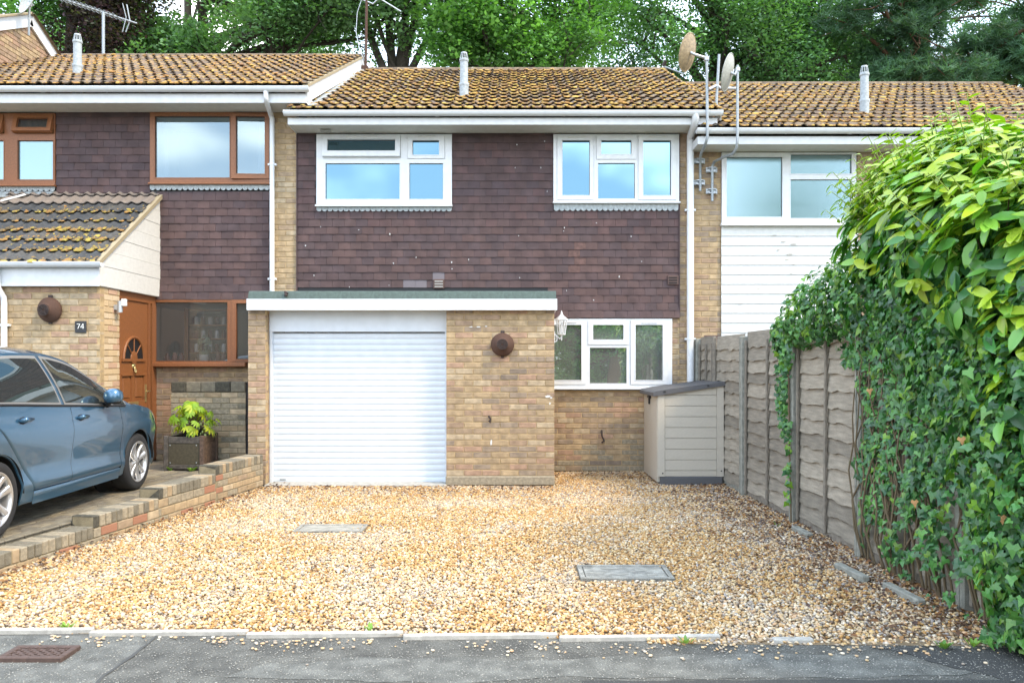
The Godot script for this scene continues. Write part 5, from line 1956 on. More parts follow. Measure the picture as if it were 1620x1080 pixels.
func build_ivy():
	var h = thing("ivy", "dark green ivy climbing over the grey fence and hanging down its face", "ivy", Vector3(2.7, 0, -5.6))
	var xfs := []
	var cols := []
	var n := FastNoiseLite.new()
	n.seed = 91
	n.frequency = 1.6
	n.fractal_octaves = 3
	var addleaf := func(at: Vector3, nn: Vector3, fresh: float):
		var s := rf(0.028, 0.072)
		xfs.append(oriented((nn + rdir() * 0.6).normalized(), (Vector3(0, -1, 0) + rdir() * 0.75), s, at))
		var g := rf(0.7, 1.35)
		if rng.randf() < fresh: cols.append(Color(0.15, 0.29, 0.03) * g)
		else: cols.append([Color(0.045, 0.145, 0.04), Color(0.065, 0.20, 0.045), Color(0.038, 0.115, 0.045), Color(0.095, 0.25, 0.05)][rng.randi() % 4] * g)
	# sheet on the fence
	var k := 0
	while k < 8600:
		var d := rf(3.9, 6.72)
		var y := rf(0.0, 2.15)
		k += 1
		var edge := 6.42 + 0.22 * n.get_noise_1d(y * 1.4) + (0.22 if y > 1.5 else 0.0)
		if d > edge: continue
		var dens := n.get_noise_2d(d * 1.5, y * 1.5)
		if y < 0.7 and d > 4.55 and rng.randf() < 0.92 - 0.8 * smoothstep(0.2, 0.7, y + dens * 0.5): continue
		if dens < -0.14 and rng.randf() < 0.85: continue
		var thick := 0.05 + 0.20 * smoothstep(6.4, 4.4, d) * (0.6 + 0.8 * (dens + 0.3))
		var at := Vector3(fence_x(d) - 0.05 - thick * sqrt(rng.randf()), y, -d)
		addleaf.call(at, Vector3(-0.8, 0.35, 0.5), 0.06)
	# crown along the top
	var blobs := [[2.68, 1.78, 8.02, 0.15, 0.2, 0.16], [2.70, 1.92, 7.6, 0.2, 0.28, 0.3], [2.73, 2.0, 7.15, 0.24, 0.34, 0.32], [2.76, 2.05, 6.7, 0.27, 0.42, 0.35], [2.8, 2.0, 6.2, 0.3, 0.45, 0.4], [2.84, 1.85, 5.6, 0.34, 0.5, 0.45], [2.82, 1.6, 5.0, 0.36, 0.6, 0.45], [2.78, 1.3, 4.5, 0.36, 0.9, 0.4], [2.74, 0.7, 4.25, 0.30, 0.7, 0.26], [2.74, 0.35, 4.42, 0.20, 0.4, 0.2]]
	for b in blobs:
		for i in int(1500 * (b[3] * b[4] + b[4] * b[5] + b[3] * b[5]) + 250):
			var q := rdir()
			var f := rf(0.7, 1.08)
			var at := Vector3(b[0] + q.x * b[3] * f, b[1] + q.y * b[4] * f, -b[2] + q.z * b[5] * f)
			if at.y < 0.01: continue
			addleaf.call(at, Vector3(q.x / b[3], q.y / b[4] + 1.0, q.z / b[5]).normalized(), 0.42 if b[2] > 5.9 and q.y > 0.1 else 0.1)
	# streamer down the second post
	for i in 330:
		var y := 1.9 - 1.1 * pow(rng.randf(), 1.5)
		var at := Vector3(fence_x(7.9) - 0.09 - rf(0, 0.06), y, -7.9 - rf(-0.16, 0.30) * smoothstep(0.5, 1.9, y) - 0.05 * sin(y * 7.0))
		addleaf.call(at, Vector3(-0.6, 0.3, 0.8), 0.06)
	for i in 46:
		var y := rf(0.1, 0.95)
		addleaf.call(Vector3(fence_x(7.8) - 0.1 - rf(0, 0.03), y, -7.82 + rf(-0.05, 0.05)), Vector3(-0.6, 0.3, 0.8), 0.3)
	put_leaves(h, ivy_leaf(), M.leaf_gloss, xfs, cols, "leaf", "foliage")
	var st := MB.new()
	for i in 46:
		var d := rf(4.3, 6.4)
		var p := Vector3(fence_x(d) - 0.06, 0.0, -d)
		var pts := [p]
		var rad := [0.009]
		var y := 0.0
		while y < 1.7:
			y += 0.22
			p = Vector3(fence_x(d) - 0.06 - rf(0, 0.07), y, -d + rf(-0.05, 0.05))
			d += rf(-0.12, 0.12)
			pts.append(p)
			rad.append(maxf(0.003, 0.009 - y * 0.003))
		st.tube(pts, rad, 5)
	st.tube([Vector3(fence_x(7.9) - 0.09, 0, -7.8), Vector3(fence_x(7.9) - 0.095, 0.7, -7.83), Vector3(fence_x(7.9) - 0.09, 1.7, -7.88)], 0.008, 5)
	part("stems", st, M.stem, h)
	# a few yellowed leaves caught in it
	var oldm = mat("old_leaf", lin(0.36, 0.19, 0.07), 0.8, {"two": true})
	for q in [[1393, 415 + 200, 5.9], [1603, 811, 4.35], [1465, 788, 5.2], [1540, 690, 4.6]]:
		part("withered_leaf", ivy_leaf(), oldm, h, oriented(Vector3(-0.6, 0.3, 0.8), Vector3(0.2, -1, 0), 0.045, P(q[0], q[1], q[2]) + Vector3(-0.12, 0, 0.1)))

func build_weeds():
	var spots := [[270, 738, 10.35], [303, 740, 10.3], [1085, 1010, 4.5], [105, 985, 4.75], [1495, 1000, 4.42], [1540, 1005, 4.45], [1230, 880, 7.7], [585, 985, 4.7]]
	for i in spots.size():
		var q = spots[i]
		var base: Vector3 = P(q[0], 0, q[2])
		base.y = 0.155 if i < 2 else -0.015
		var b := MB.new()
		for k in (26 if i < 2 or i == 4 else 12):
			var a := rf(0, TAU)
			var out := Vector3(cos(a), 0, sin(a))
			var s := rf(0.03, 0.065) * (1.3 if i < 2 else 0.8)
			b.put(laurel_leaf(), oriented((Vector3.UP * 0.5 - out * 0.8).normalized(), out + Vector3(0, rf(0.7, 2.6), 0), s, base + out * rf(0, 0.03)))
		var lm = mat("weed_%d" % i, lin(0.13, 0.27, 0.03) if i % 2 else lin(0.08, 0.2, 0.03), 0.6, {"two": true, "back": Color(0.5, 0.6, 0.2)})
		var where = ["at the car-side foot of the timber planter", "at the wall-side foot of the timber planter", "by the lone kerb stone opposite the storage box", "in the gravel behind the rusty service cover", "in the gravel where it meets the dark asphalt", "under the foot of the ivy by the road", "at the foot of the fence post with ivy", "at the kerb in front of the garage door"][i]
		solo("weed", b, lm, "small green weed " + where, "weed", "weeds")

func tab(t: Array, s: float) -> float:
	if s <= t[0][0]: return t[0][1]
	for i in range(1, t.size()):
		if s <= t[i][0]:
			var a: float = (s - t[i - 1][0]) / (t[i][0] - t[i - 1][0])
			# smooth through the points
			var p0: float = t[maxi(i - 2, 0)][1]; var p1: float = t[i - 1][1]
			var p2: float = t[i][1]; var p3: float = t[mini(i + 1, t.size() - 1)][1]
			return lerpf(lerpf(p1, p2, a), cubic_interpolate(p1, p2, p0, p3, a), 0.5)
	return t[-1][1]

const CW := [[-3.25, 0.60], [-3.15, 0.74], [-2.9, 0.805], [-2.5, 0.85], [-1.5, 0.868], [-0.3, 0.862], [0.0, 0.86], [0.3, 0.845], [0.55, 0.79], [0.72, 0.68], [0.82, 0.50], [0.86, 0.30]]
const CBELT := [[-3.25, 0.80], [-3.1, 0.98], [-2.7, 1.035], [-1.4, 0.965], [-0.4, 0.92], [-0.1, 0.91], [0.3, 0.86], [0.6, 0.775], [0.75, 0.70], [0.86, 0.58]]
const CTOP := [[-3.25, 0.86], [-3.18, 1.04], [-3.05, 1.33], [-2.9, 1.43], [-2.5, 1.485], [-1.9, 1.515], [-1.4, 1.51], [-1.05, 1.445], [-0.6, 1.215], [-0.2, 1.0], [0.0, 0.965], [0.3, 0.91], [0.6, 0.825], [0.75, 0.74], [0.86, 0.60]]
const CEDGE := [[-3.25, 0.83], [-3.15, 1.03], [-3.0, 1.31], [-2.7, 1.39], [-2.0, 1.44], [-1.45, 1.435], [-1.1, 1.365], [-0.6, 1.125], [-0.15, 0.93], [0.0, 0.916], [0.3, 0.868], [0.6, 0.785], [0.75, 0.715], [0.86, 0.585]]
const CWE := [[-3.25, 0.9], [-3.0, 0.80], [-2.7, 0.74], [-1.4, 0.715], [-1.1, 0.735], [-0.6, 0.84], [-0.15, 0.93], [0.3, 0.92], [0.86, 0.9]]
const CBOT := [[-3.25, 0.42], [-3.0, 0.27], [-2.8, 0.21], [0.5, 0.20], [0.75, 0.22], [0.86, 0.32]]
const CSIDE := [[0.0, 0.945], [0.1, 0.962], [0.19, 0.985], [0.24, 0.975], [0.34, 0.962], [0.5, 0.978], [0.68, 0.999], [0.76, 1.0], [0.82, 0.985], [0.9, 0.978], [1.0, 0.955]]
const AXR := 0.338

func car_arch(s: float) -> float:
	for a in [0.0, -2.49]:
		if absf(s - a) < AXR: return 0.305 + sqrt(AXR * AXR - (s - a) * (s - a))
	return 0.0

func car_side(s: float, y: float, sgn: float, out := 0.0) -> Vector3:
	var b := tab(CBOT, s)
	var t := tab(CBELT, s)
	var v := clampf((y - b) / maxf(t - b, 0.05), 0.0, 1.0)
	return Vector3(sgn * (tab(CW, s) * tab(CSIDE, v) + out), y, -s)

func car_green(s: float, q: float, sgn: float, out := 0.0) -> Vector3:
	var w0 := tab(CW, s) * 0.955
	var w1 := tab(CW, s) * tab(CWE, s)
	var y0 := tab(CBELT, s)
	var y1 := tab(CEDGE, s)
	var bul := 0.022 * sin(q * PI) * smoothstep(0.02, 0.3, y1 - y0)
	return Vector3(sgn * (lerpf(w0, w1, q) + bul + out), lerpf(y0, y1, q), -s)

func car_panel(list: Array, low: Callable, high: Callable, sgn: float) -> MB:
	# vertical columns at the positions in list, from low(s) up to high(s)
	var b := MB.new()
	var g := []
	var vs := [0.0, 0.03, 0.1, 0.16, 0.22, 0.3, 0.4, 0.5, 0.6, 0.68, 0.75, 0.8, 0.85, 0.92, 1.0]
	for v in vs:
		var row := []
		for s in list:
			var y: float = lerpf(low.call(s), high.call(s), v)
			var p := car_side(s, y, sgn)
			if v == 0.0: p.x -= sgn * 0.012
			row.append(p)
		g.append(row)
	b.grid(g, false, sgn > 0)
	return b

func between(a: float, e: float, n: int) -> Array:
	var l := []
	for i in n + 1: l.append(lerpf(a, e, float(i) / n))
	return l

func spread(n: int) -> Array:
	var l := []
	for i in n + 1: l.append(float(i) / n)
	return l

func build_car():
	var c = thing("parked_car", "blue metallic hatchback parked on the block paving beside the porch", "car", Vector3.ZERO)
	c.position = Vector3(-4.825, 0.158, -8.76)
	c.rotation.y = 0.018
	c.scale = Vector3.ONE
	var W = c.global_transform
	for sgn in [1.0, -1.0]:
		var belt := func(s: float) -> float: return tab(CBELT, s)
		var seam := func(s: float) -> float: return 0.30 + 0.735 * pow(clampf((-1.98 - s) / 0.70, 0.0, 1.0), 0.85)
		var low := func(s: float) -> float: return maxf(tab(CBOT, s), car_arch(s))
		var wing_top := func(s: float) -> float: return minf(seam.call(s) - 0.005, tab(CBELT, s)) if s > -2.68 else tab(CBELT, s)
		var door_low := func(s: float) -> float: return minf(seam.call(s) + 0.004, tab(CBELT, s) - 0.002)
		var sill := func(_s: float) -> float: return 0.30
		# rear quarter
		var lst := between(-3.25, -2.85, 12)
		for i in range(0, 33): lst.append(-2.49 - AXR * cos(PI * i / 32.0))
		lst.append_array(between(-2.49 + AXR + 0.012, -1.98, 6))
		part("rear_wing", car_panel(lst, low, wing_top, sgn), M.car_paint, c, W)
		var rd = part("rear_door", car_panel(between(-2.67, -1.403, 30), door_low, belt, sgn), M.car_paint, c, W)
		var fd = part("front_door", car_panel(between(-1.397, -0.433, 18), sill, belt, sgn), M.car_paint, c, W)
		var wl := between(-0.427, -AXR - 0.01, 3)
		for i in range(0, 33): wl.append(-AXR * cos(PI * i / 32.0))
		wl.append_array(between(AXR + 0.012, 0.86, 14))
		part("front_wing", car_panel(wl, low, belt, sgn), M.car_paint, c, W)
		# sill
		var sg := []
		for y in [0.19, 0.215, 0.25, 0.292, 0.296]:
			var row := []
			for i in 21:
				var s := lerpf(-1.975, -0.43, i / 20.0)
				var p := car_side(s, y, sgn)
				if y == 0.296: p.x -= sgn * 0.02
				row.append(p)
			sg.append(row)
		var sb := MB.new()
		sb.grid(sg, false, sgn > 0)
		part("sill", sb, M.car_paint, c, W)
		# greenhouse side
		var gh := []
		for q in [0.0, 0.12, 0.3, 0.5, 0.7, 0.88, 1.0]:
			var row := []
			for i in 61: row.append(car_green(lerpf(-3.25, 0.86, i / 60.0), q, sgn))
			gh.append(row)
		var gb := MB.new()
		gb.grid(gh, false, sgn > 0)
		part("side_frame", gb, M.car_paint, c, W)
		# window surround trim and glass
		for e in [[-2.72, -1.56, 0.08, 0.90, rd], [-1.46, -0.62, 0.08, 0.90, fd], [-0.57, -0.30, 0.10, 0.80, c]]:
			for k in 2:
				var m := 0.026 if k == 0 else 0.0
				var g := []
				for j in 7:
					var row := []
					for i in 13:
						var a: float = e[0] + (-m if k == 0 else 0.0)
						var z: float = e[1] + (m if k == 0 else 0.0)
						var t := i / 12.0
						var q: float = lerpf(e[2] - m * 1.6, e[3] + m * 2.0, j / 6.0)
						var lean: float = -0.10 * q if e[1] < -0.5 else 0.0
						var lo: float = 0.0
						if e[0] < -2.0: lo = -0.32 * (1.0 - t) * q
						var s: float = lerpf(a, z, t)
						s += lean * (t if e[0] < -2.0 else 1.0 - t) - lo * 0.8
						row.append(car_green(s, q, sgn, 0.004 if k == 0 else 0.008))
					g.append(row)
				var wb := MB.new()
				wb.grid(g, false, sgn > 0)
				part("window_trim" if k == 0 else "side_window", wb, M.car_trim if k == 0 else M.car_glass, e[4], W)
		# black line under the glass
		var bl := MB.new()
		var pts := []
		for i in 25: pts.append(car_green(lerpf(-2.8, -0.3, i / 24.0), 0.02, sgn, 0.004))
		bl.tube(pts, 0.011, 6)
		part("waist_seal", bl, M.car_black, c, W)
		# handles
		for e in [[-2.12, 0.895, rd], [-1.22, 0.86, fd]]:
			var hb := MB.new()
			var p := car_side(e[0], e[1], sgn, 0.012)
			hb.lathe([Vector2(0.0, -1.0), Vector2(0.55, -0.92), Vector2(0.95, -0.5), Vector2(1.0, 0.0), Vector2(0.95, 0.5), Vector2(0.55, 0.92), Vector2(0, 1.0)], 12, Transform3D(Basis.from_scale(Vector3(0.018, 0.021, 0.105)) * Basis(Vector3.RIGHT, PI / 2), p))
			part("handle", hb, M.car_paint, e[2], W)
			var cup := MB.new()
			cup.lathe([Vector2(0.0, -1.0), Vector2(0.7, -0.8), Vector2(1.0, 0.0), Vector2(0.7, 0.8), Vector2(0, 1.0)], 12, Transform3D(Basis.from_scale(Vector3(0.006, 0.034, 0.06)) * Basis(Vector3.RIGHT, PI / 2), p + Vector3(-0.012 * sgn, -0.006, 0.03)))
			part("handle_recess", cup, M.car_black, e[2], W)
		# mirror
		var mb := MB.new()
		var mp := Vector3(sgn * 0.93, 1.035, 0.78)
		mb.lathe([Vector2(0.0, -1.0), Vector2(0.6, -0.9), Vector2(0.92, -0.55), Vector2(1.0, -0.1), Vector2(0.9, 0.5), Vector2(0.5, 0.9), Vector2(0.0, 1.0)], 14, Transform3D(Basis(Vector3.UP, -0.25 * sgn) * Basis.from_scale(Vector3(0.085, 0.075, 0.10)), mp))
		var mo = part("mirror", mb, M.car_paint, c, W)
		var ma := MB.new()
		ma.tube([mp + Vector3(-0.05 * sgn, -0.05, 0.01), Vector3(sgn * 0.845, 0.945, 0.72)], [0.035, 0.03], 8)
		ma.lathe([Vector2(0.0, -0.02), Vector2(0.9, -0.02), Vector2(0.8, -0.05), Vector2(0.0, -0.06)].map(func(q): return Vector2(q.x * 0.08, q.y)), 12, Transform3D(Basis(), mp + Vector3(0, -0.02, 0)))
		part("mirror_arm", ma, M.car_black, mo, W)
		# headlamp
		var hg := []
		for j in 5:
			var row := []
			for i in 9:
				var s := lerpf(0.42 + 0.16 * (1.0 - j / 4.0), 0.80, i / 8.0)
				row.append(car_side(s, lerpf(0.60, tab(CBELT, s) - 0.015, j / 4.0), sgn, 0.004))
			hg.append(row)
		var hb2 := MB.new()
		hb2.grid(hg, false, sgn > 0)
		part("headlight", hb2, M.head_lamp, c, W)
		# wheels
		for ax in [0.0, -2.49]:
			build_wheel(c, W * Transform3D(Basis(Vector3(0, 0, -sgn), Vector3(0, 1, 0), Vector3(sgn, 0, 0)), Vector3(sgn * 0.735, 0.305, -ax)))
			var ww := MB.new()
			var g := []
			for x in [0.50, 0.845]:
				var row := []
				for i in 25:
					var a := PI * i / 24.0
					row.append(Vector3(sgn * x, 0.305 + (AXR + 0.012) * sin(a), -ax - (AXR + 0.012) * cos(a)))
				g.append(row)
			ww.grid(g)
			var inner := []
			for i in 25: inner.append(Vector2(AXR * 1.1 * cos(TAU * i / 25.0), AXR * 1.1 * sin(TAU * i / 25.0)))
			ww.prism(PackedVector2Array(inner), -0.01, 0.01, Transform3D(Basis(Vector3(0, 0, -1), Vector3.UP, Vector3.RIGHT), Vector3(sgn * 0.50, 0.34, -ax)))
			part("wheel_arch_liner", ww, M.car_black, c, W)
	# bonnet, windscreen, roof, tailgate
	for e in [["bonnet", -0.19, 0.86, "car_paint", 16], ["windscreen", -1.06, -0.195, "car_glass", 14], ["roof", -2.93, -1.065, "car_paint", 20], ["tailgate", -3.25, -2.935, "car_paint", 8]]:
		var g := []
		for i in e[4] + 1:
			var s := lerpf(e[1], e[2], i / float(e[4]))
			var row := []
			for j in 17:
				var u := (j - 8) / 8.0
				var w := tab(CW, s) * tab(CWE, s)
				var y := lerpf(tab(CTOP, s), tab(CEDGE, s), pow(absf(u), 2.6))
				row.append(Vector3(u * w, y, -s))
			g.append(row)
		var b := MB.new()
		b.grid(g)
		part(e[0], b, M[e[3]], c, W)
	# seats and steering wheel seen through the glass
	for e in [[0.38, 1.25], [-0.38, 1.25], [0.38, 2.15], [-0.38, 2.15]]:
		var sb := MB.new()
		sb.cbox(Vector3(e[0], 0.78, e[1]), Vector3(0.46, 0.62, 0.14), 0.05, Basis(Vector3.RIGHT, 0.22))
		sb.cbox(Vector3(e[0], 1.16, e[1] + 0.09), Vector3(0.26, 0.17, 0.09), 0.035)
		sb.cbox(Vector3(e[0], 0.5, e[1] - 0.25), Vector3(0.48, 0.14, 0.5), 0.05)
		part("seat", sb, M.car_black, c, W)
	var sw := MB.new()
	var ring := []
	for i in 21: ring.append(Vector3(0.38, 0.92, 0.72) + Basis(Vector3.RIGHT, -0.35) * Vector3(cos(TAU * i / 20.0) * 0.18, sin(TAU * i / 20.0) * 0.18, 0))
	sw.tube(ring, 0.015, 8, false)
	part("steering_wheel", sw, M.car_black, c, W)
	var da := MB.new()
	da.cbox(Vector3(0, 0.82, 0.5), Vector3(1.45, 0.18, 0.4), 0.05)
	part("dashboard", da, M.car_black, c, W)
	# rear window and tail lamps
	var rg := []
	for i in 6:
		var s := lerpf(-3.16, -2.97, i / 5.0)
		var row := []
		for j in 13:
			var u := (j - 6) / 6.0 * 0.82
			row.append(Vector3(u * tab(CW, s) * tab(CWE, s), lerpf(tab(CTOP, s), tab(CEDGE, s), pow(absf(u), 2.6)) + 0.004, -s + 0.012))
		rg.append(row)
	var rw := MB.new()
	rw.grid(rg)
	part("rear_window", rw, M.car_glass, c, W)
	for sgn in [1.0, -1.0]:
		var tg := []
		for j in 5:
			var row := []
			for i in 7:
				row.append(car_side(lerpf(-3.24, -2.98, i / 6.0), lerpf(0.72, 0.95 - 0.14 * (1.0 - i / 6.0), j / 4.0), sgn, 0.005))
			tg.append(row)
		var tb := MB.new()
		tb.grid(tg, false, sgn > 0)
		part("tail_light", tb, M.tail_lamp, c, W)
	# ends and floor
	for s in [-3.25, 0.86]:
		var p := PackedVector2Array()
		var w := tab(CW, s)
		for y in [tab(CBOT, s), 0.5, tab(CBELT, s)]: p.append(Vector2(w * 0.95, y))
		p.append(Vector2(w * tab(CWE, s), tab(CEDGE, s)))
		p.append(Vector2(0, tab(CTOP, s)))
		for k in range(p.size() - 2, -1, -1): p.append(Vector2(-p[k].x, p[k].y))
		var b := MB.new()
		b.prism(p, -0.01, 0.01, Transform3D(Basis(), Vector3(0, 0, -s)))
		part("bumper", b, M.car_paint, c, W)
	var fl := MB.new()
	fl.slab(Vector3(-0.78, 0.20, 1.98), Vector3(0.78, 0.24, 0.44))
	fl.slab(Vector3(-0.5, 0.22, 3.1), Vector3(0.5, 0.26, -0.72))
	for sgn in [1.0, -1.0]:
		fl.slab(Vector3(sgn * 0.77, 0.22, 2.1), Vector3(sgn * 0.80, 0.90, 0.40))
	part("floor_pan", fl, M.car_black, c, W)

func build_wheel(c, xf: Transform3D):
	# local z points out of the car, wheel axis along z
	var t := MB.new()
	var ax := Transform3D(Basis(Vector3.RIGHT, PI / 2), Vector3.ZERO)
	t.lathe([Vector2(0.214, -0.095), Vector2(0.27, -0.1), Vector2(0.292, -0.088), Vector2(0.304, -0.06), Vector2(0.305, 0.0), Vector2(0.304, 0.06), Vector2(0.293, 0.088), Vector2(0.272, 0.101), Vector2(0.24, 0.102), Vector2(0.214, 0.094)], 40, ax)
	var w = group_part("wheel", c, xf.origin)
	var ty = part("tyre", t, M.black_rubber, w, xf)
	for r in [-0.05, -0.017, 0.017, 0.05]:
		pass
	var rim := MB.new()
	rim.lathe([Vector2(0.196, -0.09), Vector2(0.196, 0.05), Vector2(0.204, 0.085), Vector2(0.214, 0.094), Vector2(0.218, 0.098), Vector2(0.214, 0.102), Vector2(0.203, 0.096), Vector2(0.197, 0.086)], 40, ax)
	part("rim", rim, M.alloy, w, xf)
	var bk := MB.new()
	bk.lathe([Vector2(0.19, -0.02), Vector2(0.12, 0.0), Vector2(0.0, 0.0)], 24, ax)
	part("brake_disc", bk, M.alloy_dark, w, xf)
	var hub := MB.new()
	hub.lathe([Vector2(0.055, 0.0), Vector2(0.052, 0.078), Vector2(0.035, 0.086), Vector2(0.03, 0.084), Vector2(0.0, 0.086)], 20, ax)
	part("hub", hub, M.alloy, w, xf)
	for k in 8:
		var a := TAU * k / 8.0 + 0.2
		var sp := MB.new()
		var g := []
		for i in 6:
			var u := i / 5.0
			var r := lerpf(0.045, 0.204, u)
			var half := lerpf(0.020, 0.036 if k % 2 == 0 else 0.026, u * u)
			var twist := 0.10 * u * (1.0 if k % 2 == 0 else -1.0)
			var z := lerpf(0.080, 0.088, u) - 0.012 * sin(u * PI)
			var row := []
			for e in [[-1.0, -0.022], [-1.0, 0.0], [-0.55, 0.008], [0.55, 0.008], [1.0, 0.0], [1.0, -0.022]]:
				var th: float = a + twist + e[0] * half / r
				row.append(Vector3(r * cos(th), r * sin(th), z + e[1]))
			g.append(row)
		sp.grid(g, false, true)
		part("spoke", sp, M.alloy, w, xf)

# ------------------------------------------------------------------ small things
func build_planter():
	var x0 := -4.34
	var x1 := -3.94
	var d0 := 10.36
	var d1 := 10.82
	x0 = X(263.0, d0); x1 = X(319.5, d0)
	var y := 0.155
	var t = thing("planter", "square weathered timber planter on the paving", "planter", Vector3((x0 + x1) / 2, y, -(d0 + d1) / 2))
	var h := 0.44
	for q in [[x0, d0], [x1, d0], [x0, d1], [x1, d1]]:
		var b := MB.new()
		b.cbox(Vector3(q[0], y + h / 2, -q[1]), Vector3(0.055, h, 0.055), 0.005)
		part("leg", b, M.planter if q[0] == x0 else M.planter_red, t)
	for e in [[Vector3((x0 + x1) / 2, 0, -d0), Vector3(x1 - x0 - 0.056, 0, 0.03), "planter", "planter_board"], [Vector3((x0 + x1) / 2, 0, -d1), Vector3(x1 - x0 - 0.056, 0, 0.03), "planter", "planter_board"], [Vector3(x0, 0, -(d0 + d1) / 2), Vector3(0.03, 0, d1 - d0 - 0.056), "planter", "planter"], [Vector3(x1, 0, -(d0 + d1) / 2), Vector3(0.03, 0, d1 - d0 - 0.056), "planter_red", "planter_red"]]:
		for r in [[0.02, 0.075], [0.345, 0.425]]:
			var b := MB.new()
			b.cbox(e[0] + Vector3(0, y + (r[0] + r[1]) / 2, 0), e[1] + Vector3(0, r[1] - r[0], 0.008), 0.004)
			part("rail", b, M[e[2]], t)
		var p := MB.new()
		p.cbox(e[0] + Vector3(0, y + 0.21, 0), e[1] + Vector3(0, 0.268, -0.004), 0.003)
		part("panel", p, M[e[3]], t)
	for q in [[0.05, 0.1], [0.38, 0.1], [0.05, 0.32], [0.38, 0.32]]:
		var b := MB.new()
		b.lathe([Vector2(0.009, 0), Vector2(0.006, 0.006), Vector2(0, 0.007)], 8, Transform3D(Basis(Vector3.RIGHT, PI / 2), Vector3(x0 + q[0], y + q[1], -d0 + 0.012)))
		part("screw", b, M.galv, t)
	var so := MB.new()
	so.slab(Vector3(x0 + 0.02, y + 0.36, -d1 + 0.02), Vector3(x1 - 0.02, y + 0.38, -d0 - 0.02))
	part("soil", so, M.soil, t)
	# plant in a black pot
	var pl = thing("potted_plant", "yellow-green fatsia with broad fingered leaves in the timber planter", "plant", Vector3((x0 + x1) / 2, y + 0.38, -(d0 + d1) / 2))
	var c := Vector3((x0 + x1) / 2 + 0.01, y + 0.38, -(d0 + d1) / 2)
	var pot := MB.new()
	pot.lathe([Vector2(0.10, 0), Vector2(0.125, 0.13), Vector2(0.135, 0.13), Vector2(0.135, 0.15), Vector2(0.12, 0.15)], 18, Transform3D(Basis(), c))
	part("pot", pot, M.black, pl)
	var st := MB.new()
	# one fingered leaf: seven lobes from the stalk
	var leaf := MB.new()
	for k in 7:
		var a := (k - 3) * 0.52
		var L: float = [0.62, 0.82, 0.95, 1.0, 0.95, 0.82, 0.62][k]
		var d := Vector3(sin(a), 0, -cos(a))
		var s := Vector3(cos(a), 0, sin(a))
		var rows := []
		for e in [[0.0, 0.04], [0.3, 0.07], [0.6, 0.125], [0.82, 0.075], [1.0, 0.0]]:
			var dr: float = -0.30 * e[0] * e[0]
			rows.append([d * e[0] * L - s * e[1] + Vector3(0, dr + 0.02, 0), d * e[0] * L + Vector3(0, dr, 0), d * e[0] * L + s * e[1] + Vector3(0, dr + 0.02, 0)])
		leaf.grid(rows)
	var lm := leaf.mesh()
	var fm := []
	for q in [[0.30, 0.42, 0.02], [0.22, 0.38, 0.03], [0.12, 0.27, 0.03], [0.40, 0.46, 0.03]]:
		fm.append(mat("fatsia_%d" % fm.size(), lin(q[0], q[1], q[2]), 0.45, {"two": true, "back": Color(0.8, 0.9, 0.3)}))
	for i in 64:
		var a := rf(0, TAU)
		var el := rf(-0.45, 1.4)
		var R := rf(0.15, 0.30)
		var tip := c + Vector3(cos(a) * cos(el) * R * 1.1, 0.22 + sin(el) * R * 1.0, sin(a) * cos(el) * R)
		st.tube([c + Vector3(rf(-0.03, 0.03), 0.12, rf(-0.03, 0.03)), c.lerp(tip, 0.5) + Vector3(0, 0.06, 0), tip], 0.004, 5)
		var out := Vector3(cos(a), 0, sin(a))
		part("leaf", lm, fm[clampi(int(rf(0, 2.2)) + (1 if el < 0.2 else 0) if i % 5 else 3, 0, 3)], pl, oriented((Vector3.UP * 0.8 + out * 0.8 + rdir() * 0.45).normalized(), out + Vector3(0, -0.5, 0) + rdir() * 0.5, rf(0.085, 0.14), tip))
	part("stalks", st, M.stem, pl)
	# herb beside it
	var hb = thing("potted_herb", "small grey-green herb beside the fatsia in the timber planter", "plant", c + Vector3(0.17, 0, 0.05))
	var fo := MB.new()
	for i in 160:
		var q := rdir()
		var at := c + Vector3(0.17, 0.13, 0.06) + Vector3(q.x * 0.08, q.y * 0.12, q.z * 0.08)
		fo.put(laurel_leaf(), oriented((q + Vector3.UP).normalized(), q, rf(0.02, 0.04), at))
	part("foliage", fo, mat("herb", lin(0.12, 0.17, 0.06), 0.7, {"two": true}), hb)

func build_screen_wall():
	# short weathered brick wall between the planter and the kitchen window
	var d := 11.0
	var x0 := X(270.0, d)
	var x1 := X(388.0, d)
	var t = thing("brick_screen", "short grey lichened brick wall below the kitchen window", "wall", Vector3((x0 + x1) / 2, 0.15, -d))
	var H := Y(612, d) - 0.15
	brick_wall(t, "brickwork", Transform3D(Basis(), Vector3(x0, 0.15, -d)), x1 - x0, H - 0.07, {"tones": ["brick_grey2", "brick_5", "brick_grey2", "brick_grey", "brick_6"], "mortar": "mortar_grey"})
	var c := MB.new()
	c.slab(Vector3(x0, 0.15, -d - 0.215), Vector3(x1, 0.15 + H - 0.07, -d - 0.106))
	part("core", c, M.brick_grey2, t)
	var n := 5
	for k in n:
		var b := MB.new()
		var w := (x1 - x0) / n
		b.cbox(Vector3(x0 + (k + 0.5) * w, 0.15 + H, -d - 0.105), Vector3(w - 0.006, 0.135, 0.23), 0.01)
		part("coping_brick", b, M.brick_dark if k % 3 == 0 else M.brick_grey, t)
	var p := MB.new()
	p.tube([Vector3(X(391, 11.05), 0.15, -11.05), Vector3(X(391, 11.05), Y(606, 11.05), -11.05)], 0.028, 10)
	solo("waste_pipe", p, M.black, "black waste pipe standing between the lichened brick wall and the garage", "pipe")

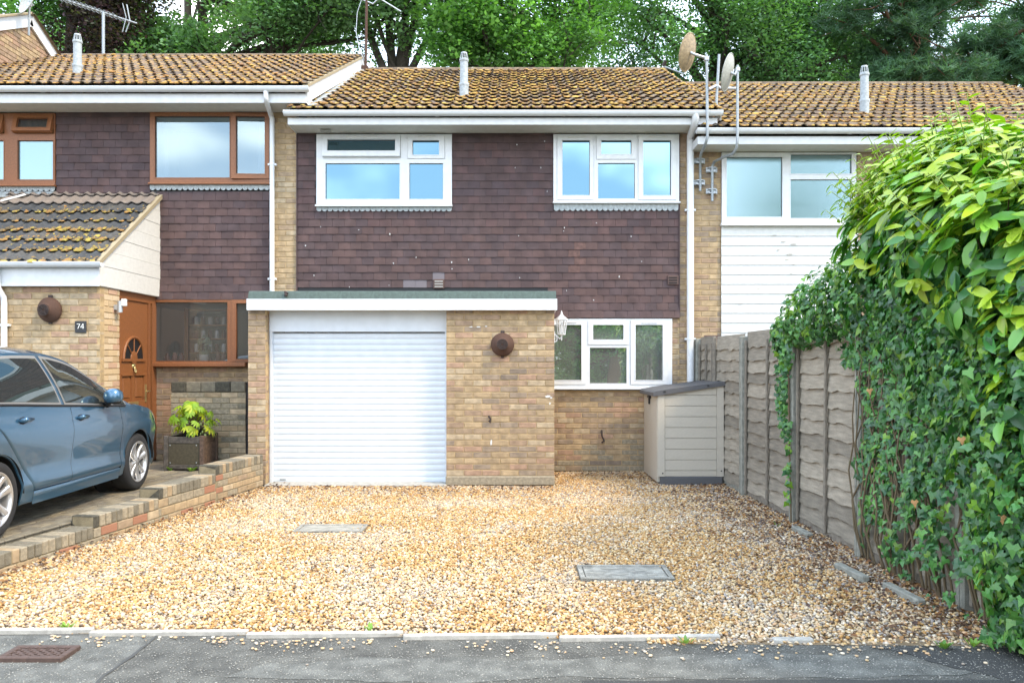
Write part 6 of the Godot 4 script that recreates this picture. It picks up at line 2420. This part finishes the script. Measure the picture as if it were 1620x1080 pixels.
func build_storage_box():
	var x0 := 1.815
	var x1 := 2.635
	var d0 := 10.22
	var d1 := 11.28
	var t = thing("storage_box", "grey-beige plastic outdoor storage box with dark lid beside the fence", "storage box", Vector3((x0 + x1) / 2, 0, -(d0 + d1) / 2))
	var yl := 1.12
	var yr := 1.235
	var at := func(x: float) -> float: return lerpf(yl, yr, (x - x0) / (x1 - x0))
	var base := MB.new()
	base.cbox(Vector3((x0 + x1) / 2 + 0.01, 0.04, -(d0 + d1) / 2), Vector3(x1 - x0 - 0.04, 0.115, d1 - d0 + 0.006), 0.01)
	part("base", base, M.box_dark, t)
	# body with sloping top
	var body := MB.new()
	body.prism(PackedVector2Array([Vector2(x0 + 0.03, 0.1), Vector2(x1 - 0.01, 0.1), Vector2(x1 - 0.01, at.call(x1)), Vector2(x0 + 0.03, at.call(x0 + 0.03))]), -d1, -d0 - 0.016, Transform3D())
	part("body", body, M.box_side, t)
	# the street-facing side: corner posts and planks
	for e in [[x0 + 0.0, x0 + 0.085], [x1 - 0.085, x1]]:
		var b := MB.new()
		b.prism(PackedVector2Array([Vector2(e[0], 0.1), Vector2(e[1], 0.1), Vector2(e[1], at.call(e[1])), Vector2(e[0], at.call(e[0]))]), -d0 - 0.03, -d0 + 0.006, Transform3D())
		part("corner_post", b, M.box_side, t)
	var y := 0.103
	var k := 0
	while y < yr:
		var h := 0.075 if k == 0 else 0.134
		var yt := y + h - 0.007
		var xa := x0 + 0.088
		var xb := x1 - 0.088
		var b := MB.new()
		var poly := PackedVector2Array([Vector2(xa, y), Vector2(xb, y), Vector2(xb, minf(yt, at.call(xb))), Vector2(xa, minf(yt, at.call(xa)))])
		if at.call(xa) - y > 0.01:
			b.prism(poly, -d0 - 0.014, -d0 - 0.003, Transform3D())
			part("plank", b, M.box_side, t)
		y += h
		k += 1
	# doors face away from the fence
	for e in [[d0 + 0.03, (d0 + d1) / 2 - 0.004], [(d0 + d1) / 2 + 0.004, d1 - 0.03]]:
		var b := MB.new()
		b.slab(Vector3(x0 - 0.006, 0.03, -e[1]), Vector3(x0 + 0.028, yl - 0.01, -e[0]))
		part("door", b, M.box_side, t)
	var hd := MB.new()
	hd.cbox(Vector3(x0 - 0.02, yl - 0.05, -(d0 + d1) / 2), Vector3(0.03, 0.035, 0.16), 0.006)
	hd.cbox(Vector3(x0 - 0.02, yl - 0.10, -(d0 + d1) / 2), Vector3(0.02, 0.09, 0.035), 0.004)
	part("latch", hd, M.black, t)
	# lid
	var lid := MB.new()
	var lx0 := x0 - 0.055
	var lx1 := x1 + 0.015
	var ly0: float = at.call(lx0)
	var ly1: float = at.call(lx1)
	lid.prism(PackedVector2Array([Vector2(lx0, ly0 - 0.015), Vector2(lx1, ly1 - 0.005), Vector2(lx1, ly1 + 0.045), Vector2(lx0 + 0.2, ly0 + 0.078), Vector2(lx0 + 0.03, ly0 + 0.05), Vector2(lx0, ly0 + 0.03)]), -d1 - 0.02, -d0 + 0.03, Transform3D())
	part("lid", lid, M.box_dark, t)
	for q in [0.08, 0.62]:
		var b := MB.new()
		b.cbox(Vector3(x0 + q, at.call(x0 + q) + 0.025, -d0 + 0.032), Vector3(0.03, 0.018, 0.01), 0.003)
		part("hinge_boss", b, M.black, t)
	var sc := MB.new()
	for q in [Vector2(x0 + 0.06, 0.14), Vector2(x1 - 0.03, 0.17)]:
		sc.lathe([Vector2(0.01, 0), Vector2(0.008, 0.006), Vector2(0, 0.007)], 8, Transform3D(Basis(Vector3.RIGHT, PI / 2), Vector3(q.x, q.y, -d0 + 0.005)))
	part("screw", sc, M.black, t)

func build_lantern():
	var c := P(888.5, 516, 10.5)
	var t = thing("wall_lantern", "white traditional wall lantern on a curled bracket at the garage corner", "lantern", c)
	var H := 0.30
	var top := MB.new()
	top.lathe([Vector2(0.085, 0.08), Vector2(0.078, 0.092), Vector2(0.05, 0.118), Vector2(0.028, 0.135), Vector2(0.022, 0.148), Vector2(0.012, 0.155), Vector2(0.014, 0.17), Vector2(0.008, 0.18), Vector2(0.004, 0.2), Vector2(0, 0.2)], 6, Transform3D(Basis(), c), false)
	part("roof", top, M.upvc, t)
	var cage := MB.new()
	for k in 6:
		var a := TAU * k / 6.0
		cage.tube([c + Vector3(cos(a) * 0.068, 0.085, sin(a) * 0.068), c + Vector3(cos(a) * 0.044, -0.1, sin(a) * 0.044)], 0.006, 5)
	cage.lathe([Vector2(0.0, -0.135), Vector2(0.012, -0.13), Vector2(0.014, -0.115), Vector2(0.05, -0.108), Vector2(0.05, -0.098), Vector2(0, -0.098)], 6, Transform3D(Basis(), c), false)
	cage.lathe([Vector2(0.0, -0.185), Vector2(0.006, -0.18), Vector2(0.01, -0.16), Vector2(0.007, -0.135), Vector2(0, -0.13)], 8, Transform3D(Basis(), c))
	part("cage", cage, M.upvc, t)
	var gl := MB.new()
	gl.lathe([Vector2(0.043, -0.1), Vector2(0.067, 0.083)], 6, Transform3D(Basis(), c), false)
	part("glass", gl, M.lamp_glass, t)
	var bu := MB.new()
	bu.lathe([Vector2(0.0, -0.09), Vector2(0.016, -0.085), Vector2(0.016, -0.03), Vector2(0.012, 0.04), Vector2(0, 0.05)], 10, Transform3D(Basis(), c))
	part("bulb", bu, M.upvc, t)
	var br := MB.new()
	var w := Vector3(0.534, c.y - 0.15, c.z)
	br.tube([c + Vector3(0, -0.13, 0), c + Vector3(-0.02, -0.16, 0), w + Vector3(0.03, 0.03, 0), w + Vector3(0.0, 0.06, 0)], 0.011, 6)
	br.tube([w + Vector3(0, -0.05, 0), w + Vector3(0.035, -0.04, 0), w + Vector3(0.05, 0.0, 0), w + Vector3(0.03, 0.02, 0)], 0.009, 6)
	br.cbox(w + Vector3(0.004, 0.01, 0), Vector3(0.016, 0.15, 0.06), 0.004)
	part("bracket", br, M.upvc, t)

func dish(at: Vector3, bs: Basis, m, label, pole: Array, brackets: Array, lnb: bool):
	var t = thing("satellite_dish", label, "satellite dish", pole[0])
	var b := MB.new()
	var prof := []
	for i in 7:
		var r := i / 6.0
		prof.append(Vector2(r * 1.0, 0.22 * r * r))
	# oval reflector, thin rim
	var S := Basis.from_scale(Vector3(0.21, 0.21, 0.245))
	b.lathe(prof, 28, Transform3D(bs * S, at))
	var back := prof.duplicate()
	back.reverse()
	b.lathe(back.map(func(q): return Vector2(q.x, q.y + 0.025)), 28, Transform3D(bs * S, at))
	var rim := []
	for k in 29:
		var a := TAU * k / 28.0
		rim.append(at + bs * (S * Vector3(cos(a), 0.23, sin(a))))
	b.tube(rim, 0.008, 6, false)
	part("reflector", b, m, t)
	var p := MB.new()
	p.tube(pole, 0.019, 10)
	part("pole", p, M.galv, t)
	var ar := MB.new()
	ar.tube([at, at + bs * Vector3(0, -0.06, 0.02), pole[-1] + Vector3(0, -0.05, 0)], 0.02, 6)
	ar.cbox(pole[-1] + Vector3(0, -0.06, 0), Vector3(0.06, 0.06, 0.06), 0.01)
	part("clamp", ar, M.steel, t)
	if lnb:
		var l := MB.new()
		var e: Vector3 = at + bs * Vector3(0.0, 0.36, 0.20)
		l.tube([at + bs * Vector3(0, 0.02, 0.28), e], 0.011, 6)
		part("arm", l, M.galv, t)
		var f := MB.new()
		f.tube([e, e + bs * Vector3(0, -0.02, -0.07)], [0.03, 0.024], 8)
		part("receiver", f, M.rust_dark, t)
	for q in brackets:
		var k := MB.new()
		k.cbox(q + Vector3(0, 0, -0.035), Vector3(0.16, 0.075, 0.008), 0.002)
		k.cbox(q + Vector3(0, 0.028, -0.012), Vector3(0.10, 0.012, 0.05), 0.002)
		k.cbox(q + Vector3(0, -0.028, -0.012), Vector3(0.10, 0.012, 0.05), 0.002)
		for s in [-1, 1]:
			k.lathe([Vector2(0.014, 0), Vector2(0.014, 0.014), Vector2(0, 0.014)], 6, Transform3D(Basis(Vector3.RIGHT, PI / 2), q + Vector3(s * 0.062, 0.02, -0.03)))
			k.lathe([Vector2(0.014, 0), Vector2(0.014, 0.014), Vector2(0, 0.014)], 6, Transform3D(Basis(Vector3.RIGHT, PI / 2), q + Vector3(s * 0.062, -0.02, -0.03)))
		part("wall_bracket", k, M.steel, t)
	return t

func facing(n: Vector3) -> Basis:
	# y axis along n, z axis downwards
	n = n.normalized()
	var z := (Vector3.DOWN - n * Vector3.DOWN.dot(n)).normalized()
	return Basis(n.cross(z), n, z)

func build_dishes():
	var w := 11.44
	# turned to the south-west: the hollow side looks away to the left
	var b1 := facing(Vector3(-0.82, 0.30, -0.62))
	dish(P(1093, 83, 10.9), b1, M.dish_rust, "rusty cream satellite dish on a tall cranked pole above the drainpipe", [P(1108, 302, w), P(1108, 250, w), P(1110, 241, 11.2), P(1115, 231.5, 10.97), P(1119.5, 218, 10.92), P(1119.5, 195, 10.92), P(1118, 86, 10.92)], [P(1107.5, 254, w), P(1107.5, 288, w)], true)
	var b2 := facing(Vector3(-0.86, 0.26, -0.48))
	dish(P(1157, 115, 10.9), b2, M.dish_pale, "pale grey satellite dish on a cranked pole beside the weatherboarded house", [P(1127, 318, w), P(1127, 264, w), P(1130, 256, 11.40), P(1145, 248.5, 11.15), P(1160, 243.5, 10.98), P(1166, 233, 10.92), P(1167, 221, 10.9), P(1167, 103, 10.9)], [P(1127, 268, w), P(1127, 302, w)], false)
	var t = thing("tv_aerial", "grey tube aerial with a cross boom between the two dishes", "aerial", P(1134, 163, 12.0))
	var a := MB.new()
	a.tube([P(1133.5, 168, 12.0), P(1135, 140, 12.0), P(1138, 86, 12.0)], 0.02, 8)
	part("mast", a, M.galv, t)
	var c := MB.new()
	c.tube([P(1122, 141, 11.9), P(1134, 135, 12.0), P(1140, 139, 12.0), P(1166, 140, 11.95)], 0.02, 8)
	part("boom", c, M.steel, t)
	# yagi behind the neighbour's ridge
	var y = thing("tv_aerial", "yagi television aerial on a mast behind the ridge of the tile-hung house", "aerial", P(163, 92, 15.3))
	var m := MB.new()
	m.tube([P(163, 96, 15.3), P(163, 18, 15.3)], 0.028, 8)
	part("mast", m, M.galv, y)
	var bo := MB.new()
	var e0 := P(78, -8, 15.0)
	var e1 := P(216, 37, 15.6)
	bo.tube([e0, e1], 0.016, 6)
	part("boom", bo, M.galv, y)
	for k in 15:
		var p := e0.lerp(e1, 0.06 + k * 0.052)
		var el := MB.new()
		el.tube([p + Vector3(-0.05, 0.02, 0.16), p + Vector3(0.05, -0.02, -0.16)], 0.006, 5)
		part("element", el, M.galv, y)
	for s in [-1, 1]:
		var el := MB.new()
		var q := P(205, 33, 15.6)
		el.tube([q, q + Vector3(-0.07 + 0.01 * s, 0.26 * s + 0.05, 0.0)], 0.012, 5)
		el.tube([q + Vector3(0.0, 0, 0.15), q + Vector3(-0.07, 0.27 * s, 0.15)], 0.008, 5)
		part("reflector", el, M.galv, y)
	# rusty mast on the party wall
	var r = thing("tv_aerial", "rusty aerial mast at the corner of the higher roof against the trees", "aerial", P(578, 112, 15.0))
	var rm := MB.new()
	rm.tube([P(578, 116, 15.0), P(579, 60, 15.0), P(580, -20, 15.0)], 0.024, 8)
	part("mast", rm, M.rust, r)
	var rb := MB.new()
	rb.tube([P(560, -6, 15.0), P(590, 6, 15.0), P(600, -4, 15.0)], 0.014, 6)
	rb.tube([P(598, -4, 15.0), P(634, 18, 15.0)], 0.012, 6)
	part("boom", rb, M.steel, r)
	var ca := MB.new()
	ca.tube([P(573, -4, 15.0), P(565, 20, 15.05), P(563, 50, 15.1), P(568, 75, 15.05), P(576, 96, 15.0)], 0.007, 5)
	part("cable", ca, M.steel, r)
	var bk := MB.new()
	bk.cbox(P(577, 108, 15.0), Vector3(0.12, 0.1, 0.06), 0.01)
	part("bracket", bk, M.rust, r)
	# dish at the gable
	var d3 := facing(Vector3(-0.5, 0.3, 0.8))
	dish(P(47, 3, 13.7), d3, M.dish_pale, "pale satellite dish on the brick gable of the upper house", [P(45, 56, 13.75), P(45, 36, 13.72), P(46, 2, 13.7)], [], false)

func build_signs():
	var d := 9.856
	var t = thing("house_number", "black slate house number plaque reading 74 on the porch wall", "sign", P(127, 517, d))
	var b := MB.new()
	b.cbox(P(127, 517, d - 0.008), Vector3(0.135, 0.14, 0.014), 0.004)
	part("plaque", b, M.slate_sign, t)
	var tm := TextMesh.new()
	tm.text = "74"
	tm.font_size = 64
	tm.pixel_size = 0.0013
	tm.depth = 0.003
	var f := SystemFont.new()
	f.font_names = PackedStringArray(["Droid Sans"])
	tm.font = f
	part("numerals", tm, M.white_print, t, Transform3D(Basis(), P(126.5, 516, d - 0.0165)))
	# steel wall light on the side of the porch
	var l = thing("wall_light", "small steel wall light at the corner of the porch beside the door", "lamp", P(183, 484, 10.3))
	var c := MB.new()
	c.tube([Vector3(-4.88, Y(494, 10.22), -10.22), Vector3(-4.88, Y(476, 10.22), -10.22)], 0.032, 12)
	part("body", c, M.steel, l)
	var c2 := MB.new()
	c2.slab(Vector3(-4.95, Y(490, 10.22), -10.26), Vector3(-4.90, Y(482, 10.22), -10.2))
	part("mount", c2, M.steel, l)
	var k := MB.new()
	k.cbox(Vector3(-4.83, Y(478.5, 10.22), -10.22), Vector3(0.06, 0.09, 0.05), 0.006)
	part("sensor", k, M.upvc_dirty, l)
	# things on the kitchen sill
	var p = thing("pot_plant", "white-flowered plant in a small white pot behind the kitchen window", "plant", P(322, 570, 11.75))
	var c0 := P(322, 572, 11.78)
	var pot := MB.new()
	pot.lathe([Vector2(0.0, 0.0), Vector2(0.06, 0.0), Vector2(0.072, 0.1), Vector2(0.068, 0.1), Vector2(0, 0.09)], 16, Transform3D(Basis(), c0))
	part("pot", pot, M.pot_white, p)
	var fo := MB.new()
	for i in 120:
		var q := rdir()
		fo.put(laurel_leaf(), oriented((q + Vector3.BACK).normalized(), q, rf(0.04, 0.07), c0 + Vector3(0, 0.22, 0) + Vector3(q.x * 0.07, q.y * 0.13, q.z * 0.06)))
	part("foliage", fo, M.plant_pale, p)
	for q in [[264, 562], [276, 566], [286, 560], [345, 565], [353, 564]]:
		var j := MB.new()
		var at := P(q[0], 572, 11.85)
		j.lathe([Vector2(0, 0), Vector2(0.04, 0), Vector2(0.042, 0.08), Vector2(0.025, 0.1), Vector2(0.025, 0.13), Vector2(0, 0.13)], 12, Transform3D(Basis(), at))
		solo("jar", j, M.jar, "small brown jar on the worktop behind the kitchen window", "jar", "jars behind the kitchen window")
	for r in 4:
		for k2 in 5:
			var j := MB.new()
			j.lathe([Vector2(0, 0), Vector2(0.032, 0), Vector2(0.032, 0.1), Vector2(0.02, 0.12), Vector2(0, 0.125)], 10, Transform3D(Basis(), Vector3(-4.63 + k2 * 0.1, 1.472 + r * 0.2, -12.05)))
			solo("jar", j, M.pot_white if (r + k2) % 2 else M.jar, ("white" if (r + k2) % 2 else "brown") + " jar on the " + ["lowest", "second", "third", "top"][r] + " shelf behind the kitchen window", "jar", "jars on the kitchen shelf")

# ------------------------------------------------------------------ trees
func sprig(n: int, leaf_len: float, seed_: int) -> MB:
	var b := MB.new()
	var r := RandomNumberGenerator.new()
	r.seed = seed_
	var st := [[0.0, 0.02], [0.4, 0.30], [0.7, 0.26], [1.0, 0.0]]
	for k in n:
		var at := Vector3(r.randf_range(-1, 1), r.randf_range(-0.7, 0.7), r.randf_range(-1, 1)) * leaf_len * 2.1
		var nn := Vector3(r.randf_range(-0.8, 0.8), 1.0, r.randf_range(-0.8, 0.8)).normalized()
		var tip := Vector3(r.randf_range(-1, 1), r.randf_range(-0.7, 0.2), r.randf_range(-1, 1))
		var z := -(tip - nn * tip.dot(nn)).normalized()
		var xf := Transform3D(Basis(nn.cross(z), nn, z) * leaf_len, at)
		for e in 3:
			var a = st[e]; var c = st[e + 1]
			b.quad(xf * Vector3(-a[1], 0, -a[0]), xf * Vector3(a[1], 0, -a[0]), xf * Vector3(c[1], 0, -c[0]), xf * Vector3(-c[1], 0, -c[0]))
	return b

func needle_tuft(seed_: int) -> MB:
	var b := MB.new()
	var r := RandomNumberGenerator.new()
	r.seed = seed_
	for k in 26:
		var d := Vector3(r.randf_range(-1, 1), r.randf_range(-0.3, 1.0), r.randf_range(-1, 1)).normalized()
		var at := Vector3(r.randf_range(-0.08, 0.08), r.randf_range(-0.06, 0.06), r.randf_range(-0.08, 0.08))
		var s := d.cross(Vector3(r.randf_range(-1, 1), 0.3, r.randf_range(-1, 1))).normalized() * 0.011
		b.quad(at - s, at + s, at + d * 0.17 + s * 0.3, at + d * 0.17 - s * 0.3)
	return b

func tree(called, label, group, base: Vector3, trunks: Array, crown: Array, o = {}):
	var t = thing(called, label, "tree", base, group)
	var wood := MB.new()
	var ends := []
	for tr in trunks:
		# [top point, radius at foot]
		var top: Vector3 = tr[0]
		var pts := [tr[2] if tr.size() > 2 else base + Vector3(rf(-0.3, 0.3), -0.1, rf(-0.2, 0.2))]
		var rad := [tr[1]]
		for k in range(1, 7):
			var u := k / 6.0
			pts.append(pts[0].lerp(top, u) + Vector3(sin(u * 5.0 + tr[1] * 30) * 0.12, 0, cos(u * 4.0) * 0.12) * (1.0 - u * 0.3))
			rad.append(lerpf(tr[1], tr[1] * 0.35, u))
		wood.tube(pts, rad, 8)
		ends.append([pts, rad])
	var n: int = o.get("clumps", 40)
	var per: int = o.get("per", 110)
	var cr: float = o.get("size", 1.1)
	var xfs := []
	var cols := []
	var pal: Array = o.get("pal", [[0.16, 0.30, 0.135], [0.19, 0.35, 0.155], [0.13, 0.25, 0.115], [0.24, 0.41, 0.185]])
	for i in n:
		var b = crown[i % crown.size()]
		var q := rdir() * pow(rng.randf(), 0.33)
		var c := Vector3(b[0] + q.x * b[3], b[1] + q.y * b[4], -b[2] + q.z * b[5])
		var e = ends[rng.randi() % ends.size()]
		# a limb from the trunk to this clump
		var best := 2
		for k in range(2, 7):
			if absf((e[0][k] as Vector3).y - (c.y - 1.2)) < absf((e[0][best] as Vector3).y - (c.y - 1.2)): best = k
		var s: Vector3 = e[0][best]
		var mid := s.lerp(c, 0.5) + Vector3(rf(-0.3, 0.3), rf(-0.1, 0.4), rf(-0.3, 0.3))
		var r0: float = minf(e[1][best] * 0.55, 0.03 + 0.022 * s.distance_to(c))
		wood.tube([s, s.lerp(mid, 0.5) + rdir() * 0.12, mid, mid.lerp(c, 0.5) + rdir() * 0.1, c], [r0, r0 * 0.8, r0 * 0.6, r0 * 0.4, 0.012], 6)
		for k in 4:
			var tw := c + rdir() * cr * 0.9
			wood.tube([mid.lerp(c, 0.4 + 0.15 * k), (mid.lerp(c, 0.6) + tw) / 2 + rdir() * 0.1, tw], [r0 * 0.35 + 0.008, 0.012, 0.006], 5)
		var tone := rf(0.7, 1.3)
		for k in per:
			var d := rdir()
			var f := pow(rng.randf(), 0.45)
			var flat: float = o.get("flat", 0.62)
			var at := c + Vector3(d.x * cr, d.y * cr * flat, d.z * cr) * f
			var bs := Basis.from_euler(Vector3(rf(-0.5, 0.5), rf(0, TAU), rf(-0.5, 0.5))) * rf(0.8, 1.25)
			xfs.append(Transform3D(bs, at))
			var p = pal[rng.randi() % pal.size()]
			var g := tone * rf(0.75, 1.25)
			cols.append(Color(p[0] * g, p[1] * g, p[2] * g))
	part("trunk", wood, o.get("bark", M.bark), t)
	copies("crown", o.get("mesh"), M.leaf, xfs, cols, t)
	return t

func build_trees():
	var m1 := sprig(12, 0.115, 5).mesh()
	var m2 := sprig(12, 0.098, 6).mesh()
	var needles := needle_tuft(7).mesh()
	var g := "trees behind the terrace"
	# [x, y, d, rx, ry, rd] crowns
	tree("broadleaf_tree", "spreading green tree with dark limbs behind the mossy roof of the tile-hung house", g, Vector3(-8.6, 0, -24), [[Vector3(-9.0, 12, -24), 0.4], [Vector3(-6.5, 11.5, -23.5), 0.22]], [[-8.5, 11.2, 23.5, 3.4, 2.6, 2.2], [-5.6, 11.2, 23.0, 2.4, 2.4, 1.8], [-10.5, 11.0, 23.0, 2.4, 2.4, 2.0]], {"mesh": m1, "clumps": 50, "per": 74})
	tree("copper_beech", "dark purple-leaved tree behind the yagi aerial", g, Vector3(-12.3, 0, -22.5), [[Vector3(-12.2, 13, -22.5), 0.3]], [[-12.0, 10.8, 22.0, 1.5, 2.3, 1.5], [-11.0, 11.6, 22.3, 1.3, 1.5, 1.4]], {"mesh": m2, "clumps": 20, "per": 80, "size": 0.9, "pal": [[0.090, 0.052, 0.070], [0.130, 0.070, 0.079], [0.062, 0.045, 0.062], [0.104, 0.104, 0.070]]})
	tree("broadleaf_tree", "bright green tree behind the brick gable and its satellite dish", g, Vector3(-15.5, 0, -23.5), [[Vector3(-15.3, 12, -23.5), 0.3]], [[-14.6, 10.8, 22.5, 2.0, 2.6, 1.8], [-17, 10.5, 23.0, 2.2, 2.6, 2.0]], {"mesh": m1, "clumps": 26, "per": 74, "pal": [[0.180, 0.386, 0.094], [0.225, 0.482, 0.123], [0.115, 0.271, 0.081], [0.139, 0.328, 0.087]]})
	tree("broadleaf_tree", "tree with several slender bare stems fanning up behind the rusty aerial mast", g, Vector3(-3.3, 0, -23), [[Vector3(-3.1, 9.2, -23), 0.3], [Vector3(-5.2, 13.4, -22.6), 0.13, Vector3(-3.15, 9.0, -23)], [Vector3(-4.0, 13.6, -23), 0.15, Vector3(-3.1, 9.0, -23)], [Vector3(-3.1, 13.9, -23.4), 0.17, Vector3(-3.1, 9.0, -23)], [Vector3(-2.5, 13.4, -23), 0.15, Vector3(-3.05, 9.0, -23)], [Vector3(-1.2, 12.9, -22.8), 0.12, Vector3(-3.0, 9.0, -23)]], [[-4.2, 12.4, 22.0, 1.7, 1.5, 1.4], [-2.0, 12.2, 22.0, 2.0, 1.6, 1.4], [-3.0, 13.4, 23.0, 2.6, 1.5, 1.8]], {"mesh": m1, "clumps": 28, "per": 65})
	tree("broadleaf_tree", "leafy light green tree behind the flue of the house above the garage", g, Vector3(0.2, 0, -22.5), [[Vector3(0.1, 13, -22.5), 0.24], [Vector3(1.2, 12, -22.3), 0.14]], [[0.2, 10.9, 22.0, 1.9, 2.6, 1.5], [1.2, 11.4, 22.0, 1.4, 2.4, 1.4], [-1.0, 10.6, 21.8, 1.1, 1.9, 1.1]], {"mesh": m1, "clumps": 37, "per": 74, "pal": [[0.126, 0.289, 0.076], [0.180, 0.386, 0.104], [0.092, 0.212, 0.058], [0.245, 0.485, 0.142]]})
	tree("oak_tree", "large dark green oak behind the satellite dishes", g, Vector3(6.2, 0, -25.5), [[Vector3(6.4, 14, -25.5), 0.5]], [[4.8, 11.6, 24.0, 2.6, 2.9, 2.0], [7.6, 11.4, 24.0, 2.6, 2.9, 2.0], [6.3, 12.6, 24.5, 3.4, 2.4, 2.4], [9.4, 11.2, 24.0, 2.0, 2.6, 1.8]], {"mesh": m2, "clumps": 70, "per": 80, "pal": [[0.115, 0.245, 0.107], [0.149, 0.303, 0.123], [0.094, 0.196, 0.094], [0.193, 0.372, 0.149]]})
	tree("broadleaf_tree", "tall green tree in the second row behind the light green tree", g, Vector3(-1.0, 0, -33), [[Vector3(-1.0, 17, -33), 0.4]], [[-1.0, 15.0, 33, 4.0, 3.0, 2.0], [4.0, 15.2, 34, 2.6, 3.2, 2.0]], {"mesh": m1, "clumps": 23, "per": 67, "size": 1.4})
	tree("broadleaf_tree", "tall green tree in the second row beyond the yagi aerial", g, Vector3(-13, 0, -33), [[Vector3(-13, 17, -33), 0.4]], [[-13.0, 14.6, 33, 4.0, 3.2, 2.0], [-8.5, 15.0, 33, 3.0, 3.0, 2.0], [-17.5, 14.6, 33, 3.0, 3.0, 2.0]], {"mesh": m1, "clumps": 46, "per": 67, "size": 1.4})
	tree("broadleaf_tree", "tall dark tree in the second row between oak and pine", g, Vector3(12, 0, -33), [[Vector3(12, 17, -33), 0.4]], [[11.0, 13.8, 32, 3.4, 3.2, 2.0], [15.0, 13.8, 33, 2.5, 3.0, 2.0], [19.0, 13.8, 33, 2.5, 3.0, 2.0]], {"mesh": m2, "clumps": 35, "per": 71, "size": 1.4, "pal": [[0.082, 0.185, 0.065], [0.114, 0.243, 0.079], [0.065, 0.146, 0.055]]})
	tree("pine_tree", "blue-green pine with a reddish trunk behind the weatherboarded house", g, Vector3(11.2, 0, -23), [[Vector3(11.6, 14, -23), 0.36], [Vector3(14.4, 11.0, -22.6), 0.16]], [[10.6, 10.6, 22.2, 1.9, 1.5, 1.4], [12.6, 11.6, 22.2, 2.3, 1.5, 1.5], [14.4, 10.2, 22.0, 1.7, 1.5, 1.4], [13.2, 9.4, 22.2, 2.2, 0.7, 1.2]], {"mesh": needles, "clumps": 40, "per": 92, "size": 0.85, "flat": 0.5, "bark": M.bark_pine, "pal": [[0.117, 0.237, 0.135], [0.096, 0.198, 0.122], [0.152, 0.297, 0.159], [0.083, 0.169, 0.091]]})
	# across the road, behind the camera: what the panes mirror
	var g2 := "trees across the road mirrored in the windows"
	tree("broadleaf_tree", "leafy tree across the road mirrored in the ground-floor window", g2, Vector3(5.2, 0, 17), [[Vector3(5.2, 6.0, 17), 0.4]], [[5.0, 4.6, -17.0, 3.4, 2.4, 2.0], [1.8, 2.4, -18.5, 2.6, 2.2, 1.4], [5.2, 2.2, -19.0, 2.6, 2.0, 1.2], [8.6, 2.4, -18.5, 2.5, 2.2, 1.4]], {"mesh": m1, "clumps": 90, "per": 100, "size": 1.2, "bark": M.bark_pine, "pal": [[0.181, 0.404, 0.095], [0.246, 0.521, 0.126], [0.138, 0.309, 0.086]]})
	tree("broadleaf_tree", "tall tree across the road mirrored in the net-curtained window", g2, Vector3(15.0, 0, 19), [[Vector3(15.0, 9, 19), 0.35]], [[14.5, 8.0, -19.0, 3.4, 3.6, 2.0]], {"mesh": m1, "clumps": 31, "per": 67, "size": 1.3})

func _ready():
	rng.seed = 20240607
	setup_camera_and_light()
	make_materials()
	make_shared_meshes()
	build_ground()
	build_paving()
	build_left_house()
	build_main_house()
	build_garage()
	build_right_house()
	build_gable_house()
	build_opposite()
	build_low_wall()
	build_fence()
	build_trees()
	build_screen_wall()
	build_car()
	build_planter()
	build_storage_box()
	build_lantern()
	build_dishes()
	build_signs()
	build_covers()
	build_hedge()
	build_ivy()
	build_gravel()
	build_weeds()
